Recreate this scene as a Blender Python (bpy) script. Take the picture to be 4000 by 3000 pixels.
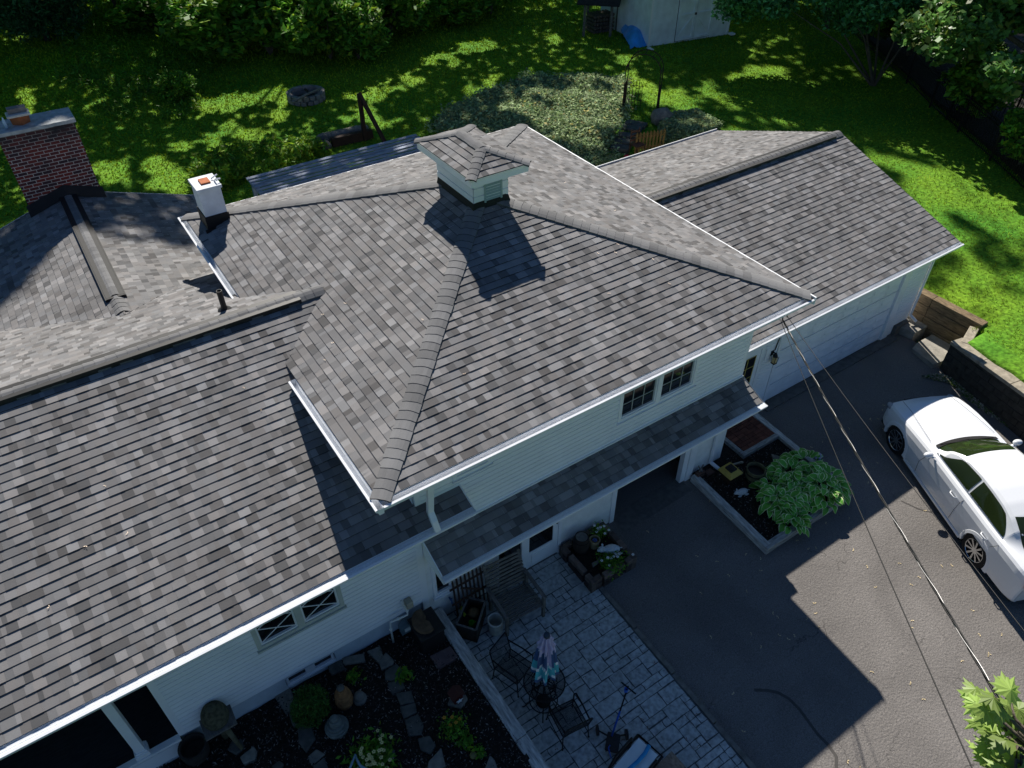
import bpy, math, random
import numpy as np
from mathutils import Vector, Matrix

random.seed(7)
R = math.radians
for o in list(bpy.data.objects):
    bpy.data.objects.remove(o)
SC = bpy.context.scene
COL = SC.collection

# ------------------------------------------------------------------ camera
CX, CY, FL = 2000.0, 1500.0, 2943.66          # measured on the 4000x3000 photograph
CAM = np.array([0.0, 0.0, 12.5])
_x = np.array([3261.0, 1439.5, -1627.8]); _x /= np.linalg.norm(_x)
_y = np.array([-1443.0, 1428.1, -1627.8]); _y -= _x * (_x @ _y); _y /= np.linalg.norm(_y)
_z = np.cross(_x, _y)
MW = np.array([_x, _y, _z])                   # world = MW @ camera vector
cam_d = bpy.data.cameras.new("camera")
cam = bpy.data.objects.new("camera", cam_d)
COL.objects.link(cam)
m4 = Matrix.Identity(4)
for i in range(3):
    for j in range(3):
        m4[i][j] = MW[i, j]
    m4[i][3] = CAM[i]
cam.matrix_world = m4
cam_d.sensor_width = 36.0
cam_d.lens = 36.0 * FL / 4000.0
cam_d.clip_start = 0.1
cam_d.clip_end = 2000.0
SC.camera = cam

# ------------------------------------------------------------------ light
SUN = np.array([0.455, 1.01, 1.0]); SUN /= np.linalg.norm(SUN)     # direction towards the sun
SHX, SHY = -0.45, -0.98                                           # shadow shift per metre of height
w = bpy.data.worlds.new("World")
SC.world = w
w.use_nodes = True
nt = w.node_tree
bg = nt.nodes["Background"]
sky = nt.nodes.new("ShaderNodeTexSky")
sky.sky_type = 'NISHITA'
sky.sun_disc = False
sky.sun_elevation = math.asin(SUN[2])
sky.sun_rotation = math.atan2(SUN[0], SUN[1])
sky.ozone_density = 10.0
sky.dust_density = 0.2
sky.air_density = 1.0
nt.links.new(sky.outputs[0], bg.inputs[0])
bg.inputs[1].default_value = 0.051
sd = bpy.data.lights.new("sun", 'SUN')
sd.energy = 5.0
sd.angle = R(0.55)
sd.color = (1.0, 0.945, 0.87)
so = bpy.data.objects.new("sun", sd)
COL.objects.link(so)
so.rotation_euler = Vector(SUN).to_track_quat('Z', 'Y').to_euler()
so.location = (10, 30, 40)
SC.view_settings.view_transform = 'Standard'
SC.view_settings.look = 'None'
SC.view_settings.exposure = 0.46
SC.view_settings.gamma = 1.0


# ------------------------------------------------------------------ helpers
def ray(sx, sy):
    d = MW @ np.array([sx - CX, -(sy - CY), -FL])
    return d / np.linalg.norm(d)


def PZ(sx, sy, z):
    d = ray(sx, sy)
    return CAM + d * ((z - CAM[2]) / d[2])


def PD(sx, sy, dist):
    return CAM + ray(sx, sy) * dist


def proj(p):
    v = MW.T @ (np.array(p, float) - CAM)
    return CX + FL * v[0] / -v[2], CY - FL * v[1] / -v[2]


def tag(o, label=None, cat=None, group=None, kind=None):
    if label: o['label'] = label
    if cat: o['category'] = cat
    if group: o['group'] = group
    if kind: o['kind'] = kind
    return o


def thing(name, loc, label, cat, group=None, rz=0.0):
    o = bpy.data.objects.new(name, None)
    o.empty_display_size = 0.2
    COL.objects.link(o)
    o.location = loc
    o.rotation_euler = (0, 0, rz)
    tag(o, label, cat, group)
    return o


def copy_tree(o, loc=None, rz=None, sc=None, label=None, parent=None):
    c = o.copy()
    COL.objects.link(c)
    if parent is not None:
        c.parent = parent
    if loc is not None: c.location = loc
    if rz is not None: c.rotation_euler = (0, 0, rz)
    if sc is not None: c.scale = (sc, sc, sc) if not hasattr(sc, '__len__') else sc
    if label: c['label'] = label
    for ch in list(o.children):
        copy_tree(ch, parent=c)
    return c


# ---- materials
MATS = {}


def nodes_of(name):
    m = bpy.data.materials.new(name)
    m.use_nodes = True
    t = m.node_tree
    b = t.nodes["Principled BSDF"]
    return m, t, b


def mat(name, c, rough=0.7, var=0.15, scale=6.0, bump=0.0, bscale=40.0, metal=0.0, attr=False,
        spec=0.3, stretch=(1, 1, 1), c2=None, coat=0.0, trans=0.0, detail=6.0):
    if name in MATS: return MATS[name]
    m, t, b = nodes_of(name)
    N, L = t.nodes, t.links
    tc = N.new("ShaderNodeTexCoord")
    mp = N.new("ShaderNodeMapping")
    mp.inputs['Scale'].default_value = stretch
    L.new(tc.outputs['Object'], mp.inputs[0])
    nz = N.new("ShaderNodeTexNoise")
    nz.inputs['Scale'].default_value = scale
    nz.inputs['Detail'].default_value = detail
    L.new(mp.outputs[0], nz.inputs['Vector'])
    rp = N.new("ShaderNodeValToRGB")
    rp.color_ramp.elements[0].position = 0.3
    rp.color_ramp.elements[1].position = 0.7
    a = c2 if c2 else tuple(max(0, v * (1 - var)) for v in c)
    bb = c if c2 else tuple(v * (1 + var) for v in c)
    rp.color_ramp.elements[0].color = (*a, 1)
    rp.color_ramp.elements[1].color = (*bb, 1)
    L.new(nz.outputs[0], rp.inputs[0])
    out = rp.outputs[0]
    if attr:
        at = N.new("ShaderNodeAttribute"); at.attribute_name = 'Col'
        mx = N.new("ShaderNodeMix"); mx.data_type = 'RGBA'; mx.blend_type = 'MULTIPLY'
        mx.inputs[0].default_value = 1.0
        L.new(out, mx.inputs[6]); L.new(at.outputs[0], mx.inputs[7])
        out = mx.outputs[2]
    L.new(out, b.inputs['Base Color'])
    b.inputs['Roughness'].default_value = rough
    b.inputs['Metallic'].default_value = metal
    b.inputs['Specular IOR Level'].default_value = spec
    if coat: b.inputs['Coat Weight'].default_value = coat
    if bump:
        n2 = N.new("ShaderNodeTexNoise"); n2.inputs['Scale'].default_value = bscale
        n2.inputs['Detail'].default_value = 5
        L.new(mp.outputs[0], n2.inputs['Vector'])
        bp = N.new("ShaderNodeBump"); bp.inputs['Strength'].default_value = bump
        bp.inputs['Distance'].default_value = 0.02
        L.new(n2.outputs[0], bp.inputs['Height'])
        L.new(bp.outputs[0], b.inputs['Normal'])
    if trans:
        tr = N.new("ShaderNodeBsdfTranslucent"); L.new(out, tr.inputs[0])
        ms = N.new("ShaderNodeMixShader"); ms.inputs[0].default_value = trans
        L.new(b.outputs[0], ms.inputs[1]); L.new(tr.outputs[0], ms.inputs[2])
        L.new(ms.outputs[0], N["Material Output"].inputs[0])
    MATS[name] = m
    return m


def glass(name, c=(0.008, 0.01, 0.012), rough=0.04):
    if name in MATS: return MATS[name]
    m, t, b = nodes_of(name)
    b.inputs['Base Color'].default_value = (*c, 1)
    b.inputs['Roughness'].default_value = rough
    b.inputs['Specular IOR Level'].default_value = 0.5
    MATS[name] = m
    return m


shingle_m = mat('shingle_granules', (1, 1, 1), 0.95, 0.12, 1.1, 0.25, 160.0, attr=True, spec=0.1, detail=14)
white_m = mat('white_siding', (0.83, 0.86, 0.88), 0.6, 0.05, 2.0, spec=0.25)
trim_m = mat('white_trim', (0.85, 0.87, 0.88), 0.45, 0.05, 3.0, spec=0.35)
gut_m = mat('gutter_metal', (0.82, 0.84, 0.86), 0.35, 0.05, 4.0, spec=0.5)
guard_m = mat('gutter_guard', (0.74, 0.79, 0.82), 0.5, 0.10, 40.0, spec=0.4)
stucco_m = mat('white_stucco', (0.80, 0.82, 0.80), 0.85, 0.08, 5.0, 0.3, 25.0)
found_m = mat('painted_foundation', (0.50, 0.57, 0.62), 0.85, 0.08, 5.0, 0.3, 25.0)
flash_m = mat('black_flashing', (0.012, 0.012, 0.013), 0.6, 0.2, 5.0)
black_m = mat('black_metal', (0.006, 0.006, 0.006), 0.5, 0.2, 8.0, spec=0.3)
plastic_m = mat('black_plastic', (0.02, 0.02, 0.02), 0.5, 0.2, 8.0)
glass_m = glass('window_glass')
wood_w = mat('weathered_wood', (0.16, 0.15, 0.135), 0.9, 0.35, 7.0, 0.4, 30.0, stretch=(4, 1, 4))
wood_g = mat('grey_timber', (0.52, 0.51, 0.47), 0.9, 0.45, 5.0, 0.5, 30.0, stretch=(6, 1, 6))
wood_gx = mat('grey_timber_cross', (0.34, 0.335, 0.31), 0.9, 0.45, 5.0, 0.5, 30.0, stretch=(1, 6, 6))
dark_wood = mat('dark_brown_wood', (0.05, 0.028, 0.02), 0.8, 0.3, 8.0)
bench_wood = mat('bench_wood', (0.15, 0.14, 0.12), 0.85, 0.4, 9.0, stretch=(1, 8, 1))
stone_m = mat('field_stone', (0.10, 0.10, 0.088), 0.9, 0.35, 7.0, 0.5, 14.0)
stone_l = mat('pale_stone', (0.21, 0.20, 0.17), 0.9, 0.30, 9.0, 0.4, 18.0)
conc_m = mat('old_concrete', (0.30, 0.28, 0.24), 0.9, 0.25, 6.0, 0.4, 24.0)
lwall_m = mat('stone_cap', (0.33, 0.29, 0.22), 0.9, 0.30, 8.0, 0.4, 20.0)
terra_m = mat('terracotta', (0.42, 0.13, 0.05), 0.8, 0.2, 9.0)
green_leaf = mat('leaf_green', (0.12, 0.30, 0.03), 0.6, 0.2, 3.0, attr=True, trans=0.35, spec=0.25)
dark_leaf = mat('leaf_dark', (0.065, 0.21, 0.075), 0.6, 0.2, 3.0, attr=True, trans=0.25, spec=0.25)
maple_leaf = mat('leaf_maple', (0.12, 0.26, 0.06), 0.45, 0.15, 3.0, attr=True, trans=0.4, spec=0.4)
canopy_leaf = mat('leaf_canopy', (0.14, 0.40, 0.05), 0.7, 0.15, 3.0, attr=True, trans=0.55)
cover_leaf = mat('leaf_ground_cover', (0.32, 0.42, 0.20), 0.7, 0.2, 3.0, attr=True, trans=0.25, spec=0.2)
bark_m = mat('bark', (0.10, 0.085, 0.065), 0.95, 0.35, 8.0, 0.6, 20.0, stretch=(2, 2, 0.5))
bark_d = mat('bark_dark', (0.03, 0.027, 0.024), 0.95, 0.35, 8.0, 0.6, 20.0, stretch=(2, 2, 0.5))


# ---- mesh builder
class MB:
    def __init__(s):
        s.v = []; s.f = []; s.c = []; s.mi = []; s.cur = 0

    def quad(s, pts, col=None):
        n = len(s.v)
        s.v.extend([tuple(map(float, p)) for p in pts])
        s.f.append(tuple(range(n, n + len(pts))))
        s.c.append(col); s.mi.append(s.cur)
        return s

    def faces(s, vs, fs, col=None):
        n = len(s.v)
        s.v.extend([tuple(map(float, p)) for p in vs])
        for f in fs:
            s.f.append(tuple(n + i for i in f)); s.c.append(col); s.mi.append(s.cur)
        return s

    def box(s, a, b, col=None):
        x0, y0, z0 = a; x1, y1, z1 = b
        vs = [(x0, y0, z0), (x1, y0, z0), (x1, y1, z0), (x0, y1, z0), (x0, y0, z1), (x1, y0, z1), (x1, y1, z1), (x0, y1, z1)]
        return s.faces(vs, [(3, 2, 1, 0), (4, 5, 6, 7), (0, 1, 5, 4), (1, 2, 6, 5), (2, 3, 7, 6), (3, 0, 4, 7)], col)

    def obox(s, c, ex, ey, ez, hx, hy, hz, col=None):
        c, ex, ey, ez = [np.array(q, float) for q in (c, ex, ey, ez)]
        vs = [c + ex * hx * i + ey * hy * j + ez * hz * k for k in (-1, 1) for i, j in ((-1, -1), (1, -1), (1, 1), (-1, 1))]
        return s.faces(vs, [(3, 2, 1, 0), (4, 5, 6, 7), (0, 1, 5, 4), (1, 2, 6, 5), (2, 3, 7, 6), (3, 0, 4, 7)], col)

    def beam(s, p, q, wd, ht, up=(0, 0, 1), col=None):
        p = np.array(p, float); q = np.array(q, float)
        d = q - p; ln = np.linalg.norm(d); d /= ln
        u = np.array(up, float); sd_ = np.cross(d, u)
        if np.linalg.norm(sd_) < 1e-5: sd_ = np.cross(d, np.array([1.0, 0, 0]))
        sd_ /= np.linalg.norm(sd_); u = np.cross(sd_, d)
        return s.obox((p + q) / 2, d, sd_, u, ln / 2, wd / 2, ht / 2, col)

    def tube(s, pts, r, n=8, cap=True, col=None):
        pts = [np.array(p, float) for p in pts]
        rs = r if hasattr(r, '__len__') else [r] * len(pts)
        vs = []; fs = []
        prev = None
        for i, p in enumerate(pts):
            d = pts[min(i + 1, len(pts) - 1)] - pts[max(i - 1, 0)]
            d = d / (np.linalg.norm(d) + 1e-9)
            a = prev if prev is not None else (np.array([1.0, 0, 0]) if abs(d[0]) < 0.8 else np.array([0, 1.0, 0]))
            a = a - d * (a @ d); a /= np.linalg.norm(a); prev = a
            b = np.cross(d, a)
            for k in range(n):
                t = 2 * math.pi * k / n
                vs.append(p + (a * math.cos(t) + b * math.sin(t)) * rs[i])
        for i in range(len(pts) - 1):
            for k in range(n):
                k2 = (k + 1) % n
                fs.append((i * n + k, i * n + k2, (i + 1) * n + k2, (i + 1) * n + k))
        if cap:
            fs.append(tuple(range(n))[::-1]); fs.append(tuple((len(pts) - 1) * n + k for k in range(n)))
        return s.faces(vs, fs, col)

    def lathe(s, c, prof, n=16, col=None, sx=1.0, sy=1.0):
        vs = []; fs = []
        for r, z in prof:
            for k in range(n):
                t = 2 * math.pi * k / n
                vs.append((c[0] + r * sx * math.cos(t), c[1] + r * sy * math.sin(t), c[2] + z))
        for i in range(len(prof) - 1):
            for k in range(n):
                k2 = (k + 1) % n
                fs.append((i * n + k, i * n + k2, (i + 1) * n + k2, (i + 1) * n + k))
        if prof[0][0] > 1e-4: fs.append(tuple(range(n))[::-1])
        if prof[-1][0] > 1e-4: fs.append(tuple((len(prof) - 1) * n + k for k in range(n)))
        return s.faces(vs, fs, col)

    def prism(s, poly, z0, z1, col=None):
        n = len(poly)
        vs = [(p[0], p[1], z0 if not callable(z0) else z0(p)) for p in poly] + [(p[0], p[1], z1 if not callable(z1) else z1(p)) for p in poly]
        fs = [tuple(range(n))[::-1], tuple(range(n, 2 * n))] + [(i, (i + 1) % n, n + (i + 1) % n, n + i) for i in range(n)]
        return s.faces(vs, fs, col)

    def blob(s, c, rx, ry, rz, seed=0, n=10, m=7, j=0.18, col=None, flat=None):
        rnd = random.Random(seed)
        vs = []; fs = []
        for i in range(m + 1):
            ph = math.pi * i / m
            for k in range(n):
                t = 2 * math.pi * k / n
                q = 1 + (rnd.random() - 0.5) * 2 * j
                if i in (0, m): q = 1
                z = c[2] + rz * math.cos(ph) * q
                if flat is not None: z = max(z, flat)
                vs.append((c[0] + rx * math.sin(ph) * math.cos(t) * q, c[1] + ry * math.sin(ph) * math.sin(t) * q, z))
        for i in range(m):
            for k in range(n):
                k2 = (k + 1) % n
                fs.append((i * n + k, (i + 1) * n + k, (i + 1) * n + k2, i * n + k2))
        return s.faces(vs, fs, col)

    def build(s, name, mats, parent=None, smooth=False, local=False, bevel=0.0, label=None, ang=None):
        me = bpy.data.meshes.new(name)
        off = np.zeros(3)
        rt = parent
        while rt is not None and rt.parent is not None: rt = rt.parent
        if rt is not None and not local: off = np.array(rt.location)
        V_ = np.array(s.v, float).reshape(-1, 3) - off
        me.from_pydata(V_.tolist(), [], s.f)
        if not isinstance(mats, (list, tuple)): mats = [mats]
        for m_ in mats: me.materials.append(m_)
        if any(s.mi): me.polygons.foreach_set('material_index', s.mi)
        if any(c is not None for c in s.c):
            a = me.color_attributes.new('Col', 'FLOAT_COLOR', 'CORNER')
            data = []
            for f, c in zip(s.f, s.c):
                c = c if c is not None else (1, 1, 1)
                if not hasattr(c, '__len__'): c = (c, c, c)
                data.extend([*c, 1.0] * len(f))
            a.data.foreach_set('color', data)
        if smooth:
            me.polygons.foreach_set('use_smooth', [True] * len(s.f))
            if ang:
                me.set_sharp_from_angle(angle=R(ang))
        me.update()
        o = bpy.data.objects.new(name, me)
        COL.objects.link(o)
        if parent is not None: o.parent = parent
        if bevel:
            b = o.modifiers.new('bevel', 'BEVEL'); b.width = bevel; b.segments = 2; b.limit_method = 'ANGLE'
        if label: o['label'] = label
        return o


def np_mesh(name, verts, nper, mat_, parent=None, cols=None, local=False):
    """many separate polygons with nper corners each, built from a numpy array"""
    nv = len(verts); nf = nv // nper
    rt = parent
    while rt is not None and rt.parent is not None: rt = rt.parent
    if rt is not None and not local: verts = verts - np.array(rt.location)
    me = bpy.data.meshes.new(name)
    me.vertices.add(nv); me.vertices.foreach_set('co', verts.astype(np.float32).ravel())
    me.loops.add(nv); me.loops.foreach_set('vertex_index', np.arange(nv, dtype=np.int32))
    me.polygons.add(nf); me.polygons.foreach_set('loop_start', np.arange(0, nv, nper, dtype=np.int32))
    me.update(calc_edges=True)
    me.materials.append(mat_)
    if cols is not None:
        a = me.color_attributes.new('Col', 'FLOAT_COLOR', 'CORNER')
        c4 = np.ones((nf, 4), np.float32); c4[:, :3] = cols
        a.data.foreach_set('color', np.repeat(c4, nper, axis=0).ravel())
    o = bpy.data.objects.new(name, me)
    COL.objects.link(o)
    if parent is not None: o.parent = parent
    return o


def leaf_quads(P, size, rng, up=0.5, aspect=0.5, sv=0.35):
    """diamond leaves at points P, random orientation biased upwards"""
    n = len(P)
    nr = rng.normal(size=(n, 3)); nr[:, 2] = np.abs(nr[:, 2]) + up
    nr /= np.linalg.norm(nr, axis=1)[:, None]
    a = rng.normal(size=(n, 3)); a -= nr * (a * nr).sum(1)[:, None]
    a /= np.linalg.norm(a, axis=1)[:, None]
    b = np.cross(nr, a)
    s = size * (1 + (rng.random(n) - 0.5) * 2 * sv)
    a = a * s[:, None]; b = b * (s * aspect)[:, None]
    q = np.stack([P - a, P + b - a * 0.1, P + a, P - b - a * 0.1], 1)
    return q.reshape(-1, 3)


def leaf_cols(n, rng, lo=0.55, hi=1.5, yel=0.15):
    k = lo + (hi - lo) * rng.random(n) ** 1.3
    c = np.stack([k, k, k], 1)
    y = rng.random(n) < yel
    c[y, 0] *= 1.6; c[y, 2] *= 0.7
    return c


def scat(me, rng):
    pass


# ------------------------------------------------------------------ roofs
def clip_poly(sub, clip):
    out = sub
    n = len(clip)
    for i in range(n):
        a = clip[i]; b = clip[(i + 1) % n]
        ex, ey = b[0] - a[0], b[1] - a[1]
        inp = out; out = []
        if not inp: return []
        for j in range(len(inp)):
            p = inp[j]; q = inp[(j + 1) % len(inp)]
            dp = ex * (p[1] - a[1]) - ey * (p[0] - a[0])
            dq = ex * (q[1] - a[1]) - ey * (q[0] - a[0])
            if dp >= 0: out.append(p)
            if (dp >= 0) != (dq >= 0):
                t = dp / (dp - dq)
                out.append((p[0] + (q[0] - p[0]) * t, p[1] + (q[1] - p[1]) * t))
    return out


PAL = [0.115, 0.145, 0.17, 0.188, 0.20, 0.214, 0.235, 0.27]
PW = [1.5, 1.7, 2.0, 2.6, 2.8, 2.0, 1.8, 1.6]


def slope(name, polys, org, u, vdir, parent, expo=0.143, seed=1, thick=0.0125, deck=True):
    """courses of architectural shingles laid on one roof plane; polys are convex 3-D pieces of it"""
    rnd = random.Random(seed)
    org = np.array(org, float); u = np.array(u, float); u /= np.linalg.norm(u)
    v = np.array(vdir, float); v /= np.linalg.norm(v)
    nrm = np.cross(u, v)
    if nrm[2] < 0: nrm = -nrm
    P2 = []
    for pl in polys:
        q = [((np.array(p) - org) @ u, (np.array(p) - org) @ v) for p in pl]
        ar = sum(q[i][0] * q[(i + 1) % len(q)][1] - q[(i + 1) % len(q)][0] * q[i][1] for i in range(len(q)))
        if ar < 0: q = q[::-1]
        P2.append(q)
    us = [p[0] for q in P2 for p in q]; vs_ = [p[1] for q in P2 for p in q]
    u0, u1, v0, v1 = min(us), max(us), min(vs_), max(vs_)
    mb = MB()
    W = lambda p, h: org + u * p[0] + v * p[1] + nrm * h
    k = 0; vv = v0
    while vv < v1:
        va, vb = vv, min(vv + expo, v1)
        x = u0 - rnd.random() * 0.3
        while x < u1:
            wdt = rnd.choice([0.06, 0.10, 0.12, 0.14, 0.15, 0.17, 0.19])
            tone = rnd.choices(PAL, PW)[0] * (1 + (rnd.random() - 0.5) * 0.10)
            wm = (rnd.random() - 0.5) * 0.05
            col = (tone * (1.02 + wm), tone, tone * (0.99 - wm * 0.8))
            th = thick + rnd.choice([0.0, 0.0, 0.004, 0.005])
            cell = [(x, va), (x + wdt, va), (x + wdt, vb), (x, vb)]
            for q in P2:
                c = clip_poly(cell, q)
                if len(c) < 3: continue
                hh = [th - (th - 0.002) * (p[1] - va) / expo for p in c]
                mb.quad([W(p, h) for p, h in zip(c, hh)], col)
                m = len(c)
                for i in range(m):
                    p, r_ = c[i], c[(i + 1) % m]
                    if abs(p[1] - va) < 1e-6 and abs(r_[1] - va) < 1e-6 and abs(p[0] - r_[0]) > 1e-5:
                        mb.quad([W(p, th), W(p, -0.004), W(r_, -0.004), W(r_, th)], (.018, .016, .015))  # black asphalt edge, darkened further to paint the shade below each course
            x += wdt
        vv += expo; k += 1
    if deck:
        for pl in polys:
            top = [np.array(p) - nrm * 0.006 for p in pl]; bot = [np.array(p) - nrm * 0.07 for p in pl]
            mb.cur = 1
            mb.quad(top); mb.quad(bot[::-1])
            for i in range(len(top)):
                j = (i + 1) % len(top)
                mb.quad([top[i], bot[i], bot[j], top[j]])
            mb.cur = 0
    return mb.build(name, [shingle_m, trim_m], parent)


def caps(name, p0, p1, dl, dr, parent, wd=0.15, expo=0.165, lift=0.004, seed=3, hgt=0.0, rnd_=0.014):
    """overlapping ridge or hip caps from the low end p0 to the high end p1; dl, dr: down-slope side directions"""
    rnd = random.Random(seed)
    p0 = np.array(p0, float); p1 = np.array(p1, float)
    d = p1 - p0; ln = np.linalg.norm(d); d /= ln
    dl = np.array(dl, float); dl /= np.linalg.norm(dl)
    dr = np.array(dr, float); dr /= np.linalg.norm(dr)
    up = np.array([0, 0, 1.0])
    mb = MB()
    n = int(ln / expo)
    for i in range(n):
        a = p0 + d * (i * expo); b = p0 + d * min((i + 1) * expo + 0.03, ln)
        ww = wd * (1 + (rnd.random() - 0.5) * 0.08)
        t = lift + 0.011
        tone = 0.185 * (1 + (rnd.random() - 0.5) * 0.30)
        prof = [(dl * ww - up * 0.012), (dl * ww * 0.55 + up * rnd_ * 0.6), (dl * ww * 0.18 + up * rnd_), (dr * ww * 0.18 + up * rnd_), (dr * ww * 0.55 + up * rnd_ * 0.6), (dr * ww - up * 0.012)]
        A = [a + q + up * (t + hgt) + d * (rnd.random() - .5) * .01 for q in prof]; B = [b + q + up * (0.006 + lift * 0.3 + hgt) for q in prof]
        G = [a + q + up * (hgt - 0.006) for q in prof]
        for k in range(5):
            f = tone * (0.95 + 0.1 * rnd.random())
            mb.quad([A[k], A[k + 1], B[k + 1], B[k]], f)
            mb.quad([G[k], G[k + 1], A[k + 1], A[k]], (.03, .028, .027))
        for k in (0, 5):
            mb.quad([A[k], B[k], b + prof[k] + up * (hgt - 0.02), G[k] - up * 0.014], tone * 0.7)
    return mb.build(name, shingle_m, parent)


def gutter(p0, p1, out, parent, depth=0.11, wd=0.125, guard=False, name='gutter'):
    """open trough along p0-p1 (top inner edge), out = horizontal outward direction"""
    p0 = np.array(p0, float); p1 = np.array(p1, float); o_ = np.array(out, float); up = np.array([0, 0, 1.0])
    d = (p1 - p0) / np.linalg.norm(p1 - p0)
    mb = MB()
    prof = [(0, 0.01), (0.003, -depth), (wd * 0.62, -depth), (wd * 0.72, -depth * 0.55), (wd, -depth * 0.25), (wd, 0.0), (wd - 0.034, 0.008), (wd - 0.034, -0.012)]
    n_in = [(wd - 0.034, -depth * 0.28), (wd * 0.66, -depth * 0.6), (wd * 0.56, -depth + 0.006), (0.009, -depth + 0.006), (0.006, 0.008)]
    pr = prof + n_in
    P = [[q + o_ * a + up * b for a, b in pr] for q in (p0, p1)]
    m = len(pr)
    for i in range(m):
        j = (i + 1) % m
        mb.quad([P[0][i], P[0][j], P[1][j], P[1][i]])
    for e, s_ in ((0, -1), (1, 1)):
        q = (p0, p1)[e]
        fc = [q + d * 0.003 * s_ + o_ * a + up * b for a, b in prof[:6]]
        mb.quad(fc if s_ < 0 else fc[::-1])
    if guard:
        mb.cur = 1
        for a0, a1, z0 in ((0.012, 0.04, 0.004), (0.043, 0.072, 0.003), (0.075, wd - 0.036, 0.0)):
            mb.quad([p0 + o_ * a0 + up * z0, p1 + o_ * a0 + up * z0, p1 + o_ * a1 + up * (z0 - 0.002), p0 + o_ * a1 + up * (z0 - 0.002)])
        mb.cur = 0
    return mb.build(name, [gut_m, guard_m], parent)


def lap_wall(mb, x0, x1, z0, z1, y, out=-1, axis='x', expo=0.105, t=0.026, holes=()):
    """lap siding on a wall plane: rows whose lower edge stands proud; holes = (x0, x1, z0, z1)"""
    z = z0
    while z < z1 - 1e-4:
        zt = min(z + expo, z1)
        spans = [(x0, x1)]
        for (h0, h1, hz0, hz1) in holes:
            if zt > hz0 + 1e-3 and z < hz1 - 1e-3:
                ns = []
                for a, b in spans:
                    if h0 > a: ns.append((a, min(b, h0)))
                    if h1 < b: ns.append((max(a, h1), b))
                spans = [q for q in ns if q[1] > q[0] + 1e-3]
        for a, b in spans:
            def W(s_, zz, off):
                return (s_, y + out * off, zz) if axis == 'x' else (y + out * off, s_, zz)
            zq = zt - .017
            mb.quad([W(a, z, t), W(b, z, t), W(b, zq, 0.020), W(a, zq, 0.020)]); mb.quad([W(a, zq, 0.020), W(b, zq, 0.020), W(b, zq, 0), W(a, zq, 0)]); mb.quad([W(a, zq, 0.0005), W(b, zq, 0.0005), W(b, zt, 0.0005), W(a, zt, 0.0005)])
            mb.quad([W(a, z, 0), W(b, z, 0), W(b, z, t), W(a, z, t)])
        z = zt


def wall_core(mb, x0, x1, z0, z1, y, th=0.15, inn=1, holes=()):
    """solid slab behind a south-facing wall plane with rectangular holes"""
    xs = sorted({x0, x1, *[h[0] for h in holes], *[h[1] for h in holes]})
    for a, b in zip(xs[:-1], xs[1:]):
        zc = [(z0, z1)]
        for h in holes:
            if h[0] < b - 1e-4 and h[1] > a + 1e-4:
                nz = []
                for p, q in zc:
                    if h[2] > p: nz.append((p, min(q, h[2])))
                    if h[3] < q: nz.append((max(p, h[3]), q))
                zc = nz
        for p, q in zc:
            if q > p: mb.box((a, y + 0.001, p), (b, y + th, q))


# ------------------------------------------------------------------ the house
YW = 7.10        # front wall plane
HX0, HX1, HY1 = 2.90, 10.32, 15.6
K = 0.327
house = thing('house', (6.6, 11.3, 0.0), 'split-level white clapboard house with grey shingled hip roof and attached garage', 'house')
E0, EX0, EX1, EY0, EY1 = 4.47, 2.20, 11.05, 6.60, 16.10


def zf(y): return E0 + K * (y - EY0)


hw = (EX1 - EX0) / 2
XM = EX0 + hw
A1 = (XM, EY0 + hw, E0 + K * hw)
A2 = (XM, EY1 - hw, E0 + K * hw)
c00 = (EX0, EY0, E0); c10 = (EX1, EY0, E0); c11 = (EX1, EY1, E0); c01 = (EX0, EY1, E0)
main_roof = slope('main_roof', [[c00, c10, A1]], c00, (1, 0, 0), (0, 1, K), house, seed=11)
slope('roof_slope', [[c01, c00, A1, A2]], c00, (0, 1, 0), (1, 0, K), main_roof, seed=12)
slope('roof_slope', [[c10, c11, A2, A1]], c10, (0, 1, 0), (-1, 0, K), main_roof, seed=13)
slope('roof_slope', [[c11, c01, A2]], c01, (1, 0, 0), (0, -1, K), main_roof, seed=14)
SL, SR_, SF, SB = (-1, 0, -K), (1, 0, -K), (0, -1, -K), (0, 1, -K)
hn = lambda a, b: tuple(0.72 * np.array(a) + 0.0 * np.array(b))
caps('hip_cap', c00, A1, (-1, 1, 0), (1, -1, 0), main_roof, seed=1, wd=0.155)
caps('hip_cap', c10, A1, (-1, -1, 0), (1, 1, 0), main_roof, seed=2, wd=0.155)
caps('hip_cap', c01, A2, (1, 1, 0), (-1, -1, 0), main_roof, seed=3, wd=0.155)
caps('hip_cap', c11, A2, (-1, 1, 0), (1, -1, 0), main_roof, seed=4, wd=0.155)
g_o = 0.004
gutter((EX0, EY0 - g_o, E0 - 0.03), (EX1, EY0 - g_o, E0 - 0.03), (0, -1, 0), main_roof)
gutter((EX0 - g_o, 9.70, E0 - 0.03), (EX0 - g_o, EY0 - .12, E0 - 0.03), (-1, 0, 0), main_roof)
gutter((EX0 - g_o, EY1 + .1, E0 - 0.03), (EX0 - g_o, 12.45, E0 - 0.03), (-1, 0, 0), main_roof)
mb = MB(); mb.box((EX1 + .003, EY0 - .12, E0 - 0.15), (EX1 + 0.035, EY1, E0 + 0.012)); mb.box((EX0, EY1 + .003, E0 - 0.15), (EX1, EY1 + 0.03, E0 + .005))
mb.build('fascia', trim_m, main_roof)
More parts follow.
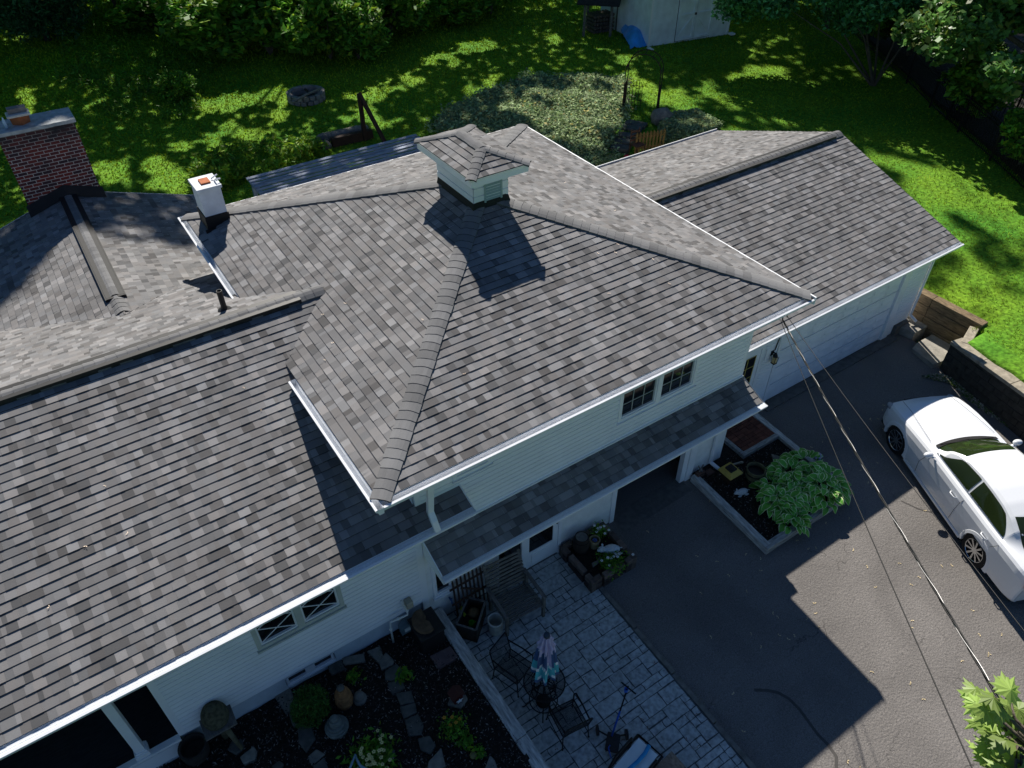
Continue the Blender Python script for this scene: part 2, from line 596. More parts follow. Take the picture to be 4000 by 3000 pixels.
for a, b in (((EX0, EY0, E0 - 0.155), (EX1, YW - 0.012, E0 - 0.135)), ((EX0, HY1 + .003, E0 - 0.155), (EX1, EY1, E0 - 0.135)), ((EX0, YW - 0.012, E0 - 0.155), (HX0 - .016, HY1 + .003, E0 - 0.135)), ((HX1 + .016, YW - 0.012, E0 - 0.155), (EX1, HY1 + .003, E0 - 0.135))):
    MB().box(a, b).build('soffit', trim_m, main_roof)

# main walls
DOORX = (4.98, 5.78)
OPEN = (7.12, 9.38)
upwin = (6.98, 8.88, 2.96, 4.22)
smwin = (3.58, 4.30, 3.54, 4.22)
hl = [(4.40, 4.93, -0.1, 2.02), (DOORX[0], DOORX[1], -0.1, 2.05), (OPEN[0], OPEN[1], -0.3, 2.12), (3.03, 3.43, 0.75, 1.75)]
mb = MB()
lap_wall(mb, HX0 + .09, HX1 - .09, 2.50, 4.33, YW, holes=[upwin, smwin])
mb.build('wall', white_m, house)
mb = MB()
wall_core(mb, HX0, HX1, 2.3, 4.33, YW, holes=[upwin, smwin])
mb.box((HX0, YW + .16, 2.3), (HX0 + .15, HY1 - .16, 4.33)); mb.box((HX1 - .15, YW + .16, 0), (HX1, HY1 - .16, 4.33)); mb.box((HX0, HY1 - .15, 0), (HX1, HY1, 4.33))
lap_wall(mb, YW + .02, HY1, 2.3, 4.33, HX0 - .001, out=-1, axis='y')
lap_wall(mb, YW + .02, HY1, 2.3, 4.33, HX1 + .001, out=1, axis='y')
mb.build('wall', white_m, house)
mb = MB()
wall_core(mb, HX0, HX1, -0.35, 2.3 - .002, YW, holes=hl)
mb.box((HX0, YW + .16, -.3), (HX0 + .15, HY1, 2.298))
mb.build('ground_floor_wall', stucco_m, house)
mb = MB()
for x in (HX0, HX1 - .09): mb.box((x, YW - 0.022, 2.47), (x + 0.09, YW - .001, 4.31))
mb.box((HX0, YW - 0.03, 2.44), (HX1, YW - .002, 2.50)); mb.box((3.7, YW - .05, 2.495), (HX1, YW - .0225, 2.53))
mb.build('corner_board', trim_m, house)


def window(x0, x1, z0, z1, y, parent, mull=1, pattern='grid', nx=3, nz=2, fr=0.07, outw=0.035, name='window'):
    mb = MB()
    mb.box((x0 - fr, y - outw, z0 - fr), (x0, y + .02, z1 + fr)); mb.box((x1, y - outw, z0 - fr), (x1 + fr, y + .02, z1 + fr))
    mb.box((x0, y - outw - .001, z1), (x1, y + .02, z1 + fr)); mb.box((x0 - fr - .02, y - outw - .035, z0 - fr - .03), (x1 + fr + .02, y - .001, z0 - fr + .002))
    mb.box((x0, y - outw - .001, z0 - fr + .003), (x1, y + .02, z0))
    seg = []
    for i in range(mull + 1):
        a = x0 + (x1 - x0) * i / (mull + 1); b = x0 + (x1 - x0) * (i + 1) / (mull + 1)
        if i: mb.box((a - .055, y - outw - .004, z0 + .001), (a + .055, y + .02, z1 - .001))
        seg.append((a + (.055 if i else 0), b - (.055 if i < mull else 0)))
    wn = mb.build(name, mat('window_casing', (.50, .53, .48), .6, .08, 4) if pattern == 'cross' else trim_m, parent)
    for a, b in seg:
        s = MB()
        t = .028
        s.box((a, y - .012, z0), (a + t, y + .03, z1)); s.box((b - t, y - .012, z0), (b, y + .03, z1))
        s.box((a + t, y - .0125, z0), (b - t, y + .03, z0 + t)); s.box((a + t, y - .0125, z1 - t), (b - t, y + .03, z1))
        s.build('sash', trim_m, wn)
        g = MB(); g.box((a + .01, y + .028, z0 + .01), (b - .01, y + .036, z1 - .01)); g.build('pane', glass_m, wn)
        m_ = MB()
        aa, bb, za, zb = a + t, b - t, z0 + t, z1 - t
        if pattern == 'grid':
            for k in range(1, nx): x = aa + (bb - aa) * k / nx; m_.box((x - .006, y + .012, za), (x + .006, y + .026, zb))
            for k in range(1, nz): z = za + (zb - za) * k / nz; m_.box((aa, y + .0105, z - .006), (bb, y + .0245, z + .006))
        else:
            zm = (za + zb) / 2
            for i_, (p, q) in enumerate((((aa, za), (bb, zm)), ((bb, za), (aa, zm)), ((aa, zm), (bb, zb)), ((bb, zm), (aa, zb)))):
                yy = y + .014 + .004 * (i_ % 2)
                m_.beam((p[0], yy, p[1]), (q[0], yy, q[1]), .014, .008, up=(0, 1, 0))
        m_.build('muntin', mat('muntin_paint', (0.42, 0.44, 0.42), 0.6, .1) if pattern == 'grid' else trim_m, wn)
    return wn


window(upwin[0] + .07, upwin[1] - .07, upwin[2] + .07, upwin[3] - .07, YW, house, mull=1, nx=3, nz=4)
window(smwin[0] + .07, smwin[1] - .07, smwin[2] + .07, smwin[3] - .07, YW, house, mull=0, nx=2, nz=2)
window(3.08, 3.38, .80, 1.70, YW, house, mull=0, nx=1, nz=1, fr=.05)

# storm door
mb = MB()
x0, x1 = DOORX
mb.box((x0 - .07, YW - .03, -.03), (x0, YW + .05, 2.12)); mb.box((x1, YW - .03, -.03), (x1 + .07, YW + .05, 2.12)); mb.box((x0, YW - .031, 2.05), (x1, YW + .05, 2.12))
mb.box((x0 + .003, YW + .0, 0.0), (x0 + .12, YW + .04, 2.045)); mb.box((x1 - .12, YW + .0, 0.0), (x1 - .003, YW + .04, 2.045))
mb.box((x0 + .12, YW + .001, 0.0), (x1 - .12, YW + .04, .48)); mb.box((x0 + .12, YW + .001, 1.95), (x1 - .12, YW + .04, 2.045))
mb.box((x0 + .18, YW - .012, .10), (x1 - .18, YW + .001, .38))
dr = mb.build('storm_door', trim_m, house)
g = MB(); g.box((x0 + .12, YW + .015, .48), (x1 - .12, YW + .025, 1.95)); g.build('pane', glass_m, dr)
g = MB(); g.beam((x1 - .07, YW - .045, 1.0), (x1 - .07, YW - .045, 1.14), .02, .02, up=(0, 1, 0)); g.box((x1 - .08, YW - .04, 1.06), (x1 - .06, YW, 1.08)); g.build('handle', black_m, dr)
# dark glazed door beside it
mb = MB()
mb.box((4.36, YW - .02, 0), (4.40, YW + .04, 2.06)); mb.box((4.93, YW - .02, 0), (4.97 - .065, YW + .04, 2.06)); mb.box((4.40, YW - .021, 2.02), (4.93 - .065, YW + .04, 2.06))
d2 = mb.build('side_light', trim_m, house)
g = MB(); g.box((4.40, YW + .02, 0), (4.93, YW + .03, 2.02)); g.build('pane', glass_m, d2)
# garage opening under the porch roof
mb = MB()
mb.box((OPEN[0] - .01, YW - .03, -.1), (OPEN[0] + .10, YW + .12, 2.12)); mb.box((OPEN[1] - .16, YW - .05, -.1), (OPEN[1] + .02, YW + .12, 2.12)); mb.box((OPEN[1] - .3, YW - .02, -.1), (OPEN[1] - .165, YW + .10, 2.12))
mb.box((OPEN[0] + .10, YW - .02, 2.02), (OPEN[1] - .3, YW + .12, 2.12))
mb.build('door_frame', trim_m, house)
mb = MB()
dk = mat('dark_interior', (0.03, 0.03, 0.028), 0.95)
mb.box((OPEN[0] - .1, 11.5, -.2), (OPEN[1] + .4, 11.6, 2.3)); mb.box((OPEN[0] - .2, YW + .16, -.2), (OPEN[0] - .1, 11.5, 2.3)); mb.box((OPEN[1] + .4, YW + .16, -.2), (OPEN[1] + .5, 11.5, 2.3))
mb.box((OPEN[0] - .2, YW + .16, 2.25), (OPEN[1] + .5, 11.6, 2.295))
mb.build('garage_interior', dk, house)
# porch roof
PG = 2.23
pk = (2.50 - 2.24) / (YW - 6.46)
px0, px1 = 2.95, 10.31
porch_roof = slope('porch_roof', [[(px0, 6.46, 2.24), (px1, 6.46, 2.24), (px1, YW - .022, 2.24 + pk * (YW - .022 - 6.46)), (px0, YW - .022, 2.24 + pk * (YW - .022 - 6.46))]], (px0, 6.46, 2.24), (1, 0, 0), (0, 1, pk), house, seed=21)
gutter((px0 - .03, 6.456, PG), (px1 + .03, 6.456, PG), (0, -1, 0), porch_roof, guard=True, wd=.12)
mb = MB()
mb.quad([(px0 - .02, 6.46, 2.08), (px0 - .02, YW, 2.08), (px0 - .02, YW, 2.52), (px0 - .02, 6.46, 2.26)]); mb.quad([(px0, 6.46, 2.08), (px0, YW, 2.08), (px0, YW, 2.52), (px0, 6.46, 2.26)][::-1])
mb.quad([(px0 - .02, 6.46, 2.26), (px0 - .02, YW, 2.52), (px0, YW, 2.52), (px0, 6.46, 2.26)]); mb.quad([(px0 - .02, 6.46, 2.08), (px0, 6.46, 2.08), (px0, 6.46, 2.26), (px0 - .02, 6.46, 2.26)])
mb.quad([(px1 + .02, 6.46, 2.08), (px1 + .02, YW, 2.08), (px1 + .02, YW, 2.52), (px1 + .02, 6.46, 2.26)])
mb.box((px0, 6.47, 2.09), (px1, YW - .001, 2.12)); mb.box((px0, 6.457, 2.10), (px1, 6.468, 2.235))
mb.build('fascia', trim_m, porch_roof)


# downspouts
def downspout(pts, parent, wd=.075, dp=.055, name='downspout'):
    mb = MB()
    for p, q in zip(pts[:-1], pts[1:]):
        p = np.array(p, float); q = np.array(q, float)
        d = (q - p) / np.linalg.norm(q - p)
        mb.beam(p - d * .02, q + d * .02, wd, dp, up=(0, 1, 0) if abs(d[2]) > .5 else (0, 0, 1))
    return mb.build(name, gut_m, parent, bevel=.008)


downspout([(9.95, YW - .05, 2.05), (9.95, YW - .05, .18), (10.05, YW - .25, .06)], house)
downspout([(2.98, 6.62, 4.3), (2.98, 6.72, 3.58), (2.98, 6.62, 3.45), (3.0, 6.58, 3.27)], house, wd=.1, dp=.07)
# ------------------------------------------------------------------ west wing
WE, WK = 3.236, 0.36
WY0, WYR = 6.70, 11.27
zw = lambda y: WE + WK * (y - WY0)
WR = zw(WYR)
X0 = -9.0
vly = lambda y: EX0 + (zw(y) - E0) / K if zw(y) > E0 else EX0
wp = [[(X0, WY0, zw(WY0)), (3.68, WY0, zw(WY0)), (3.68, YW - .015, zw(YW - .015)), (X0, YW - .015, zw(YW - .015))],
      [(X0, YW - .015, zw(YW - .015)), (HX0 - .015, YW - .015, zw(YW - .015)), (HX0 - .015, 10.1, zw(10.1)), (X0, 10.1, zw(10.1))],
      [(X0, 10.1, zw(10.1)), (2.23, 10.1, zw(10.1)), (3.46, WYR, WR), (X0, WYR, WR)]]
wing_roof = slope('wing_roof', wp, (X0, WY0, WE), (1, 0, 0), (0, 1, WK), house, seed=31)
zb = lambda y: WR - WK * (y - WYR)
YC, ZC, XC, KC = 13.92, zb(13.92), 0.30, 0.33
XV = 2.88
yv = YC + (XV - XC) * KC / WK
yl = 16.55
xl = XC - (yl - YC) * WK / KC
wb = [[(X0, WYR, zb(WYR)), (3.46, WYR, zb(WYR)), (2.23, 12.4, zb(12.4)), (X0, 12.4, zb(12.4))],
      [(X0, 12.4, zb(12.4)), (XV, 12.4, zb(12.4)), (XV, YC, zb(YC)), (X0, YC, zb(YC))],
      [(XC, YC, ZC), (XV, YC, zb(YC)), (XV, yv, zb(yv))],
      [(X0, YC, zb(YC)), (XC, YC, ZC), (xl, yl, zb(yl)), (X0, yl, zb(yl))]]
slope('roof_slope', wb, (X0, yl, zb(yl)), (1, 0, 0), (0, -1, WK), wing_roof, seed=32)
caps('ridge_cap', (X0, WYR, WR), (3.42, WYR, WR), (0, 1, -.3), (0, -1, -.3), wing_roof, wd=.17, seed=5, hgt=.03, rnd_=.02)
mb = MB()
mb.box((X0, WYR - .165, WR - .06), (2.95, WYR - .135, WR + .035)); mb.box((X0, WYR + .135, WR - .055), (2.95, WYR + .165, WR + .03))
mb.box((X0, WYR - .135, WR - .02), (2.95, WYR + .135, WR + .034))
mb.build('ridge_vent', plastic_m, wing_roof)
gutter((X0, WY0 - .004, WE - .02), (3.70, WY0 - .004, WE - .02), (0, -1, 0), wing_roof, guard=True, wd=.135)
mb = MB()
zz = zw(YW - .015)
mb.quad([(3.70, WY0 - .0, WE - .17), (3.70, YW - .016, WE - .17), (3.70, YW - .016, zz + .03), (3.70, WY0, WE + .03)])
mb.quad([(3.682, WY0 - .0, WE - .17), (3.682, YW - .016, WE - .17), (3.682, YW - .016, zz + .03), (3.682, WY0, WE + .03)][::-1])
mb.quad([(3.682, WY0, WE + .03), (3.70, WY0, WE + .03), (3.70, YW - .016, zz + .03), (3.682, YW - .016, zz + .03)])
mb.box((X0, WY0 + .01, WE - .17), (3.681, YW - .002, WE - .15)); mb.box((X0, WY0 - .003, WE - .165), (3.69, WY0 + .009, WE - .01))
mb.build('fascia', trim_m, wing_roof)
# cross gable
YG = 20.1
XR, XLf = 3.32, -2.75
zx = lambda x: ZC - KC * abs(x - XC)
yvr = yv
cg = [[(XC, YC, ZC), (XC, YG, ZC), (XR, YG, zx(XR)), (XR, yvr + .4, zx(XR)), (XV, yvr, zx(XV))]]
back_gable = slope('back_gable_roof', cg, (XR, YC, zx(XR)), (0, 1, 0), (-1, 0, KC), house, seed=41)
yvl = YC + (XC - XLf) * KC / WK
cl = [[(XC, YC, ZC), (XLf, yvl, zx(XLf)), (XLf, YG, zx(XLf)), (XC, YG, ZC)]]
slope('roof_slope', cl, (XLf, YC, zx(XLf)), (0, 1, 0), (1, 0, KC), back_gable, seed=42)
caps('ridge_cap', (XC, YC + .15, ZC), (XC, YG, ZC), (-1, 0, -.3), (1, 0, -.3), back_gable, wd=.16, seed=6, hgt=.0, rnd_=.02)
caps('ridge_cap', (XC, YC + .8, ZC + .026), (XC, YG - .2, ZC + .026), (-1, 0, -.3), (1, 0, -.3), back_gable, wd=.18, seed=7, hgt=.0, rnd_=.016, lift=-.005)
mb = MB()
for s in (-1, 1):
    mb.box((XC + s * .185 - .012, YC + .72, ZC - .075), (XC + s * .185 + .012, YG - .25, ZC + .012))
mb.box((XC - .17, YC + .72, ZC - .05), (XC + .17, YC + .76, ZC + .02)); mb.box((XC - .17, YC + .77, ZC - .05), (XC + .17, YG - .25, ZC + .018))
mb.build('ridge_vent', plastic_m, back_gable)
mb = MB()
mb.quad([(XC, YG + .005, ZC + .02), (XR, YG + .005, zx(XR) + .02), (XR, YG + .005, zx(XR) - .15), (XC, YG + .005, ZC - .15)])
mb.quad([(XC, YG + .005, ZC + .02), (XLf, YG + .005, zx(XLf) + .02), (XLf, YG + .005, zx(XLf) - .15), (XC, YG + .005, ZC - .15)])
mb.build('fascia', trim_m, back_gable)
# wing walls
WX0, WX1 = -1.42, HX0
ww = (.06, 1.48, 1.90, 2.78)
mb = MB()
lap_wall(mb, WX0 + .1, WX1 - .10, .86, 3.02, YW, holes=[ww])
wall_core(mb, WX0, WX1 - .002, .86, 3.02, YW, holes=[ww])
mb.build('wall', white_m, house)
mb = MB()
mb.box((WX0, YW - .022, .84), (WX0 + .1, YW - .001, 3.02)); mb.box((WX1 - .1, YW - .024, .3), (WX1 + .02, YW - .003, 3.02)); mb.box((WX0 + .12, YW - .014, .82), (WX1 - .12, YW - .003, .86))
mb.build('corner_board', trim_m, house)
mb = MB(); wall_core(mb, WX0, WX1 - .002, -.3, .858, YW + .02, holes=[(.25, 1.12, .45, .72)]); mb.build('foundation', found_m, house)
wv = window(.28, 1.09, .47, .71, YW + .075, house, mull=1, pattern='grid', nx=1, nz=1, fr=.02, outw=.01, name='basement_window')
window(ww[0] + .07, ww[1] - .07, ww[2] + .07, ww[3] - .07, YW, house, mull=1, pattern='cross')
# open porch at the far west end
mb = MB()
mb.box((X0, YW - .02, .74), (WX0, 9.4, .80)); mb.box((X0, 9.4, .6), (WX0 + .0, 9.5, 3.4)); mb.box((WX0 + .001, YW + .16, .6), (WX0 + .1, 9.5, 3.2))
mb.build('porch_floor', mat('porch_boards', (.035, .035, .04), .8, .3, 6, stretch=(1, 6, 1)), house)
mb = MB(); mb.box((X0, YW - .08, .80), (WX0, YW + .02, .86)); mb.box((X0, YW - .05, .2), (WX0 - .001, YW + .0, .74)); mb.build('porch_rim', trim_m, house)
for x in (-1.95, -4.6):
    mb = MB()
    mb.box((x - .065, YW - .03, .86), (x + .065, YW + .10, 3.05)); mb.box((x - .10, YW - .065, .863), (x + .10, YW + .135, .96)); mb.box((x - .085, YW - .05, .962), (x + .085, YW + .12, 1.0))
    mb.build('porch_post', trim_m, house, bevel=.006)
# back walls of the wing
mb = MB()
mb.box((X0, 16.1, 0), (-2.4, 16.2, 2.9)); mb.box((-2.4, 16.1, 0), (-2.3, 19.8, 2.8)); mb.box((3.0, 15.7, 0), (3.1, 19.8, 2.8)); mb.box((-2.3, 19.7, 0), (3.0, 19.8, 2.8))
mb.build('back_wall', white_m, house)
# plumbing vent
px, py = 1.80, 11.93
mb = MB()
mb.tube([(px, py, zb(py) - .05), (px, py, zb(py) + .42)], .05, 12, cap=False); mb.tube([(px, py, zb(py) - .05), (px, py, zb(py) + .42)], .04, 12, cap=False)
for k in range(12):
    a, b = 2 * math.pi * k / 12, 2 * math.pi * (k + 1) / 12
    z = zb(py) + .42
    mb.quad([(px + .05 * math.cos(a), py + .05 * math.sin(a), z), (px + .05 * math.cos(b), py + .05 * math.sin(b), z), (px + .04 * math.cos(b), py + .04 * math.sin(b), z), (px + .04 * math.cos(a), py + .04 * math.sin(a), z)])
mb.lathe((px, py, zb(py) - .03), [(.13, 0), (.12, .05), (.06, .09), (.052, .13)], 14)
vp = mb.build('vent_pipe', plastic_m, wing_roof)

# ------------------------------------------------------------------ garage
GW = 7.83
GX1 = 18.0
GE, GK = 2.86, 0.338
GY0, GYR, GY1 = 7.42, 11.45, 15.65
zg_ = lambda y: GE + GK * (min(y, 2 * GYR - y) - GY0)
GXR = 18.16
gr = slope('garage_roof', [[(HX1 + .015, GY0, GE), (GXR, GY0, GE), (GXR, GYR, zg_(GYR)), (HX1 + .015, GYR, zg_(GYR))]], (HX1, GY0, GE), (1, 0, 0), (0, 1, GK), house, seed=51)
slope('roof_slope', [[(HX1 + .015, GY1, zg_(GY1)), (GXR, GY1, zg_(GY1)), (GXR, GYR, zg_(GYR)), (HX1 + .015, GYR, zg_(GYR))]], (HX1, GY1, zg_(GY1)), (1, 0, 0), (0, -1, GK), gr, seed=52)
caps('ridge_cap', (HX1 + .02, GYR, zg_(GYR)), (GXR, GYR, zg_(GYR)), (0, 1, -.3), (0, -1, -.3), gr, wd=.17, seed=8, hgt=.03, rnd_=.02)
mb = MB(); zr = zg_(GYR)
mb.box((HX1 + .02, GYR - .165, zr - .06), (GXR - .35, GYR - .135, zr + .03)); mb.box((HX1 + .02, GYR + .135, zr - .06), (GXR - .35, GYR + .165, zr + .025)); mb.box((HX1 + .02, GYR - .134, zr - .02), (GXR - .35, GYR + .134, zr + .03))
mb.build('ridge_vent', plastic_m, gr)
gutter((10.5, GY0 - .004, GE - .02), (GXR + .02, GY0 - .004, GE - .02), (0, -1, 0), gr)
mb = MB()
for (ya, yb) in ((GY0, GYR), (GYR, GY1)):
    mb.quad([(GXR + .006, ya, zg_(ya) + .01), (GXR + .006, yb, zg_(yb) + .01), (GXR + .006, yb, zg_(yb) - .14), (GXR + .006, ya, zg_(ya) - .14)])
mb.build('fascia', mat('dark_drip_edge', (.05, .045, .05), .5), gr)
mb = MB()
mb.box((HX1, GY0 + .002, GE - .17), (GXR, GW - .03, GE - .15)); mb.box((HX1, GY0 - .003, GE - .165), (GXR, GY0 + .0015, GE - .01))
mb.build('soffit', trim_m, gr)
MB().box((HX1 + .02, GY1, GE - .15), (GXR, GY1 + .02, GE + .01)).build('fascia', trim_m, gr)
GDX = (12.55, 17.02)
GDZ = 2.12
EDX = (11.04, 11.86)
mb = MB()
lap_wall(mb, HX1 + .02, GX1 - .08, .35, 2.70, GW, holes=[(GDX[0] - .12, GDX[1] + .28, -.1, GDZ + .12), (EDX[0] - .08, EDX[1] + .14, -.1, 2.2)])
wall_core(mb, HX1 + .02, GX1, -.2, 2.70, GW, holes=[(GDX[0], GDX[1], -.2, GDZ)])
mb.box((GX1 - .15, GW + .16, -.2), (GX1, 15.2, 2.75)); mb.box((HX1, 15.2, -.2), (GX1, 15.3, 2.75))
lap_wall(mb, GW + .0, 15.3, .35, 2.70, GX1 + .001, out=1, axis='y')
mb.quad([(GX1 - .01, GW, 2.7), (GX1 - .01, 15.3, 2.7), (GX1 - .01, GYR, zr - .08)])
mb.build('garage_wall', white_m, house)
mb = MB(); mb.box((GX1 - .08, GW - .022, .33), (GX1 + .02, GW - .001, 2.70)); mb.box((GDX[1], GW - .03, 0), (GDX[1] + .26, GW - .002, 2.3)); mb.box((GDX[0] - .10, GW - .03, 0), (GDX[0], GW - .002, 2.3)); mb.box((GDX[0], GW - .031, GDZ), (GDX[1], GW - .002, 2.3))
mb.build('corner_board', trim_m, house)
gd = MB()
rows, cols_ = 4, 8
for r in range(rows):
    z0 = .02 + r * (GDZ - .02) / rows; z1 = .02 + (r + 1) * (GDZ - .02) / rows - .02
    gd.box((GDX[0], GW + .03, z0), (GDX[1], GW + .07, z1))
    for c in range(cols_):
        a = GDX[0] + .08 + c * (GDX[1] - GDX[0] - .08) / cols_
        for q in range(2):
            za = z0 + .07 + q * .22
            gd.quad([(a, GW + .016, za), (a + .44, GW + .016, za), (a + .44, GW + .0302, za + .10), (a, GW + .0302, za + .10)]); gd.quad([(a, GW + .0305, za), (a + .44, GW + .0305, za), (a + .44, GW + .016, za), (a, GW + .016, za)])
gd.build('garage_door', trim_m, house, bevel=.006)
# entry door on the garage front
mb = MB()
x0, x1 = EDX
mb.box((x0 - .06, GW - .03, 0), (x0, GW + .0, 2.16)); mb.box((x1, GW - .03, 0), (x1 + .12, GW + .0, 2.16)); mb.box((x0, GW - .031, 2.06), (x1, GW, 2.16))
mb.box((x0 + .004, GW - .012, 0.02), (x1 - .004, GW - .001, 2.055))
ed = mb.build('entry_door', trim_m, house)
g = MB(); g.box((x0 + .15, GW - .018, 1.0), (x1 - .15, GW - .013, 1.9)); g.build('pane', glass_m, ed)
g = MB()
ym = mat('yellow_muntin', (.42, .33, .08), .6)
for x in (x0 + .14, (x0 + x1) / 2, x1 - .16): g.box((x, GW - .024, .985), (x + .02, GW - .0185, 1.915))
for z in (.985, 1.29, 1.6, 1.895): g.box((x0 + .16, GW - .0235, z), (x1 - .16, GW - .0184, z + .02))
g.build('muntin', ym, ed)
# lamp by the door
lx, lz = 12.27, 1.60
mb = MB()
mb.box((lx - .05, GW - .03, lz + .06), (lx + .05, GW - .001, lz + .2)); mb.beam((lx, GW - .02, lz + .16), (lx, GW - .13, lz + .18), .02, .02)
mb.lathe((lx, GW - .13, lz), [(.075, .10), (.03, .17), (.012, .2)], 4)
for i, j in ((-1, -1), (1, -1), (1, 1), (-1, 1)): mb.beam((lx + i * .045, GW - .13 + j * .045, lz - .08), (lx + i * .055, GW - .13 + j * .055, lz + .1), .01, .01)
mb.box((lx - .05, GW - .18, lz - .1), (lx + .05, GW - .08, lz - .08))
lamp = mb.build('wall_lamp', black_m, house)
g = MB(); g.box((lx - .04, GW - .17, lz - .075), (lx + .04, GW - .09, lz + .09)); g.build('lamp_glass', mat('amber_glass', (.55, .42, .2), .2), lamp)
mb = MB(); mb.tube([(12.62, GW - .05, 2.62), (12.36, GW - .05, 2.2), (12.32, GW - .04, 1.8)], .012, 6); mb.build('conduit', black_m, house)
mb = MB(); mb.box((12.03, GW - .045, 1.62), (12.15, GW - .013, 1.95)); mb.build('mailbox', trim_m, house, bevel=.01)
downspout([(GX1 - .0, GW - .30, 2.72), (GX1 + .07, GW - .05, 2.45), (GX1 + .07, GW - .05, .45), (GX1 + .13, GW - .22, .33)], house, wd=.07)

# ------------------------------------------------------------------ cupola
QX0, QX1, QY0, QY1 = 6.04, 7.24, 10.35, 12.30
QZ = 6.61
qk = .36
cupola = MB()
bx0, bx1, by0, by1 = 6.30, 7.02, 10.72, 12.02
zt_ = QZ - .14
cupola.box((bx0, by0, 5.35), (bx1, by1, zt_))
lap_wall(cupola, bx0 - .012, bx1 + .012, 5.75, zt_, by0, expo=.16, t=.016)
lap_wall(cupola, by0 - .012, by1 + .012, 5.75, zt_, bx0, out=-1, axis='y', expo=.16, t=.016)
lap_wall(cupola, by0 - .012, by1 + .012, 5.75, zt_, bx1, out=1, axis='y', expo=.16, t=.016)
cupola = cupola.build('cupola', white_m, house)
mb = MB()
for a, b in (((QX0, QY0, QZ - .15), (QX1, QY0 + .02, QZ)), ((QX0, QY0 + .021, QZ - .15), (QX0 + .02, QY1, QZ)), ((QX1 - .02, QY0 + .021, QZ - .15), (QX1, QY1, QZ)), ((QX0 + .021, QY1 - .02, QZ - .15), (QX1 - .021, QY1, QZ))): mb.box(a, b)
mb.box((QX0 + .022, QY0 + .022, QZ - .14), (QX1 - .022, QY1 - .022, QZ - .13))
mb.build('fascia', trim_m, cupola)
qh = (QX1 - QX0) / 2 + .02
q00 = (QX0 - .02, QY0 - .02, QZ + .005); q10 = (QX1 + .02, QY0 - .02, QZ + .005); q11 = (QX1 + .02, QY1 + .02, QZ + .005); q01 = (QX0 - .02, QY1 + .02, QZ + .005)
qa = ((QX0 + QX1) / 2, QY0 - .02 + qh, QZ + .005 + qk * qh); qb = (qa[0], QY1 + .02 - qh, qa[2])
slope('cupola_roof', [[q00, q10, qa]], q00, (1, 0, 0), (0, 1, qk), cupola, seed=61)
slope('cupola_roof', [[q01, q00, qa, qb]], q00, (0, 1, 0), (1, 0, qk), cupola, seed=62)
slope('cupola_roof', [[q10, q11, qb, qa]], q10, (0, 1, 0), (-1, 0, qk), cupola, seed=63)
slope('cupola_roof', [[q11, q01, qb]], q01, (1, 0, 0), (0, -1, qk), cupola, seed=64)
caps('hip_cap', q00, qa, (-1, 1, 0), (1, -1, 0), cupola, seed=1, wd=.10, expo=.15)
caps('hip_cap', q10, qa, (-1, -1, 0), (1, 1, 0), cupola, seed=2, wd=.10, expo=.15)
caps('hip_cap', q01, qb, (1, 1, 0), (-1, -1, 0), cupola, seed=3, wd=.10, expo=.15)
caps('hip_cap', q11, qb, (-1, 1, 0), (1, -1, 0), cupola, seed=4, wd=.10, expo=.15)
caps('hip_cap', qb, np.array(qa) - (0, .1, 0), (1, 0, -.2), (-1, 0, -.2), cupola, seed=5, wd=.12, expo=.15, hgt=.01)
mb = MB()
lx0, lx1 = 6.55, 6.86
mb.box((lx0 - .04, by0 - .03, 5.85), (lx0, by0 - .002, zt_)); mb.box((lx1, by0 - .03, 5.85), (lx1 + .04, by0 - .002, zt_)); mb.box((lx0, by0 - .031, 5.82), (lx1, by0 - .002, 5.87))
z = 5.88
while z < zt_:
    mb.quad([(lx0, by0 - .035, z), (lx1, by0 - .035, z), (lx1, by0 - .004, z + .06), (lx0, by0 - .004, z + .06)]); mb.quad([(lx0, by0 - .034, z - .004), (lx1, by0 - .034, z - .004), (lx1, by0 - .003, z + .056), (lx0, by0 - .003, z + .056)][::-1]); z += .055
mb.build('louver', mat('louver_paint', (.30, .40, .40), .5, .05), cupola)
mb = MB()
for (p, q) in (((bx0 - .05, by0 - .05), (bx1 + .05, by0 - .05)), ((bx0 - .05, by1), (bx0 - .05, by0 - .05)), ((bx1 + .05, by0 - .05), (bx1 + .05, by1))):
    zp = lambda X, Y: min(zf(Y), E0 + K * (X - EX0), E0 + K * (EX1 - X))
    n_ = 8
    for i in range(n_):
        a = (p[0] + (q[0] - p[0]) * i / n_, p[1] + (q[1] - p[1]) * i / n_); b = (p[0] + (q[0] - p[0]) * (i + 1) / n_, p[1] + (q[1] - p[1]) * (i + 1) / n_)
        ca = (min(max(a[0], bx0 - .018), bx1 + .018), max(a[1], by0 - .018)); cb = (min(max(b[0], bx0 - .018), bx1 + .018), max(b[1], by0 - .018))
        za, zb_ = zp(*a) + .018, zp(*b) + .018
        mb.quad([(*a, za), (*b, zb_), (*cb, zb_ + .13), (*ca, za + .13)]); mb.quad([(*ca, za + .13), (*cb, zb_ + .13), (*cb, zb_ + .0), (*ca, za + .0)])
mb.build('flashing', flash_m, cupola)

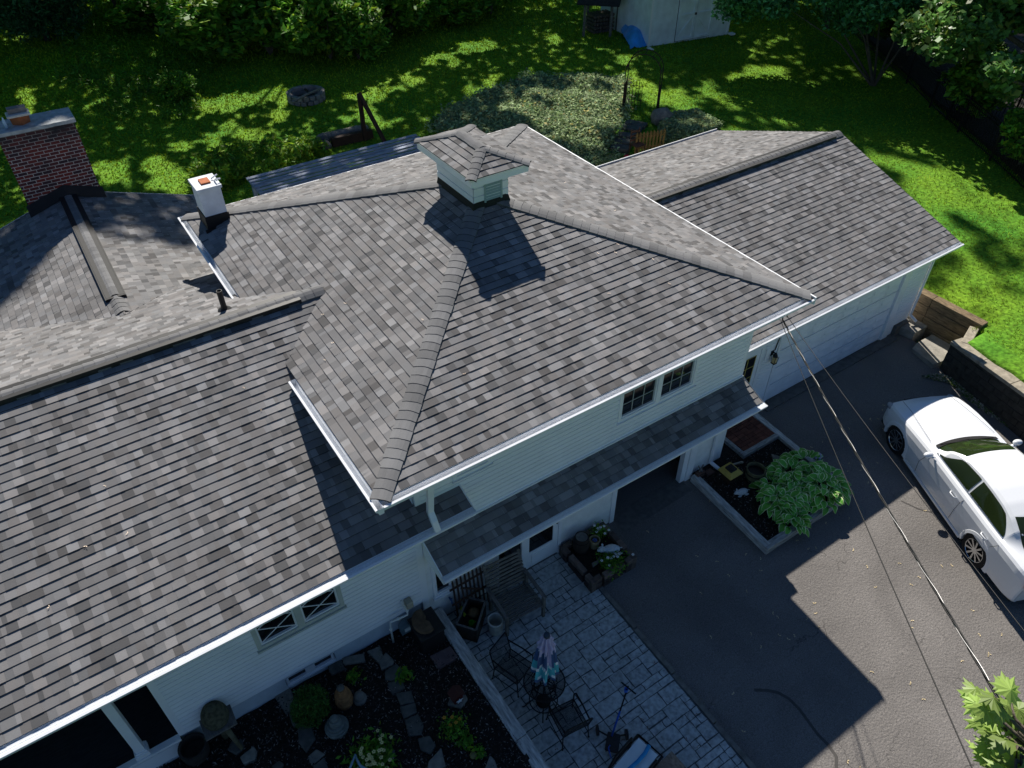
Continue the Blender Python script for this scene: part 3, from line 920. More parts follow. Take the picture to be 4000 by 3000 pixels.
# ------------------------------------------------------------------ chimneys
# small painted flue chimney
sx0, sx1, sy0, sy1 = 2.45, 2.90, 15.05, 15.62
zs = E0 + K * (sx0 - EX0)
mb = MB(); mb.box((sx0, sy0, 4.3), (sx1, sy1, 5.40)); mb.box((sx0 - .03, sy0 - .03, 5.402), (sx1 + .03, sy1 + .03, 5.47))
sc_ = mb.build('chimney', mat('painted_brick', (.72, .75, .78), .8, .12, 5, .5, 12), house, bevel=.012)
mb = MB()
for a, b in (((sx0 - .02, sy0 - .02), (sx1 + .02, sy0 - .001)), ((sx0 - .02, sy0), (sx0 - .001, sy1)), ((sx1 + .001, sy0), (sx1 + .02, sy1))):
    mb.box((a[0], a[1], 4.4), (b[0], b[1], 4.86))
mb.box((sx0 - .08, sy0 - .08, 4.4), (sx1 + .08, sy0 - .021, 4.60))
mb.build('flashing', flash_m, sc_)
mb = MB(); mb.box((sx0 + .13, sy0 + .16, 5.471), (sx1 - .13, sy1 - .16, 5.50)); mb.build('flue', terra_m, sc_)
mb = MB(); mb.tube([(sx1 - .05, sy0 + .2, 5.48), (sx1 - .02, sy0 + .1, 5.55), (sx1 + .06, sy0 + .12, 5.53)], .018, 6); mb.tube([(sx1 - .08, sy0 + .3, 5.49), (sx1 + .05, sy0 + .28, 5.56)], .015, 6); mb.build('strap', gut_m, sc_)
# big brick chimney
brick_m, t_, b_ = nodes_of('soot_brick')
N, L = t_.nodes, t_.links
tc = N.new("ShaderNodeTexCoord"); mp = N.new("ShaderNodeMapping"); mp.inputs['Rotation'].default_value = (R(90), 0, 0)
L.new(tc.outputs['Object'], mp.inputs[0])
bt = N.new("ShaderNodeTexBrick"); bt.inputs['Scale'].default_value = 1.0
bt.inputs['Brick Width'].default_value = .20; bt.inputs['Row Height'].default_value = .078; bt.inputs['Mortar Size'].default_value = .008
bt.inputs['Color1'].default_value = (.20, .028, .02, 1); bt.inputs['Color2'].default_value = (.022, .018, .026, 1); bt.inputs['Mortar'].default_value = (.50, .46, .42, 1)
bt.inputs['Bias'].default_value = -.1
L.new(mp.outputs[0], bt.inputs[0])
nz = N.new("ShaderNodeTexNoise"); nz.inputs['Scale'].default_value = 1.6; nz.inputs['Detail'].default_value = 5
L.new(tc.outputs['Object'], nz.inputs['Vector'])
sp = N.new("ShaderNodeSeparateXYZ"); L.new(tc.outputs['Object'], sp.inputs[0])
mr = N.new("ShaderNodeMapRange"); mr.inputs[1].default_value = 4.9; mr.inputs[2].default_value = 5.6
L.new(sp.outputs[2], mr.inputs[0])
ad = N.new("ShaderNodeMath"); ad.operation = 'MULTIPLY'; L.new(mr.outputs[0], ad.inputs[0]); ad.inputs[1].default_value = .75
ad2 = N.new("ShaderNodeMath"); ad2.operation = 'ADD'; L.new(ad.outputs[0], ad2.inputs[0])
rp = N.new("ShaderNodeValToRGB"); rp.color_ramp.elements[0].position = .55; rp.color_ramp.elements[1].position = .75; rp.color_ramp.elements[1].color = (.6, .6, .6, 1)
L.new(nz.outputs[0], rp.inputs[0]); L.new(rp.outputs[0], ad2.inputs[1])
mx = N.new("ShaderNodeMix"); mx.data_type = 'RGBA'; L.new(ad2.outputs[0], mx.inputs[0]); L.new(bt.outputs[0], mx.inputs[6]); mx.inputs[7].default_value = (.02, .02, .024, 1); mx.clamp_factor = True
L.new(mx.outputs[2], b_.inputs['Base Color']); b_.inputs['Roughness'].default_value = .9
bp = N.new("ShaderNodeBump"); bp.inputs['Strength'].default_value = .6; bp.inputs['Distance'].default_value = .01; L.new(bt.outputs['Fac'], bp.inputs['Height']); bp.invert = True; L.new(bp.outputs[0], b_.inputs['Normal'])
kx0, kx1, ky0, ky1, kz = -.56, 1.04, 19.86, 20.62, 5.56
mb = MB(); mb.box((kx0, ky0, 0), (kx1, ky1, kz)); bc = mb.build('brick_chimney', brick_m, house)
mb = MB()
_r = random.Random(4); n_ = 14
for i in range(n_):
    a = kx0 - .04 + (kx1 - kx0 + .08) * i / n_; b = kx0 - .04 + (kx1 - kx0 + .08) * (i + 1) / n_
    mb.box((a, ky0 - .035 - _r.random() * .02, kz + .001), (b, ky1 + .035, kz + .075 + _r.random() * .006))
mb.build('chimney_cap', mat('chimney_concrete', (.40, .42, .42), .9, .3, 7, .6, 20), bc)
mb = MB()
zA = lambda x: zx(x) + .02
xs = [kx0 - .06, XC, kx1 + .06]
for a, b in zip(xs[:-1], xs[1:]):
    mb.quad([(a, ky0 - .12, zA(a)), (b, ky0 - .12, zA(b)), (b, ky0 - .012, zA(b) + .24), (a, ky0 - .012, zA(a) + .24)]); mb.quad([(a, ky0 - .012, zA(a) + .24), (b, ky0 - .012, zA(b) + .24), (b, ky0 - .004, zA(b) + .24), (a, ky0 - .004, zA(a) + .24)])
mb.box((kx1 + .001, ky0 - .012, zA(kx1) - .1), (kx1 + .02, ky1, zA(kx1) + .24)); mb.box((kx0 - .02, ky0 - .012, zA(kx0) - .1), (kx0 - .001, ky1, zA(kx0) + .24))
mb.build('flashing', flash_m, bc)
mb = MB(); cx_, cy_ = .02, 20.2
mb.lathe((cx_, cy_, kz + .07), [(.14, 0), (.16, .2)], 4, sx=1.3); mb.build('flue', terra_m, bc)
# things left on the chimney top
t = thing('pan', (cx_, cy_, kz + .28), 'white rimmed pan holding a brick on the big chimney flue', 'pan')
mb = MB(); mb.box((cx_ - .24, cy_ - .17, kz + .272), (cx_ + .24, cy_ + .17, kz + .33)); mb.build('basin', mat('cream_enamel', (.6, .56, .5), .5), t, bevel=.02)
mb = MB(); mb.box((cx_ - .18, cy_ - .05, kz + .331), (cx_ + .2, cy_ + .14, kz + .44)); tag(mb.build('brick', mat('grey_brick', (.23, .2, .19), .9, .2, 9), None, bevel=.01), 'grey brick weighing down the pan on the big chimney', 'brick')
mb = MB(); mb.lathe((-.30, 20.08, kz + .076), [(.035, 0), (.038, .14), (.033, .17), (.014, .22), (.014, .25)], 12)
tag(mb.build('bottle', mat('clear_plastic', (.45, .6, .75), .2, .1, 9), None, smooth=True), 'clear plastic bottle standing on the brick chimney top', 'bottle')

# ------------------------------------------------------------------ grounds
def DZ(y): return -0.07 * max(0.0, 7.1 - y)      # driveway height
def TZ(y): return -0.04 * max(0.0, 7.1 - y)      # patio height
def PG_(sx, sy, f=DZ, dz=0.0):
    z = 0.0
    for _ in range(12):
        p = PZ(sx, sy, z + dz); z = f(p[1])
    return PZ(sx, sy, z + dz)


def Zc(ox, oy, zx_, zy_): return ox + zx_ * .45208, oy + zy_ * .45208


def smooth(a, b, x):
    t = np.clip((x - a) / (b - a), 0, 1)
    return t * t * (3 - 2 * t)


def hl_(x, y):
    """lawn height"""
    x = np.asarray(x, float); y = np.asarray(y, float)
    h = 1.05 + 0.10 * np.sin(x * .21 + 1) * np.sin(y * .17) + 0.012 * np.maximum(0, y - 34)
    back = smooth(17.6, 20.6, y) + smooth(10.5, 6.5, x) * smooth(15, 18, y) * .6 + smooth(19, 20.5, x)
    h = 0.55 + (h - 0.55) * np.clip(back + (y < 16) * 0, 0, 1)
    right = smooth(17.45, 18.3, x - np.clip((6 - y) * .28, -2.2, 8) * -1.0 * 0)
    lim = np.where(y > 6.25, 18.42, 17.58 + (y - 6.25) * .1917)
    front = (x < lim) & (y < 10.5)
    h = np.where((x >= lim) & (y < 17), .9 + .1 * smooth(6, 12, y), h)
    fz = -.07 * np.maximum(0, 7.1 - y) - .22
    return np.where(front, fz, h)


def lawn_mat():
    m, t, b = nodes_of('lawn_grass')
    N, L = t.nodes, t.links
    tc = N.new("ShaderNodeTexCoord")
    n1 = N.new("ShaderNodeTexNoise"); n1.inputs['Scale'].default_value = .45; n1.inputs['Detail'].default_value = 6
    n2 = N.new("ShaderNodeTexNoise"); n2.inputs['Scale'].default_value = 9; n2.inputs['Detail'].default_value = 8
    L.new(tc.outputs['Object'], n1.inputs['Vector']); L.new(tc.outputs['Object'], n2.inputs['Vector'])
    r1 = N.new("ShaderNodeValToRGB")
    r1.color_ramp.elements[0].position = .3; r1.color_ramp.elements[0].color = (.075, .24, .02, 1)
    r1.color_ramp.elements[1].position = .72; r1.color_ramp.elements[1].color = (.18, .32, .02, 1)
    L.new(n1.outputs[0], r1.inputs[0])
    r2 = N.new("ShaderNodeValToRGB"); r2.color_ramp.elements[0].position = .3; r2.color_ramp.elements[0].color = (.45, .45, .45, 1); r2.color_ramp.elements[1].position = .7; r2.color_ramp.elements[1].color = (1.35, 1.35, 1.35, 1)
    L.new(n2.outputs[0], r2.inputs[0])
    mx = N.new("ShaderNodeMix"); mx.data_type = 'RGBA'; mx.blend_type = 'MULTIPLY'; mx.inputs[0].default_value = 1
    L.new(r1.outputs[0], mx.inputs[6]); L.new(r2.outputs[0], mx.inputs[7]); L.new(mx.outputs[2], b.inputs['Base Color'])
    b.inputs['Roughness'].default_value = .9; b.inputs['Specular IOR Level'].default_value = .1
    bp = N.new("ShaderNodeBump"); bp.inputs['Strength'].default_value = .8; bp.inputs['Distance'].default_value = .05
    L.new(n2.outputs[0], bp.inputs['Height']); L.new(bp.outputs[0], b.inputs['Normal'])
    return m


# lawn sheet: fine grid round the house, coarse out to the horizon
gx = np.concatenate([[-700, -300, -120, -60], np.arange(-30, 15.1, .4), np.arange(15.3, 19.0, .1), np.arange(19.2, 60.01, .4), [80, 140, 300, 700]])
gy = np.concatenate([[-700, -300, -120, -50, -20], np.arange(-10, 62.01, .4), [80, 140, 300, 700]])
GXm, GYm = np.meshgrid(gx, gy)
GZm = hl_(GXm, np.minimum(GYm, 70))
mb = MB()
nx_, ny_ = len(gx), len(gy)
vs = np.stack([GXm.ravel(), GYm.ravel(), GZm.ravel()], 1).tolist()
fs = [(j * nx_ + i, j * nx_ + i + 1, (j + 1) * nx_ + i + 1, (j + 1) * nx_ + i) for j in range(ny_ - 1) for i in range(nx_ - 1)]
mb.faces(vs, fs)
tag(mb.build('lawn', lawn_mat(), smooth=True), kind='structure')

# driveway
def asphalt_mat():
    m, t, b = nodes_of('asphalt')
    N, L = t.nodes, t.links
    tc = N.new("ShaderNodeTexCoord")
    def noise(s, d=6, dist=0.0):
        n = N.new("ShaderNodeTexNoise"); n.inputs['Scale'].default_value = s; n.inputs['Detail'].default_value = d; n.inputs['Distortion'].default_value = dist
        L.new(tc.outputs['Object'], n.inputs['Vector']); return n
    def ramp(a, ca, b_, cb):
        r = N.new("ShaderNodeValToRGB"); r.color_ramp.elements[0].position = a; r.color_ramp.elements[0].color = (*ca, 1)
        r.color_ramp.elements[1].position = b_; r.color_ramp.elements[1].color = (*cb, 1); return r
    def mul(p, q, f=1.0):
        x = N.new("ShaderNodeMix"); x.data_type = 'RGBA'; x.blend_type = 'MULTIPLY'; x.inputs[0].default_value = f
        L.new(p, x.inputs[6]); L.new(q, x.inputs[7]); return x.outputs[2]
    n1 = noise(.55, 6, .6); r1 = ramp(.3, (.135, .125, .115), .72, (.205, .190, .175)); L.new(n1.outputs[0], r1.inputs[0])
    n2 = noise(60, 6); r2 = ramp(.32, (.62,) * 3, .68, (1.3,) * 3); L.new(n2.outputs[0], r2.inputs[0])
    c = mul(r1.outputs[0], r2.outputs[0])
    # cracks
    nd = noise(2.2, 5)
    ad = N.new("ShaderNodeMixRGB"); ad.blend_type = 'ADD'; ad.inputs[0].default_value = .55
    L.new(tc.outputs['Object'], ad.inputs[1]); L.new(nd.outputs['Color'], ad.inputs[2])
    vo = N.new("ShaderNodeTexVoronoi"); vo.feature = 'DISTANCE_TO_EDGE'; vo.inputs['Scale'].default_value = .62
    L.new(ad.outputs[0], vo.inputs['Vector'])
    rc = ramp(.0, (.35,) * 3, .006, (1,) * 3); L.new(vo.outputs['Distance'], rc.inputs[0])
    nm = noise(.8, 3); rm = ramp(.56, (0,) * 3, .68, (1,) * 3); L.new(nm.outputs[0], rm.inputs[0])
    mm = N.new("ShaderNodeMix"); mm.data_type = 'RGBA'; mm.inputs[6].default_value = (1, 1, 1, 1)
    L.new(rm.outputs[0], mm.inputs[0]); L.new(rc.outputs[0], mm.inputs[7])
    c = mul(c, mm.outputs[2])
    L.new(c, b.inputs['Base Color']); b.inputs['Roughness'].default_value = .85; b.inputs['Specular IOR Level'].default_value = .3
    bp = N.new("ShaderNodeBump"); bp.inputs['Strength'].default_value = .55; bp.inputs['Distance'].default_value = .03
    n3 = noise(26, 8); L.new(n3.outputs[0], bp.inputs['Height']); L.new(bp.outputs[0], b.inputs['Normal'])
    return m


asph = asphalt_mat()
mb = MB()
ys = [-14, -8, -4, -2, 0, 2, 4, 6, 7.1, GW + .04]
rx = lambda y: 17.15 + (min(y, 6.2) - 4.2) * .19 + .25
for a, b in zip(ys[:-1], ys[1:]):
    mb.quad([(5.9, a, DZ(a)), (rx(a), a, DZ(a)), (rx(b), b, DZ(b)), (5.9, b, DZ(b))])
mb.quad([(OPEN[0] - .1, GW + .04, .0), (OPEN[1] + .4, GW + .04, .0), (OPEN[1] + .4, 11.5, .0), (OPEN[0] - .1, 11.5, .0)])
tag(mb.build('driveway', asph), kind='structure')
mb = MB()
mb.quad([(OPEN[0] + .1, 6.72, DZ(6.72) + .006), (OPEN[1] - .2, 6.78, DZ(6.78) + .006), (OPEN[1] - .2, YW + .1, .006), (OPEN[0] + .1, YW + .1, .006)])
mb.box((12.4, GW - .26, -.1), (17.5, GW + .0, .035))
mb.box((17.5, GW - .1, -.2), (18.05, GW + .02, .33))
tag(mb.build('concrete_apron', mat('apron_concrete', (.13, .125, .115), .9, .25, 8, .4, 30)), kind='structure')
# seal-coat stain lines on the asphalt
def ribbon(mb, pts, wd, zf_, dz=.004):
    pts = [np.array(p, float) for p in pts]
    L_, R_ = [], []
    for i, p in enumerate(pts):
        d = pts[min(i + 1, len(pts) - 1)] - pts[max(i - 1, 0)]; d = d / (np.linalg.norm(d) + 1e-9)
        n = np.array([-d[1], d[0]])
        wd_ = wd[i] if hasattr(wd, '__len__') else wd
        for S_, s in ((L_, 1), (R_, -1)):
            q = p + n * wd_ / 2 * s; S_.append((q[0], q[1], zf_(q[1]) + dz))
    for i in range(len(pts) - 1): mb.quad([L_[i], R_[i], R_[i + 1], L_[i + 1]])


mb = MB()
pts = [PG_(*Zc(3000, 2250, *q))[:2] for q in [(-120, 985), (0, 990), (90, 1010), (180, 1060), (270, 1150), (350, 1260), (430, 1370), (520, 1460), (590, 1560), (590, 1700)]]
ribbon(mb, pts, .055, DZ)
pts = [PG_(*Zc(3000, 1500, *q))[:2] for q in [(1150, 1010), (1300, 1080), (1420, 1110)]]
ribbon(mb, pts, .03, DZ)
tag(mb.build('asphalt_patch_line', mat('tar', (.075, .07, .064), .8)), kind='structure')

# patio of stamped concrete
def patio_mat():
    m, t, b = nodes_of('stamped_concrete')
    N, L = t.nodes, t.links
    tc = N.new("ShaderNodeTexCoord")
    n = N.new("ShaderNodeTexNoise"); n.inputs['Scale'].default_value = 14; n.inputs['Detail'].default_value = 6
    L.new(tc.outputs['Object'], n.inputs['Vector'])
    at = N.new("ShaderNodeAttribute"); at.attribute_name = 'Col'
    r = N.new("ShaderNodeValToRGB"); r.color_ramp.elements[0].position = .3; r.color_ramp.elements[0].color = (.55,) * 3 + (1,); r.color_ramp.elements[1].position = .62; r.color_ramp.elements[1].color = (1.1,) * 3 + (1,)
    L.new(n.outputs[0], r.inputs[0])
    x = N.new("ShaderNodeMix"); x.data_type = 'RGBA'; x.blend_type = 'MULTIPLY'; x.inputs[0].default_value = 1
    L.new(at.outputs[0], x.inputs[6]); L.new(r.outputs[0], x.inputs[7]); L.new(x.outputs[2], b.inputs['Base Color'])
    b.inputs['Roughness'].default_value = .75
    bp = N.new("ShaderNodeBump"); bp.inputs['Strength'].default_value = .5; bp.inputs['Distance'].default_value = .02
    L.new(n.outputs[0], bp.inputs['Height']); L.new(bp.outputs[0], b.inputs['Normal'])
    return m


PX0, PX1 = 3.12, 5.98
mb = MB()
for a, b in ((-6, 7.1),):
    mb.quad([(PX0 - .1, a, TZ(a) - .006), (PX1, a, TZ(a) - .006), (PX1, b, TZ(b) - .006), (PX0 - .1, b, TZ(b) - .006)], (.085, .09, .095))
rnd = random.Random(5)
U = .135
cells = {}
nxc, nyc = int((PX1 - PX0) / U), int(11 / U)
occ = np.zeros((nxc, nyc), bool)
def stone_quad(x0, y0, x1, y1):
    j = lambda: (rnd.random() - .5) * .016
    g = .008
    P = [(x0 + g, y0 + g), ((x0 + x1) / 2, y0 + g), (x1 - g, y0 + g), (x1 - g, (y0 + y1) / 2), (x1 - g, y1 - g), ((x0 + x1) / 2, y1 - g), (x0 + g, y1 - g), (x0 + g, (y0 + y1) / 2)]
    k = .48 * (1 + (rnd.random() - .5) * .2)
    P = [(x + j(), y + j()) for x, y in P]
    mb.quad([(x, y, TZ(y) + .0) for x, y in P], (k * .94, k, k * .97))
for jy in range(nyc):
    for ix in range(nxc):
        if occ[ix, jy]: continue
        opts = [(3, 2), (2, 2), (2, 1), (3, 1), (3, 2), (4, 2), (2, 1), (3, 1), (4, 1), (1, 1)]
        rnd.shuffle(opts)
        for (a, b) in opts + [(1, 1)]:
            if ix + a <= nxc and jy + b <= nyc and not occ[ix:ix + a, jy:jy + b].any():
                occ[ix:ix + a, jy:jy + b] = True
                stone_quad(PX0 + ix * U, 7.08 - (jy + b) * U, PX0 + (ix + a) * U, 7.08 - jy * U)
                break
tag(mb.build('patio', patio_mat()), kind='structure')
y = 6.0
mb = MB()
while y > -6:
    mb.box((PX1 + .002, y - 1.02, DZ(y - .5) - .1), (PX1 + .085, y - .006, TZ(y - .5) + .006)); y -= 1.03
tag(mb.build('patio_kerb', mat('kerb_stone', (.19, .18, .155), .9, .3, 8)), kind='structure')

# mulch bed with chips
BZ = .38
MB_XR = 2.95
bed = MB()
n_ = 40
bx = np.linspace(-9, MB_XR, 60); by = np.linspace(-6, YW + .03, 60)
XX, YY = np.meshgrid(bx, by)
rr = np.random.default_rng(3)
ZZ = BZ + rr.normal(size=XX.shape) * .018 - .0 * XX
bed.faces(np.stack([XX.ravel(), YY.ravel(), ZZ.ravel()], 1).tolist(), [(j * 60 + i, j * 60 + i + 1, (j + 1) * 60 + i + 1, (j + 1) * 60 + i) for j in range(59) for i in range(59)])
mulch_m = mat('mulch', (.022, .017, .014), .95, .5, 20, .9, 45)
tag(bed.build('mulch_bed', mulch_m, smooth=True), kind='structure')
chip_m = mat('wood_chips', (.06, .055, .05), .9, .3, 20, attr=True)
n = 60000
P = np.stack([rr.uniform(-5.0, MB_XR, n), rr.uniform(1.5, 7.08, n), np.full(n, BZ + .022)], 1); P[:, 2] += rr.random(n) * .02
cc = 0.2 + rr.random(n) ** 6 * 7
tag(np_mesh('wood_chip_mulch', leaf_quads(P, .022, rr, .8, .28, .5), 4, chip_m, cols=np.stack([cc, cc * .97, cc * .95], 1)), kind='stuff', label='dark shredded wood mulch covering the garden bed', cat='mulch')
# timber retaining wall between bed and patio
t = thing('timber_wall', (3.03, 5, 0), 'grey weathered timber wall holding the mulch bed beside the patio', 'retaining wall')
mb = MB(); ya = 7.06
for i, L_ in enumerate((2.75, 2.6, 3.0)):
    mb.box((2.91, ya - L_ + .008, .28), (3.13, ya, .42)); ya -= L_
mb.build('cap_timber', wood_g, t, bevel=.012)
mb = MB(); mb.box((2.96, -2, -.5), (3.10, 7.055, .278)); mb.build('wall_timber', wood_g, t)

# hosta bed frame
bed_z = .0
HB = (9.33, 11.95, 4.85, 7.62)
t = thing('raised_bed', (10.6, 5.9, -.05), 'raised bed framed by weathered grey timbers beside the driveway', 'garden bed')
mb = MB()
mb.beam((9.40, 7.0, DZ(7) + .08), (9.40, 4.80, DZ(4.8) + .09), .15, .20); mb.build('timber', wood_g, t, bevel=.012)
mb = MB(); mb.beam((9.33, 4.86, DZ(4.86) + .09), (12.0, 4.86, DZ(4.86) + .09), .15, .20); mb.build('timber', wood_gx, t, bevel=.012)
mb = MB(); mb.beam((11.95, 4.94, DZ(4.9) + .09), (11.95, 7.62, DZ(7.6) + .08), .15, .19); mb.build('timber', wood_g, t, bevel=.012)
mb = MB(); mb.beam((10.78, 6.84, DZ(6.8) + .08), (11.87, 6.84, DZ(6.8) + .08), .11, .17); mb.beam((10.78, 6.78, .07), (10.78, 7.6, .075), .10, .16); mb.build('timber', wood_gx, t, bevel=.01)
mb = MB()
for a, b in zip([4.9, 5.6, 6.3, 7.0], [5.6, 6.3, 7.0, 7.7]):
    mb.quad([(9.45, a, DZ(a) + .07), (11.9, a, DZ(a) + .07), (11.9, b, DZ(b) + .07), (9.45, b, DZ(b) + .07)])
mb.build('soil', mulch_m, t)
n = 5000
P = np.stack([rr.uniform(9.48, 11.88, n), rr.uniform(4.94, 7.0, n), np.zeros(n)], 1); P[:, 2] = -.07 * (7.1 - P[:, 1]) + .085
cc = 0.2 + rr.random(n) ** 6 * 6
c_ = np_mesh('wood_chips', leaf_quads(P, .022, rr, .8, .28, .5), 4, chip_m, parent=t, cols=np.stack([cc, cc, cc], 1)); c_['kind'] = 'stuff'
# brick pad inside the frame
mb = MB(); rnd = random.Random(9)
bw, bl = .105, .21
for i in range(5):
    for j in range(7):
        x = 10.85 + i * .205; y = 6.90 + j * .105
        k = .7 + rnd.random() * .6
        mb.box((x, y, .02), (x + .198, y + .098, .135 + rnd.random() * .008), (.15 * k, .055 * k, .035 * k))
tag(mb.build('brick_pad', mat('pad_brick', (1, 1, 1), .9, .3, 9, attr=True), bevel=.004), 'small pad of red bricks laid in the timber frame by the entry', 'paving')

# retaining walls at the right
def blocks_wall(name, p, q, z0, z1, th, label, cat='retaining wall', course=.18, bl=.42, m=lwall_m, capm=None, seed=1, zfn=None):
    p = np.array(p, float); q = np.array(q, float)
    d = (q - p) / np.linalg.norm(q - p); L_ = np.linalg.norm(q - p)
    n = np.array([-d[1], d[0]])
    t = thing(name, (p[0], p[1], z0), label, cat)
    rnd = random.Random(seed)
    body = MB(); z = z0; k = 0
    while z < z1 - .12:
        zt = min(z + course, z1 - .1); s = -(k % 2) * bl / 2
        while s < L_:
            a, b = max(s, 0), min(s + bl, L_)
            if b - a > .03:
                o_ = rnd.random() * .02
                c = p + d * (a + b) / 2 + n * o_
                body.obox((c[0], c[1], (z + zt) / 2), (*d, 0), (*n, 0), (0, 0, 1), (b - a) / 2 - .005, th / 2, (zt - z) / 2 - .004)
            s += bl
        z = zt; k += 1
    body.build('block_course', m, t, bevel=.012)
    cp = MB(); s = 0
    while s < L_:
        b = min(s + bl * 2.1, L_)
        c = p + d * (s + b) / 2
        cp.obox((c[0], c[1], z1 - .05), (*d, 0), (*n, 0), (0, 0, 1), (b - s) / 2 - .004, th / 2 + .04, .048)
        s = b
    cp.build('cap_stone', capm or m, t, bevel=.012)
    return t


blocks_wall('block_retaining_wall', (17.52, 6.25), (15.9, -2.2), -.6, .86, .30, 'long curved block wall with flat pale cap holding the side lawn', m=mat('dark_block', (.06, .055, .045), .95, .3, 8, .5, 20), capm=lwall_m)
t = thing('timber_retaining_wall', (18.4, 7.5, 0), 'brown stepped timber wall holding the lawn by the garage steps', 'retaining wall')
tim = mat('brown_timber', (.20, .145, .085), .95, .45, 6, .6, 24, stretch=(5, 1, 5))
for i, (z0, z1) in enumerate(((-.2, .16), (.165, .43), (.435, .70), (.705, .97))):
    mb = MB(); off = .03 * i
    yc = 7.55
    mb.box((18.32 + off, 6.15, z0), (18.60 + off, yc - .006, z1)); mb.box((18.32 + off, yc, z0), (18.60 + off, 11.2, z1))
    mb.build('timber', tim, t, bevel=.015)
mb = MB(); mb.obox((17.95, 6.15, .77), (.95, .3, 0), (-.3, .95, 0), (0, 0, 1), .42, .11, .10); mb.obox((17.95, 6.15, .5), (.95, .3, 0), (-.3, .95, 0), (0, 0, 1), .40, .10, .16); mb.obox((17.95, 6.15, .1), (.95, .3, 0), (-.3, .95, 0), (0, 0, 1), .38, .10, .235); mb.build('cross_timber', lwall_m, t, bevel=.015)
# steps
t = thing('garden_steps', (17.9, 7.0, 0), 'paved landing slabs stepping up beside the garage corner', 'steps')
def slab(pts_src, z, th, parent, name='slab', m=conc_m):
    P = [PZ(*q, z) for q in pts_src]
    mb = MB(); mb.prism([(p[0], p[1]) for p in P][::-1], z - th, z); return mb.build(name, m, parent, bevel=.012)
slab([Zc(3000, 750, *q) for q in [(1245, 1350), (1290, 1300), (1430, 1222), (1610, 1310), (1565, 1440), (1430, 1490)]], .09, .4, t)
slab([Zc(3000, 750, *q) for q in [(1150, 1165), (1215, 1040), (1330, 1075), (1410, 1140), (1268, 1220)]], .23, .5, t)
# gravel strip
mb = MB()
gs = [(PG_(*Zc(3000, 1500, *a)), PG_(*Zc(3000, 1500, *b))) for a, b in (((1330, -60), (1480, -80)), ((1570, 0), (1680, -10)), ((1760, 170), (1850, 110)), ((2000, 330), (2100, 260)), ((2212, 460), (2290, 400)), ((2500, 700), (2600, 660)))]
for (a, b), (c, d) in zip(gs[:-1], gs[1:]):
    mb.quad([(a[0], a[1], DZ(a[1]) + .008), (c[0], c[1], DZ(c[1]) + .008), (d[0], d[1], DZ(d[1]) + .03), (b[0], b[1], DZ(b[1]) + .03)])
tag(mb.build('gravel_strip', mat('gravel', (.32, .29, .22), .9, .5, 60, .9, 60, c2=(.07, .06, .04))), kind='structure')
P = []
for (a, b), (c, d) in zip(gs[:-1], gs[1:]):
    for _ in range(900):
        u, v = rr.random(2); q = (a * (1 - u) + c * u) * (1 - v) + (b * (1 - u) + d * u) * v + 0
        P.append((q[0], q[1], DZ(q[1]) + .03))
P = np.array(P)
cc = rr.random(len(P)) * 1.3 + .3
cgr = np.stack([cc * .38, cc * .35, cc * .28], 1); gsel = rr.random(len(P)) < .35; cgr[gsel] = [.10, .17, .02]
tag(np_mesh('gravel_and_weeds', leaf_quads(P, .04, rr, .6, .6, .5), 4, mat('gravel_bits', (1, 1, 1), .9, .1, 9, attr=True), cols=cgr), 'loose gravel and weeds along the foot of the block wall', 'gravel', kind='stuff')

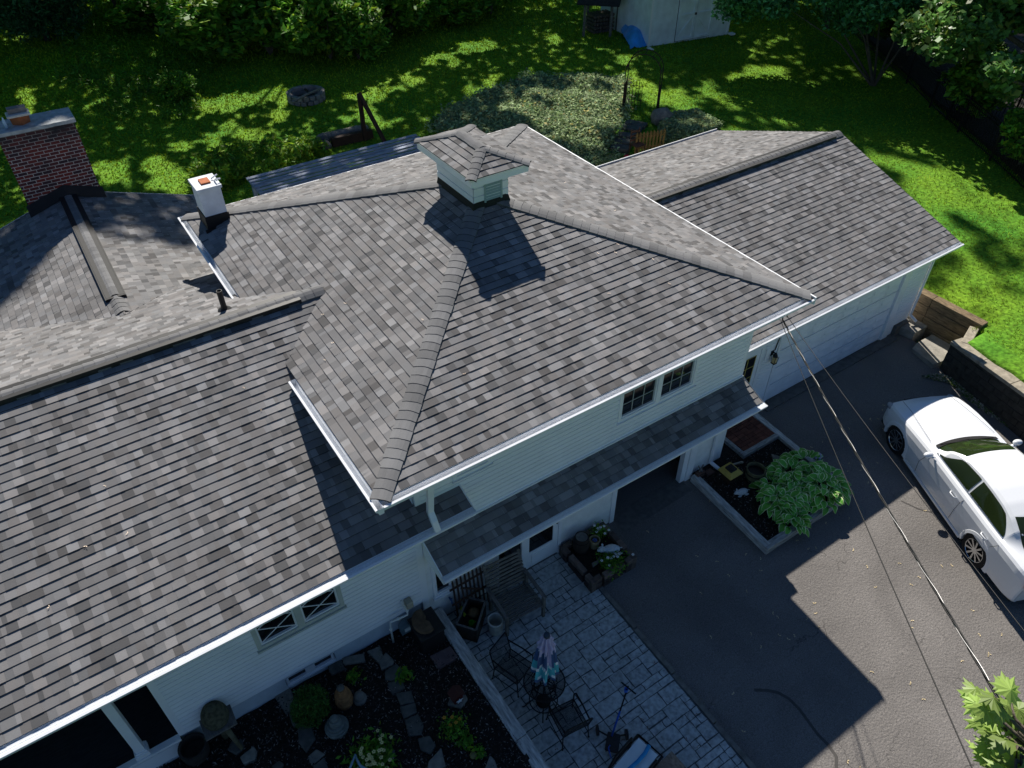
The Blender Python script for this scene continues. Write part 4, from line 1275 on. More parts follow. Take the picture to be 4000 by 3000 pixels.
# ------------------------------------------------------------------ the car
def build_car():
    fw = PG_(*(v / .553 for v in (1937, 948)), DZ, .34)
    rw = PG_(*(v / .553 for v in (2106, 1186)), DZ, .34)
    h = (fw - rw)[:2]; wb0 = np.linalg.norm(fw - rw); h = h / np.linalg.norm(h)
    rt = np.array([h[1], -h[0]])
    org = np.array([*(fw[:2] + rt * .90), 0.0])
    org[2] = DZ(org[1])
    pitch = math.atan2(fw[2] - rw[2], np.linalg.norm((fw - rw)[:2]))
    t = bpy.data.objects.new('car', None); COL.objects.link(t)
    t.location = org
    t.rotation_euler = (0, -pitch, math.atan2(h[1], h[0]))
    tag(t, 'white four-door sedan parked on the driveway beside the block wall', 'car')
    WB = wb0
    paint, tt, bb = nodes_of('white_car_paint')
    bb.inputs['Base Color'].default_value = (.80, .82, .84, 1); bb.inputs['Roughness'].default_value = .28
    bb.inputs['Coat Weight'].default_value = .7; bb.inputs['Coat Roughness'].default_value = .04
    cg, tt, bb = nodes_of('car_glass')
    bb.inputs['Base Color'].default_value = (.018, .030, .010, 1); bb.inputs['Roughness'].default_value = .03; bb.inputs['Specular IOR Level'].default_value = .6  # green tint puts the reflection of the trees into the glass colour
    chrome, tt, bb = nodes_of('chrome')
    bb.inputs['Base Color'].default_value = (.75, .77, .8, 1); bb.inputs['Metallic'].default_value = 1; bb.inputs['Roughness'].default_value = .15
    rub = mat('tyre_rubber', (.015, .015, .015), .85)
    S_ = WB / 3.05
    # station: x, half width, roofline z, belt z, roof half width, greenhouse factor
    st = [(.90, .50, .60, .55, .30, 0), (.875, .68, .72, .66, .38, 0), (.80, .80, .80, .74, .5, 0), (.62, .885, .875, .82, .6, 0), (.30, .925, .94, .88, .64, 0),
          (0, .94, .975, .92, .66, 0), (-.35, .945, 1.01, .955, .68, 0), (-.66, .945, 1.035, .975, .70, 0), (-.80, .945, 1.05, .985, .76, .06), (-1.05, .945, 1.19, .995, .70, .45),
          (-1.35, .945, 1.36, 1.0, .63, .86), (-1.60, .945, 1.445, 1.005, .60, 1), (-2.0, .945, 1.485, 1.01, .59, 1), (-2.4, .945, 1.485, 1.015, .59, 1), (-2.75, .945, 1.455, 1.02, .585, 1),
          (-3.05, .95, 1.39, 1.03, .60, .9), (-3.35, .95, 1.26, 1.04, .64, .55), (-3.62, .94, 1.13, 1.045, .72, .15), (-3.72, .935, 1.095, 1.045, .74, 0), (-3.95, .92, 1.08, 1.035, .70, 0),
          (-4.10, .88, 1.06, 1.01, .66, 0), (-4.16, .84, 1.0, .95, .62, 0), (-4.18, .80, .85, .80, .6, 0), (-4.17, .74, .55, .5, .5, 0)]
    st = np.array(st)
    xs = np.concatenate([np.linspace(.90, .62, 8), np.linspace(.58, -.62, 26), np.linspace(-.68, -3.72, 124), np.linspace(-3.76, -4.16, 10), [-4.18, -4.17]])
    o_ = np.argsort(-st[:, 0]) if False else None
    sx_ = -st[:, 0]
    sx_[-1] = 4.19
    def I(x, k):
        # smooth interpolation
        xx = -x
        return float(np.interp(xx, sx_, st[:, k]))
    rows = []
    for ii, x in enumerate(xs):
        xq = x if ii < len(xs) - 1 else -4.19
        f = [np.mean([I(xq + d, k) for d in (-.04, 0, .04)]) if -4.05 < xq < .7 else I(xq, k) for k in range(6)]
        _, wd, zt, zb_, rw_, g = f
        side = [(wd - .07, .20), (wd - .015, .27), (wd, .42), (wd, .62), (wd - .01, zb_ - .16), (wd - .035, zb_ - .045), (wd - .075, zb_)]
        ie = wd - .16
        side.append((ie, zb_ + .018))
        # upper: from inner edge to centre
        top = []
        if g > .02:
            zr_ = zt - .055
            top = [(ie * (1 - q) + (rw_ + .02) * q + .012 * math.sin(q * math.pi), zb_ + .018 + (zr_ - zb_ - .018) * q) for q in (.125, .25, .375, .5, .625, .75, .875, 1.0)] + [(rw_ - .05, zt - .022), (rw_ * .5, zt - .005), (0, zt)]
            if g < .999:
                # blend with the flat deck profile
                n_ = len(top)
                flat = [(ie * (1 - (i + 1) / n_), zb_ + .018 + (zt - zb_ - .018) * math.sin((i + 1) / n_ * math.pi / 2)) for i in range(n_)]
                gg = min(1, g * 1.6)
                top = [(a[0] * gg + b[0] * (1 - gg), a[1] * gg + b[1] * (1 - gg)) for a, b in zip(top, flat)]
        else:
            n_ = 11
            top = [(ie * (1 - (i + 1) / n_), zb_ + .018 + (zt - zb_ - .018) * math.sin((i + 1) / n_ * math.pi / 2)) for i in range(n_)]
        sec = side + top
        rows.append([(x * S_ if True else x, p[0], p[1]) for p in sec])
    m = len(rows[0])
    full = []
    for r in rows:
        full.append([(p[0], p[1], p[2]) for p in r] + [(p[0], -p[1], p[2]) for p in r[-2::-1]])
    M_ = len(full[0])
    body, ws, rwd, sg1, sg2, trim = MB(), MB(), MB(), MB(), MB(), MB()
    arch = lambda x, z: (math.hypot(x, z - .34) < .385) or (math.hypot(x + WB, z - .34) < .385)
    inner = MB()
    for i in range(len(full) - 1):
        for j in range(M_ - 1):
            a, b, c, d = full[i][j], full[i][j + 1], full[i + 1][j + 1], full[i + 1][j]
            cx0 = (a[0] + c[0]) / 2; cz0 = (a[2] + b[2] + c[2] + d[2]) / 4; cy0 = (a[1] + c[1]) / 2
            jj = j if j < m - 1 else M_ - 2 - j
            xx = cx0 / S_
            tgt = body
            if jj <= 6 and arch(cx0, cz0): continue
            tgt.quad([a, b, c, d])
    # round wheel openings: white lip + dark well
    body.quad([p for p in full[0]][::-1]); body.quad([p for p in full[-1]])
    body.build('body', paint, t, smooth=True, local=True, ang=40)
    xrow = np.array([r[0][0] for r in rows]) / S_
    def sect(x):
        i = int(np.argmin(np.abs(xrow[:-1] - x))); i0 = max(0, min(len(rows) - 3, i if xrow[i] >= x else i - 1))
        f = (xrow[i0] - x) / (xrow[i0] - xrow[i0 + 1] + 1e-9); f = min(1, max(0, f))
        return [(a_[1] * (1 - f) + b_[1] * f, a_[2] * (1 - f) + b_[2] * f) for a_, b_ in zip(rows[i0], rows[i0 + 1])]
    def grid_mesh(fn, na, nb, name, m_, flip=False):
        g = MB(); vs = [fn(i / na, j / nb) for i in range(na + 1) for j in range(nb + 1)]
        fs = [(i * (nb + 1) + j, (i + 1) * (nb + 1) + j, (i + 1) * (nb + 1) + j + 1, i * (nb + 1) + j + 1) for i in range(na) for j in range(nb)]
        if flip: fs = [f[::-1] for f in fs]
        g.faces(vs, fs); return g.build(name, m_, t, smooth=True, local=True)
    def top_pt(x, y, off=.006):
        sc = sect(x)[7:]; ys = [p[0] for p in sc][::-1]; zs = [p[1] for p in sc][::-1]
        return (x * S_, y, float(np.interp(abs(y), ys, zs)) + off)
    def wsf(u, v):
        q = v * 2 - 1; x0_ = -.70 - .20 * q * q; x1_ = -1.40 - .05 * q * q; x = x0_ + (x1_ - x0_) * u
        return top_pt(x, q * np.interp(-x, [.7, .9, 1.2, 1.45], [.70, .70, .62, .565]))
    grid_mesh(wsf, 16, 24, 'windscreen', cg)
    def rwf(u, v):
        q = v * 2 - 1; x = -3.08 - .54 * u + .06 * q * q * (1 - u)
        return top_pt(x, q * np.interp(-x, [3.0, 3.3, 3.65], [.54, .57, .60]))
    grid_mesh(rwf, 10, 16, 'rear_window', cg)
    def sidef(xa, xb, s_, ff, fr):
        def fn(u, v):
            xf_ = xa - ff * v ** 1.1; xr_ = xb + fr * v ** 2.2
            x = xf_ + (xr_ - xf_) * u; sc = sect(x)[7:16]
            k = min(7.999, .35 + v * 6.9); i = int(k); f = k - i
            y = sc[i][0] * (1 - f) + sc[i + 1][0] * f; z = sc[i][1] * (1 - f) + sc[i + 1][1] * f
            return (x * S_, s_ * (y + .006), z + .004)
        return fn
    for s_ in (1, -1):
        grid_mesh(sidef(-1.02, -2.08, s_, .46, .0), 16, 8, 'front_side_window', cg)
        grid_mesh(sidef(-2.14, -3.24, s_, .0, .34), 16, 8, 'rear_side_window', cg)
    for s in (1, -1):
        for wx in (0, -WB):
            ar = MB(); n_ = 22
            for k in range(n_):
                a0 = math.pi * (-.08 + 1.16 * k / n_); a1 = math.pi * (-.08 + 1.16 * (k + 1) / n_)
                q = lambda a, r_, y: (wx + r_ * math.cos(a), y * s, .34 + r_ * math.sin(a))
                ar.quad([q(a0, .362, .958), q(a1, .362, .958), q(a1, .425, .950), q(a0, .425, .950)]); ar.quad([q(a0, .425, .950), q(a1, .425, .950), q(a1, .46, .925), q(a0, .46, .925)])
                ar.quad([q(a0, .362, .958), q(a1, .362, .958), q(a1, .362, .85), q(a0, .362, .85)])
            ar.build('wheel_arch', paint, t, smooth=True, local=True, ang=40)
            wl = MB(); n_ = 22
            for k in range(n_):
                a0 = math.pi * (-.15 + 1.3 * k / n_); a1 = math.pi * (-.15 + 1.3 * (k + 1) / n_)
                wl.quad([q(a0, .40, .90), q(a1, .40, .90), q(a1, .40, .55), q(a0, .40, .55)])
            wl.quad([(wx + .42 * math.cos(math.pi * (-.15 + 1.3 * k / 22)), .56 * s, .34 + .42 * math.sin(math.pi * (-.15 + 1.3 * k / 22))) for k in range(23)])
            wl.build('wheel_well', rub, t, local=True)
            ty = MB()
            prof = [(.215, .0), (.235, -.012), (.33, -.012), (.352, .012), (.358, .05), (.358, .18), (.34, .215), (.25, .215)]
            n_ = 28; vs = []; fs = []
            for r_, dy in prof:
                for k in range(n_):
                    a = 2 * math.pi * k / n_; vs.append((wx + r_ * math.cos(a), (.925 - dy) * s, .352 + r_ * math.sin(a)))
            for i in range(len(prof) - 1):
                for k in range(n_): fs.append((i * n_ + k, i * n_ + (k + 1) % n_, (i + 1) * n_ + (k + 1) % n_, (i + 1) * n_ + k))
            ty.faces(vs, fs); wh = ty.build('wheel', rub, t, smooth=True, local=True, ang=45)
            rm = MB(); ws_ = MB()
            for k in range(n_):
                a0 = 2 * math.pi * k / n_; a1 = 2 * math.pi * (k + 1) / n_
                for (r0, y0, r1, y1) in ((.252, .932, .235, .940), (.235, .940, .222, .925), (.222, .925, .215, .82)):
                    rm.quad([(wx + r0 * math.cos(a0), y0 * s, .352 + r0 * math.sin(a0)), (wx + r0 * math.cos(a1), y0 * s, .352 + r0 * math.sin(a1)), (wx + r1 * math.cos(a1), y1 * s, .352 + r1 * math.sin(a1)), (wx + r1 * math.cos(a0), y1 * s, .352 + r1 * math.sin(a0))])
            for k in range(10):
                a = 2 * math.pi * k / 10 + .15
                for da in (-.05, .05):
                    p = (wx + .05 * math.cos(a + da * 3), .915 * s, .352 + .05 * math.sin(a + da * 3)); qq = (wx + .225 * math.cos(a + da), .928 * s, .352 + .225 * math.sin(a + da))
                    rm.beam(p, qq, .016, .016, up=(0, 1, 0))
            vs = [(wx, .935 * s, .352)] + [(wx + .065 * math.cos(2 * math.pi * k / 12), .925 * s, .352 + .065 * math.sin(2 * math.pi * k / 12)) for k in range(12)]
            rm.faces(vs, [(0, k + 1, (k + 1) % 12 + 1) for k in range(12)])
            rm.build('rim', chrome, wh, local=True)
            dk_ = MB(); dk_.quad([(wx + .22 * math.cos(2 * math.pi * k / 20), .86 * s, .352 + .22 * math.sin(2 * math.pi * k / 20)) for k in range(20)]); dk_.build('brake_disc', mat('brake_dark', (.02, .02, .022), .5, metal=.6), wh, local=True)
    # chrome belt line, handles, mirrors, lamps
    for s in (1, -1):
        bl = MB(); pts = [(x * S_, s * (I(x, 1) - .15), I(x, 3) + .028) for x in np.linspace(-1.0, -3.25, 24)]
        bl.tube(pts, .012, 6)
        pts = []
        for x in np.linspace(-1.08, -3.18, 30):
            pass
        bl.build('belt_moulding', chrome, t, smooth=True, local=True)
        for x in (-1.92, -2.95):
            hd = MB(); z = I(x, 3) - .17
            hd.tube([(x + .09, s * .945, z), (x + .06, s * .985, z + .005), (x - .06, s * .985, z + .005), (x - .09, s * .945, z)], .014, 8); hd.build('door_handle', paint, t, smooth=True, local=True)
        mr_ = MB(); mr_.blob((-1.02, s * 1.05, 1.06), .07, .11, .065, 2, 12, 8, .02); mr_.beam((-1.05, s * .9, 1.0), (-1.06, s * 1.0, 1.03), .06, .03)
        mr_.build('wing_mirror', paint, t, smooth=True, local=True)
        hl2 = MB(); hl2.blob((.70, s * .76, .70), .15, .09, .065, 3, 12, 8, .0); hl2.build('headlight', mat('lamp_lens', (.35, .36, .38), .1, .1), t, smooth=True, local=True)
        tl = MB(); tl.blob((-4.10, s * .79, .86), .075, .085, .15, 3, 12, 8, .0); tl.build('tail_light', mat('red_lens', (.45, .02, .015), .15, .1), t, smooth=True, local=True)
        ln = MB(); ln.tube([(-2.12, s * .952, .30), (-2.12, s * .957, .60), (-2.13, s * .948, .84), (-2.16, s * .905, .97)], .004, 5); ln.tube([(-.86, s * .952, .30), (-.82, s * .957, .6), (-.90, s * .945, .85), (-1.0, s * .90, .975)], .004, 5)
        ln.tube([(-3.16, s * .955, .80), (-3.24, s * .94, .95), (-3.28, s * .88, 1.03)], .004, 5)
        ln.build('door_seam', rub, t, local=True)
        sl = MB(); sl.box((-WB + .42, min(s * .86, s * .94), .17), (-.42, max(s * .86, s * .94), .24)); sl.build('sill', paint, t, local=True, bevel=.02)
        hs = MB(); hs.tube([(.66, s * .58, .885), (.3, s * .62, .952), (-.2, s * .70, 1.0), (-.66, s * .76, 1.03)], .004, 5); hs.build('hood_seam', rub, t, local=True)
    wpz = MB()
    wpz.beam((-.78, .62, 1.055), (-.80, -.02, 1.075), .02, .012); wpz.beam((-.78, -.04, 1.075), (-.80, -.62, 1.055), .02, .012); wpz.build('wiper', rub, t, local=True)
    cw = MB()
    for i in range(12):
        y0 = -.72 + i * .12; y1 = y0 + .12
        zc_ = lambda y: 1.055 - (y / .75) ** 2 * .025
        xf = lambda y: -.70 - (y / .75) ** 2 * .10 + .02
        cw.quad([(xf(y0), y0, zc_(y0) - .002), (xf(y1), y1, zc_(y1) - .002), (xf(y1) - .09, y1, zc_(y1) + .018), (xf(y0) - .09, y0, zc_(y0) + .018)])
    cw.build('cowl', rub, t, smooth=True, local=True)
    sr = MB(); sr.box((-2.45, -.38, 1.486), (-1.75, .38, 1.489)); 
    pl = MB(); pl.box((-4.21, -.16, .78), (-4.195, .16, .88)); pl.build('number_plate', trim_m, t, local=True)
    ub = MB(); ub.box((-4.0, -.80, .16), (.75, .80, .40)); ub.build('underbody', rub, t, local=True)
    gr_ = MB(); gr_.box((.885, -.32, .45), (.915, .32, .66)); gr_.build('grille', rub, t, local=True, bevel=.01)
    return t


build_car()

# ------------------------------------------------------------------ overhead cables
t = thing('power_cable', (10.45, 6.65, 4.1), 'thick twisted service cable running from the eave corner over the driveway', 'cable')
def cable(src_a, src_b, pa, zb_, sag, ext, r, name, parent, mats, twist=False):
    b = PZ(*src_b, zb_); a = np.array(pa, float)
    e = a + (b - a) * ext
    pts = [a + (e - a) * s - np.array([0, 0, sag * 4 * s * (1 - s)]) for s in np.linspace(0, 1, 40)]
    mb = MB()
    if not twist: mb.tube(pts, r, 6); return mb.build(name, mats, parent, smooth=True)
    return pts
alu = mat('bare_aluminium', (.38, .37, .36), .4, .1, 20, metal=.8)
V_ = lambda x, y: (x / .553, y / .553)
pts = cable(None, V_(2206, 1556), (10.45, 6.62, 4.12), 6.6, .12, 1.5, .02, '', t, None, True)
d_ = (pts[-1] - pts[0]) / np.linalg.norm(pts[-1] - pts[0]); sA = np.cross(d_, (0, 0, 1)); sA /= np.linalg.norm(sA); sB = np.cross(sA, d_)
fine = [pts[0] + (pts[-1] - pts[0]) * s - np.array([0, 0, .12 * 4 * s * (1 - s)]) for s in np.linspace(0, 1, 420)]
for k, (r, m_, nm) in enumerate(((.0075, black_m, 'insulated_wire'), (.0075, black_m, 'insulated_wire'), (.006, alu, 'neutral_wire'))):
    mb = MB(); ph = 2 * math.pi * k / 3
    mb.tube([p + sA * .010 * math.cos(i * .21 + ph) + sB * .010 * math.sin(i * .21 + ph) for i, p in enumerate(fine)], r, 5)
    mb.build(nm, m_, t, smooth=True)
mb = MB(); mb.tube([(10.45, 6.63, 4.12), (10.5, 6.7, 4.25), (10.62, 6.72, 4.22), (10.62, 6.66, 4.1)], .012, 6); mb.build('drip_loop', black_m, t)
t = thing('telephone_cable', (10.3, 6.65, 4.1), 'thin dark cable just left of the thick twisted cable', 'cable')
cable(None, V_(2040, 1493), (10.40, 6.62, 4.12), 6.4, .10, 1.5, .006, 'wire', t, black_m)
t = thing('drop_cable', (10.6, 6.65, 4.1), 'thin separate cable spreading right from the eave above the sedan', 'cable')
cable(None, V_(2206, 1330), (10.6, 6.66, 4.14), 5.6, .12, 1.5, .006, 'wire', t, black_m)

# ------------------------------------------------------------------ vegetation
LZ = lambda x, y: float(hl_(x, y))


def PL(sx, sy, dz=0.0):
    """point on the lawn seen at a place of the survey photograph"""
    z = 1.0
    for _ in range(8):
        p = PZ(sx, sy, z + dz); z = LZ(p[0], p[1])
    return PZ(sx, sy, z + dz)


VL = lambda x, y, dz=0.0: PL(x / .553, y / .553, dz)
rg = np.random.default_rng(21)

# grass blades over the visible lawn
n = 330000
gxr = rg.uniform(-6, 40, n); gyr = rg.uniform(0, 52, n)
pv = np.stack([gxr, gyr, hl_(gxr, gyr)], 1)
vv = (pv - CAM) @ MW
uu = CX + FL * vv[:, 0] / -vv[:, 2]; ww_ = CY - FL * vv[:, 1] / -vv[:, 2]
inside = (uu > -60) & (uu < 4060) & (ww_ > -80) & (ww_ < 2600) & (pv[:, 2] > .45)
house_m = ((pv[:, 0] < 3.2) & (pv[:, 1] < 20.1)) | ((pv[:, 0] < 18.1) & (pv[:, 1] < 16)) | ((pv[:, 0] > 2) & (pv[:, 0] < 11) & (pv[:, 1] < 16))
pv = pv[inside & ~house_m]
n = len(pv)
hgt = (.03 + .045 * rg.random(n)) * (1 + .02 * np.maximum(0, pv[:, 1] - 15))
a = rg.random(n) * 2 * np.pi; wv = .009 + .0007 * pv[:, 1]
dx = np.cos(a) * wv; dy = np.sin(a) * wv
lean = rg.normal(size=(n, 2)) * .05
tri = np.stack([np.stack([pv[:, 0] - dx, pv[:, 1] - dy, pv[:, 2] - .01], 1), np.stack([pv[:, 0] + dx, pv[:, 1] + dy, pv[:, 2] - .01], 1), np.stack([pv[:, 0] + lean[:, 0], pv[:, 1] + lean[:, 1], pv[:, 2] + hgt], 1)], 1)
cc = .5 + 1.1 * rg.random(n) ** 1.5
gc = np.stack([cc * (.9 + .5 * rg.random(n)), cc, cc * .8], 1)
blade_m = mat('grass_blade', (.21, .36, .022), .7, .3, .5, attr=True, trans=.3, spec=.15)
tag(np_mesh('grass', tri.reshape(-1, 3), 3, blade_m, cols=gc), 'short green lawn grass covering the yard behind the house', 'grass', kind='stuff')

# ground cover hillside between lawn and house
polygc = [(1170, 330), (930, 280), (980, 240), (1050, 205), (1140, 172), (1345, 172), (1350, 235), (1340, 300), (1325, 350), (1280, 370)]
def in_poly(px, py, poly):
    c = np.zeros(len(px), bool); j = len(poly) - 1
    for i in range(len(poly)):
        xi, yi = poly[i]; xj, yj = poly[j]
        c ^= ((yi > py) != (yj > py)) & (px < (xj - xi) * (py - yi) / (yj - yi + 1e-9) + xi); j = i
    return c
W_ = [VL(*q) for q in polygc]
n = 70000
xs_ = rg.uniform(min(p[0] for p in W_), max(p[0] for p in W_), n); ys_ = rg.uniform(min(p[1] for p in W_), max(p[1] for p in W_), n)
ok = in_poly(xs_, ys_, [(p[0], p[1]) for p in W_]); EX_ = [VL(*q) for q in [(1325, 350), (1318, 300), (1345, 248), (1412, 252), (1412, 300), (1385, 350)]]
ok &= ~in_poly(xs_, ys_, [(p[0], p[1]) for p in EX_])
xs_, ys_ = xs_[ok] + rg.normal(size=ok.sum()) * .22, ys_[ok] + rg.normal(size=ok.sum()) * .22
P = np.stack([xs_, ys_, hl_(xs_, ys_) + .02 + .20 * rg.random(len(xs_)) + .08 * np.sin(xs_ * 2.1) * np.sin(ys_ * 1.7)], 1)
tag(np_mesh('ground_cover', leaf_quads(P, .07, rg, .7, .55, .4), 4, cover_leaf, cols=leaf_cols(len(P), rg, .5, 1.6, .05)), 'pale green leafy ground cover spreading over the bank by the arch', 'ground cover', kind='stuff')
polyg2 = [(1420, 290), (1440, 258), (1500, 250), (1560, 280), (1515, 300), (1430, 320)]
W_ = [VL(*q) for q in polyg2]
n = 9000
xs_ = rg.uniform(min(p[0] for p in W_), max(p[0] for p in W_), n); ys_ = rg.uniform(min(p[1] for p in W_), max(p[1] for p in W_), n)
ok = in_poly(xs_, ys_, [(p[0], p[1]) for p in W_]); xs_, ys_ = xs_[ok], ys_[ok]
P = np.stack([xs_, ys_, hl_(xs_, ys_) + .08 + .22 * rg.random(len(xs_))], 1)
tag(np_mesh('ground_cover', leaf_quads(P, .085, rg, .7, .55, .4), 4, cover_leaf, cols=leaf_cols(len(P), rg, .6, 1.4, .05)), 'ground cover patch right of the stone steps beside the picket fence', 'ground cover', kind='stuff')


def clump_pts(c, rad, n, rng, nb=9, shell=.55, zs=1.0):
    """points spread over many overlapping leaf clumps that fill an ellipsoid"""
    c = np.array(c, float); rad = np.array(rad, float)
    d = rng.normal(size=(nb, 3)); d /= np.linalg.norm(d, axis=1)[:, None]
    cs = c + d * rad * (shell + (1 - shell) * rng.random((nb, 1))) * .8
    idx = rng.integers(0, nb, n)
    q = rng.normal(size=(n, 3)); q /= np.linalg.norm(q, axis=1)[:, None]
    r = rng.random((n, 1)) ** .45
    return cs[idx] + q * r * rad * (.30 + .12 * (idx % 4)[:, None] / 3)


def shrub_proto(seed, kind='round'):
    rng = np.random.default_rng(seed)
    t = thing('shrub', (0, 0, 0), 'x', 'shrub')
    P = clump_pts((0, 0, 1.0), (1.15, 1.15, .95), 5200, rng, nb=26, shell=.5)
    P[:, 2] = np.maximum(P[:, 2], .03)
    np_mesh('foliage', leaf_quads(P, .085, rng, .45, .5, .45), 4, green_leaf if kind != 'dark' else dark_leaf, parent=t, cols=leaf_cols(len(P), rng, .4, 1.9, .3), local=True)
    mb = MB()
    for k in range(7):
        a = rng.random() * 6.28; b = .3 + .5 * rng.random()
        mb.tube([(0, 0, 0), (.3 * b * math.cos(a), .3 * b * math.sin(a), .6), (1.0 * b * math.cos(a), 1.0 * b * math.sin(a), 1.3)], [.03, .02, .008], 5)
    mb.build('stem', bark_m, t, local=True)
    return t


sh_spots = [  # V x, V y, width scale, height scale, label
    (430, 92, 1.6, 1.5, 'leafy shrub at the left end of the back hedge row', 0),
    (500, 128, 2.2, 2.0, 'broad bright shrub bulging lowest toward the fire pit', 1),
    (585, 118, 2.1, 2.3, 'tall leafy shrub above the fire pit in the back row', 2),
    (650, 108, 2.0, 2.0, 'mid green shrub just right of the one above the fire pit', 0),
    (715, 128, 1.9, 2.2, 'shrub dipping toward the sunlit lawn patch', 1),
    (775, 128, 1.5, 1.8, 'small bright shrub above the large sun patch on the lawn', 2),
    (840, 88, 1.9, 1.9, 'dark leafy shrub right of centre in the back row', 0),
    (910, 66, 1.8, 1.7, 'low shrub near the right end of the back row', 1),
    (985, 46, 1.8, 1.7, 'small shrub second from the right end of the back row', 2),
    (1060, 30, 1.8, 1.8, 'shadowed shrub at the right end of the back row', 0),
    (470, 60, 2.5, 2.7, 'tall shrub behind the left end of the back hedge row', 2),
    (600, 50, 2.8, 3.0, 'large pale green shrub at the top edge above the fire pit', 0),
    (730, 45, 2.8, 3.2, 'large bright shrub at the top edge above the sun patch', 1),
    (850, 25, 2.6, 3.0, 'large shrub at the top edge behind the dark leafy shrub', 2),
    (960, 10, 2.5, 2.8, 'large shadowed shrub at the top edge right of centre', 0),
    (340, 62, 1.8, 1.2, 'low weedy shrub in the shade at upper left', 1),
    (395, 215, .8, .8, 'small pale weed bush standing alone in the shaded lawn', 2),
    (250, 15, 2.4, 2.6, 'shadowed shrub at the top edge beside the round evergreen', 0),
    (360, 12, 2.4, 2.6, 'dark shrub at the top edge left of the back row', 1),
    (20, 20, 2.0, 2.2, 'sunlit leafy shrub in the top left corner', 2),
]
protos = [shrub_proto(100 + i) for i in range(3)]
used = [False] * 3
for i, (vx, vy, sw, sh, lab, pi) in enumerate(sh_spots):
    p = VL(vx, vy)
    rz = rg.random() * 6.28; sc3 = (sw * (.9 + .2 * rg.random()), sw * (.9 + .2 * rg.random()), sh * .8)
    if not used[pi]:
        o = protos[pi]; used[pi] = True
        o.location = p; o.rotation_euler = (0, 0, rz); o.scale = sc3; o['label'] = lab
    else:
        o = copy_tree(protos[pi], p, rz, sc3, lab)
    o['category'] = 'shrub'; o['group'] = 'shrubs along the back edge of the yard'

# round dark evergreen at upper left
p = VL(105, 88)
t = thing('evergreen_bush', p, 'round dense dark evergreen bush at the upper left of the yard', 'bush')
P = clump_pts(p + (0, 0, 2.2), (2.6, 2.4, 2.2), 26000, rg, nb=60, shell=.75); P[:, 2] = np.maximum(P[:, 2], p[2] + .05)
np_mesh('foliage', leaf_quads(P, .11, rg, .3, .3, .4), 4, dark_leaf, parent=t, cols=leaf_cols(len(P), rg, .3, 1.0, .05))
mb = MB(); mb.tube([p, p + (0, 0, 2)], [.16, .08], 8); mb.build('trunk', bark_d, t)
# rough weeds along the back wall of the house and upper left
def weeds(name, poly, n, size, hmax, label, m_, col=(.5, 1.5, .4), zf_=None):
    W_ = [VL(*q) for q in poly]
    xs_ = rg.uniform(min(p[0] for p in W_), max(p[0] for p in W_), n); ys_ = rg.uniform(min(p[1] for p in W_), max(p[1] for p in W_), n)
    ok = in_poly(xs_, ys_, [(p[0], p[1]) for p in W_]); xs_, ys_ = xs_[ok], ys_[ok]
    den = np.sin(xs_ * 1.7) * np.sin(ys_ * 1.3) + rg.normal(size=len(xs_)) * .5
    k = den > -.2; xs_, ys_ = xs_[k], ys_[k]
    P = np.stack([xs_, ys_, hl_(xs_, ys_) + hmax * rg.random(len(xs_)) ** 1.5], 1)
    tag(np_mesh(name, leaf_quads(P, size, rg, .1, .25, .5), 4, m_, cols=leaf_cols(len(P), rg, *col)), label, 'weeds', kind='stuff')
weeds('tall_weeds', [(430, 350), (520, 330), (640, 318), (720, 330), (530, 395), (440, 440), (405, 420)], 15000, .12, .50, 'rough tall weeds growing behind the wing roof and the pergola', green_leaf, (.5, 1.8, .6))
weeds('meadow_growth', [(150, 20), (420, 60), (460, 150), (420, 260), (250, 260), (120, 180)], 30000, .09, .28, 'long shaded grass and weeds in the upper left yard', green_leaf, (.4, 1.5, .3))


# trees with trunk and crown
def tree(name, base, crown, label, m_leaf, nleaf, size, rng, nb=40, trunk_r=.25, trunks=1, bark=None, group=None, cols=(.45, 1.6, .2), asp=.55, up=.4):
    base = np.array(base, float)
    t = thing(name, base, label, 'tree', group)
    mb = MB(); cc_ = np.array(crown[0][0], float)
    for k in range(trunks):
        a = k * 2.4 + 1; sp = .0 if trunks == 1 else .25
        b0 = base + (sp * math.cos(a) * .6, sp * math.sin(a) * .6, -.1)
        for (c, r) in crown[:max(1, 4)]:
            c = np.array(c, float)
            tgt = c + rng.normal(size=3) * np.array(r) * .3
            mid = b0 * .45 + tgt * .55; mid[:2] = b0[:2] * .6 + tgt[:2] * .4
            mb.tube([b0, b0 * .7 + mid * .3, mid, tgt], [trunk_r, trunk_r * .8, trunk_r * .5, trunk_r * .15], 7)
    mb.build('trunk', bark or bark_m, t)
    pts = []
    tot = sum(r[0] * r[1] * r[2] for _, r in crown)
    for c, r in crown:
        f = r[0] * r[1] * r[2] / tot
        pts.append(clump_pts(c, r, int(nleaf * f), rng, nb=max(8, int(nb * f)), shell=.5))
    P = np.concatenate(pts)
    np_mesh('crown', leaf_quads(P, size, rng, up, asp, .4), 4, m_leaf, parent=t, cols=leaf_cols(len(P), rng, *cols))
    return t


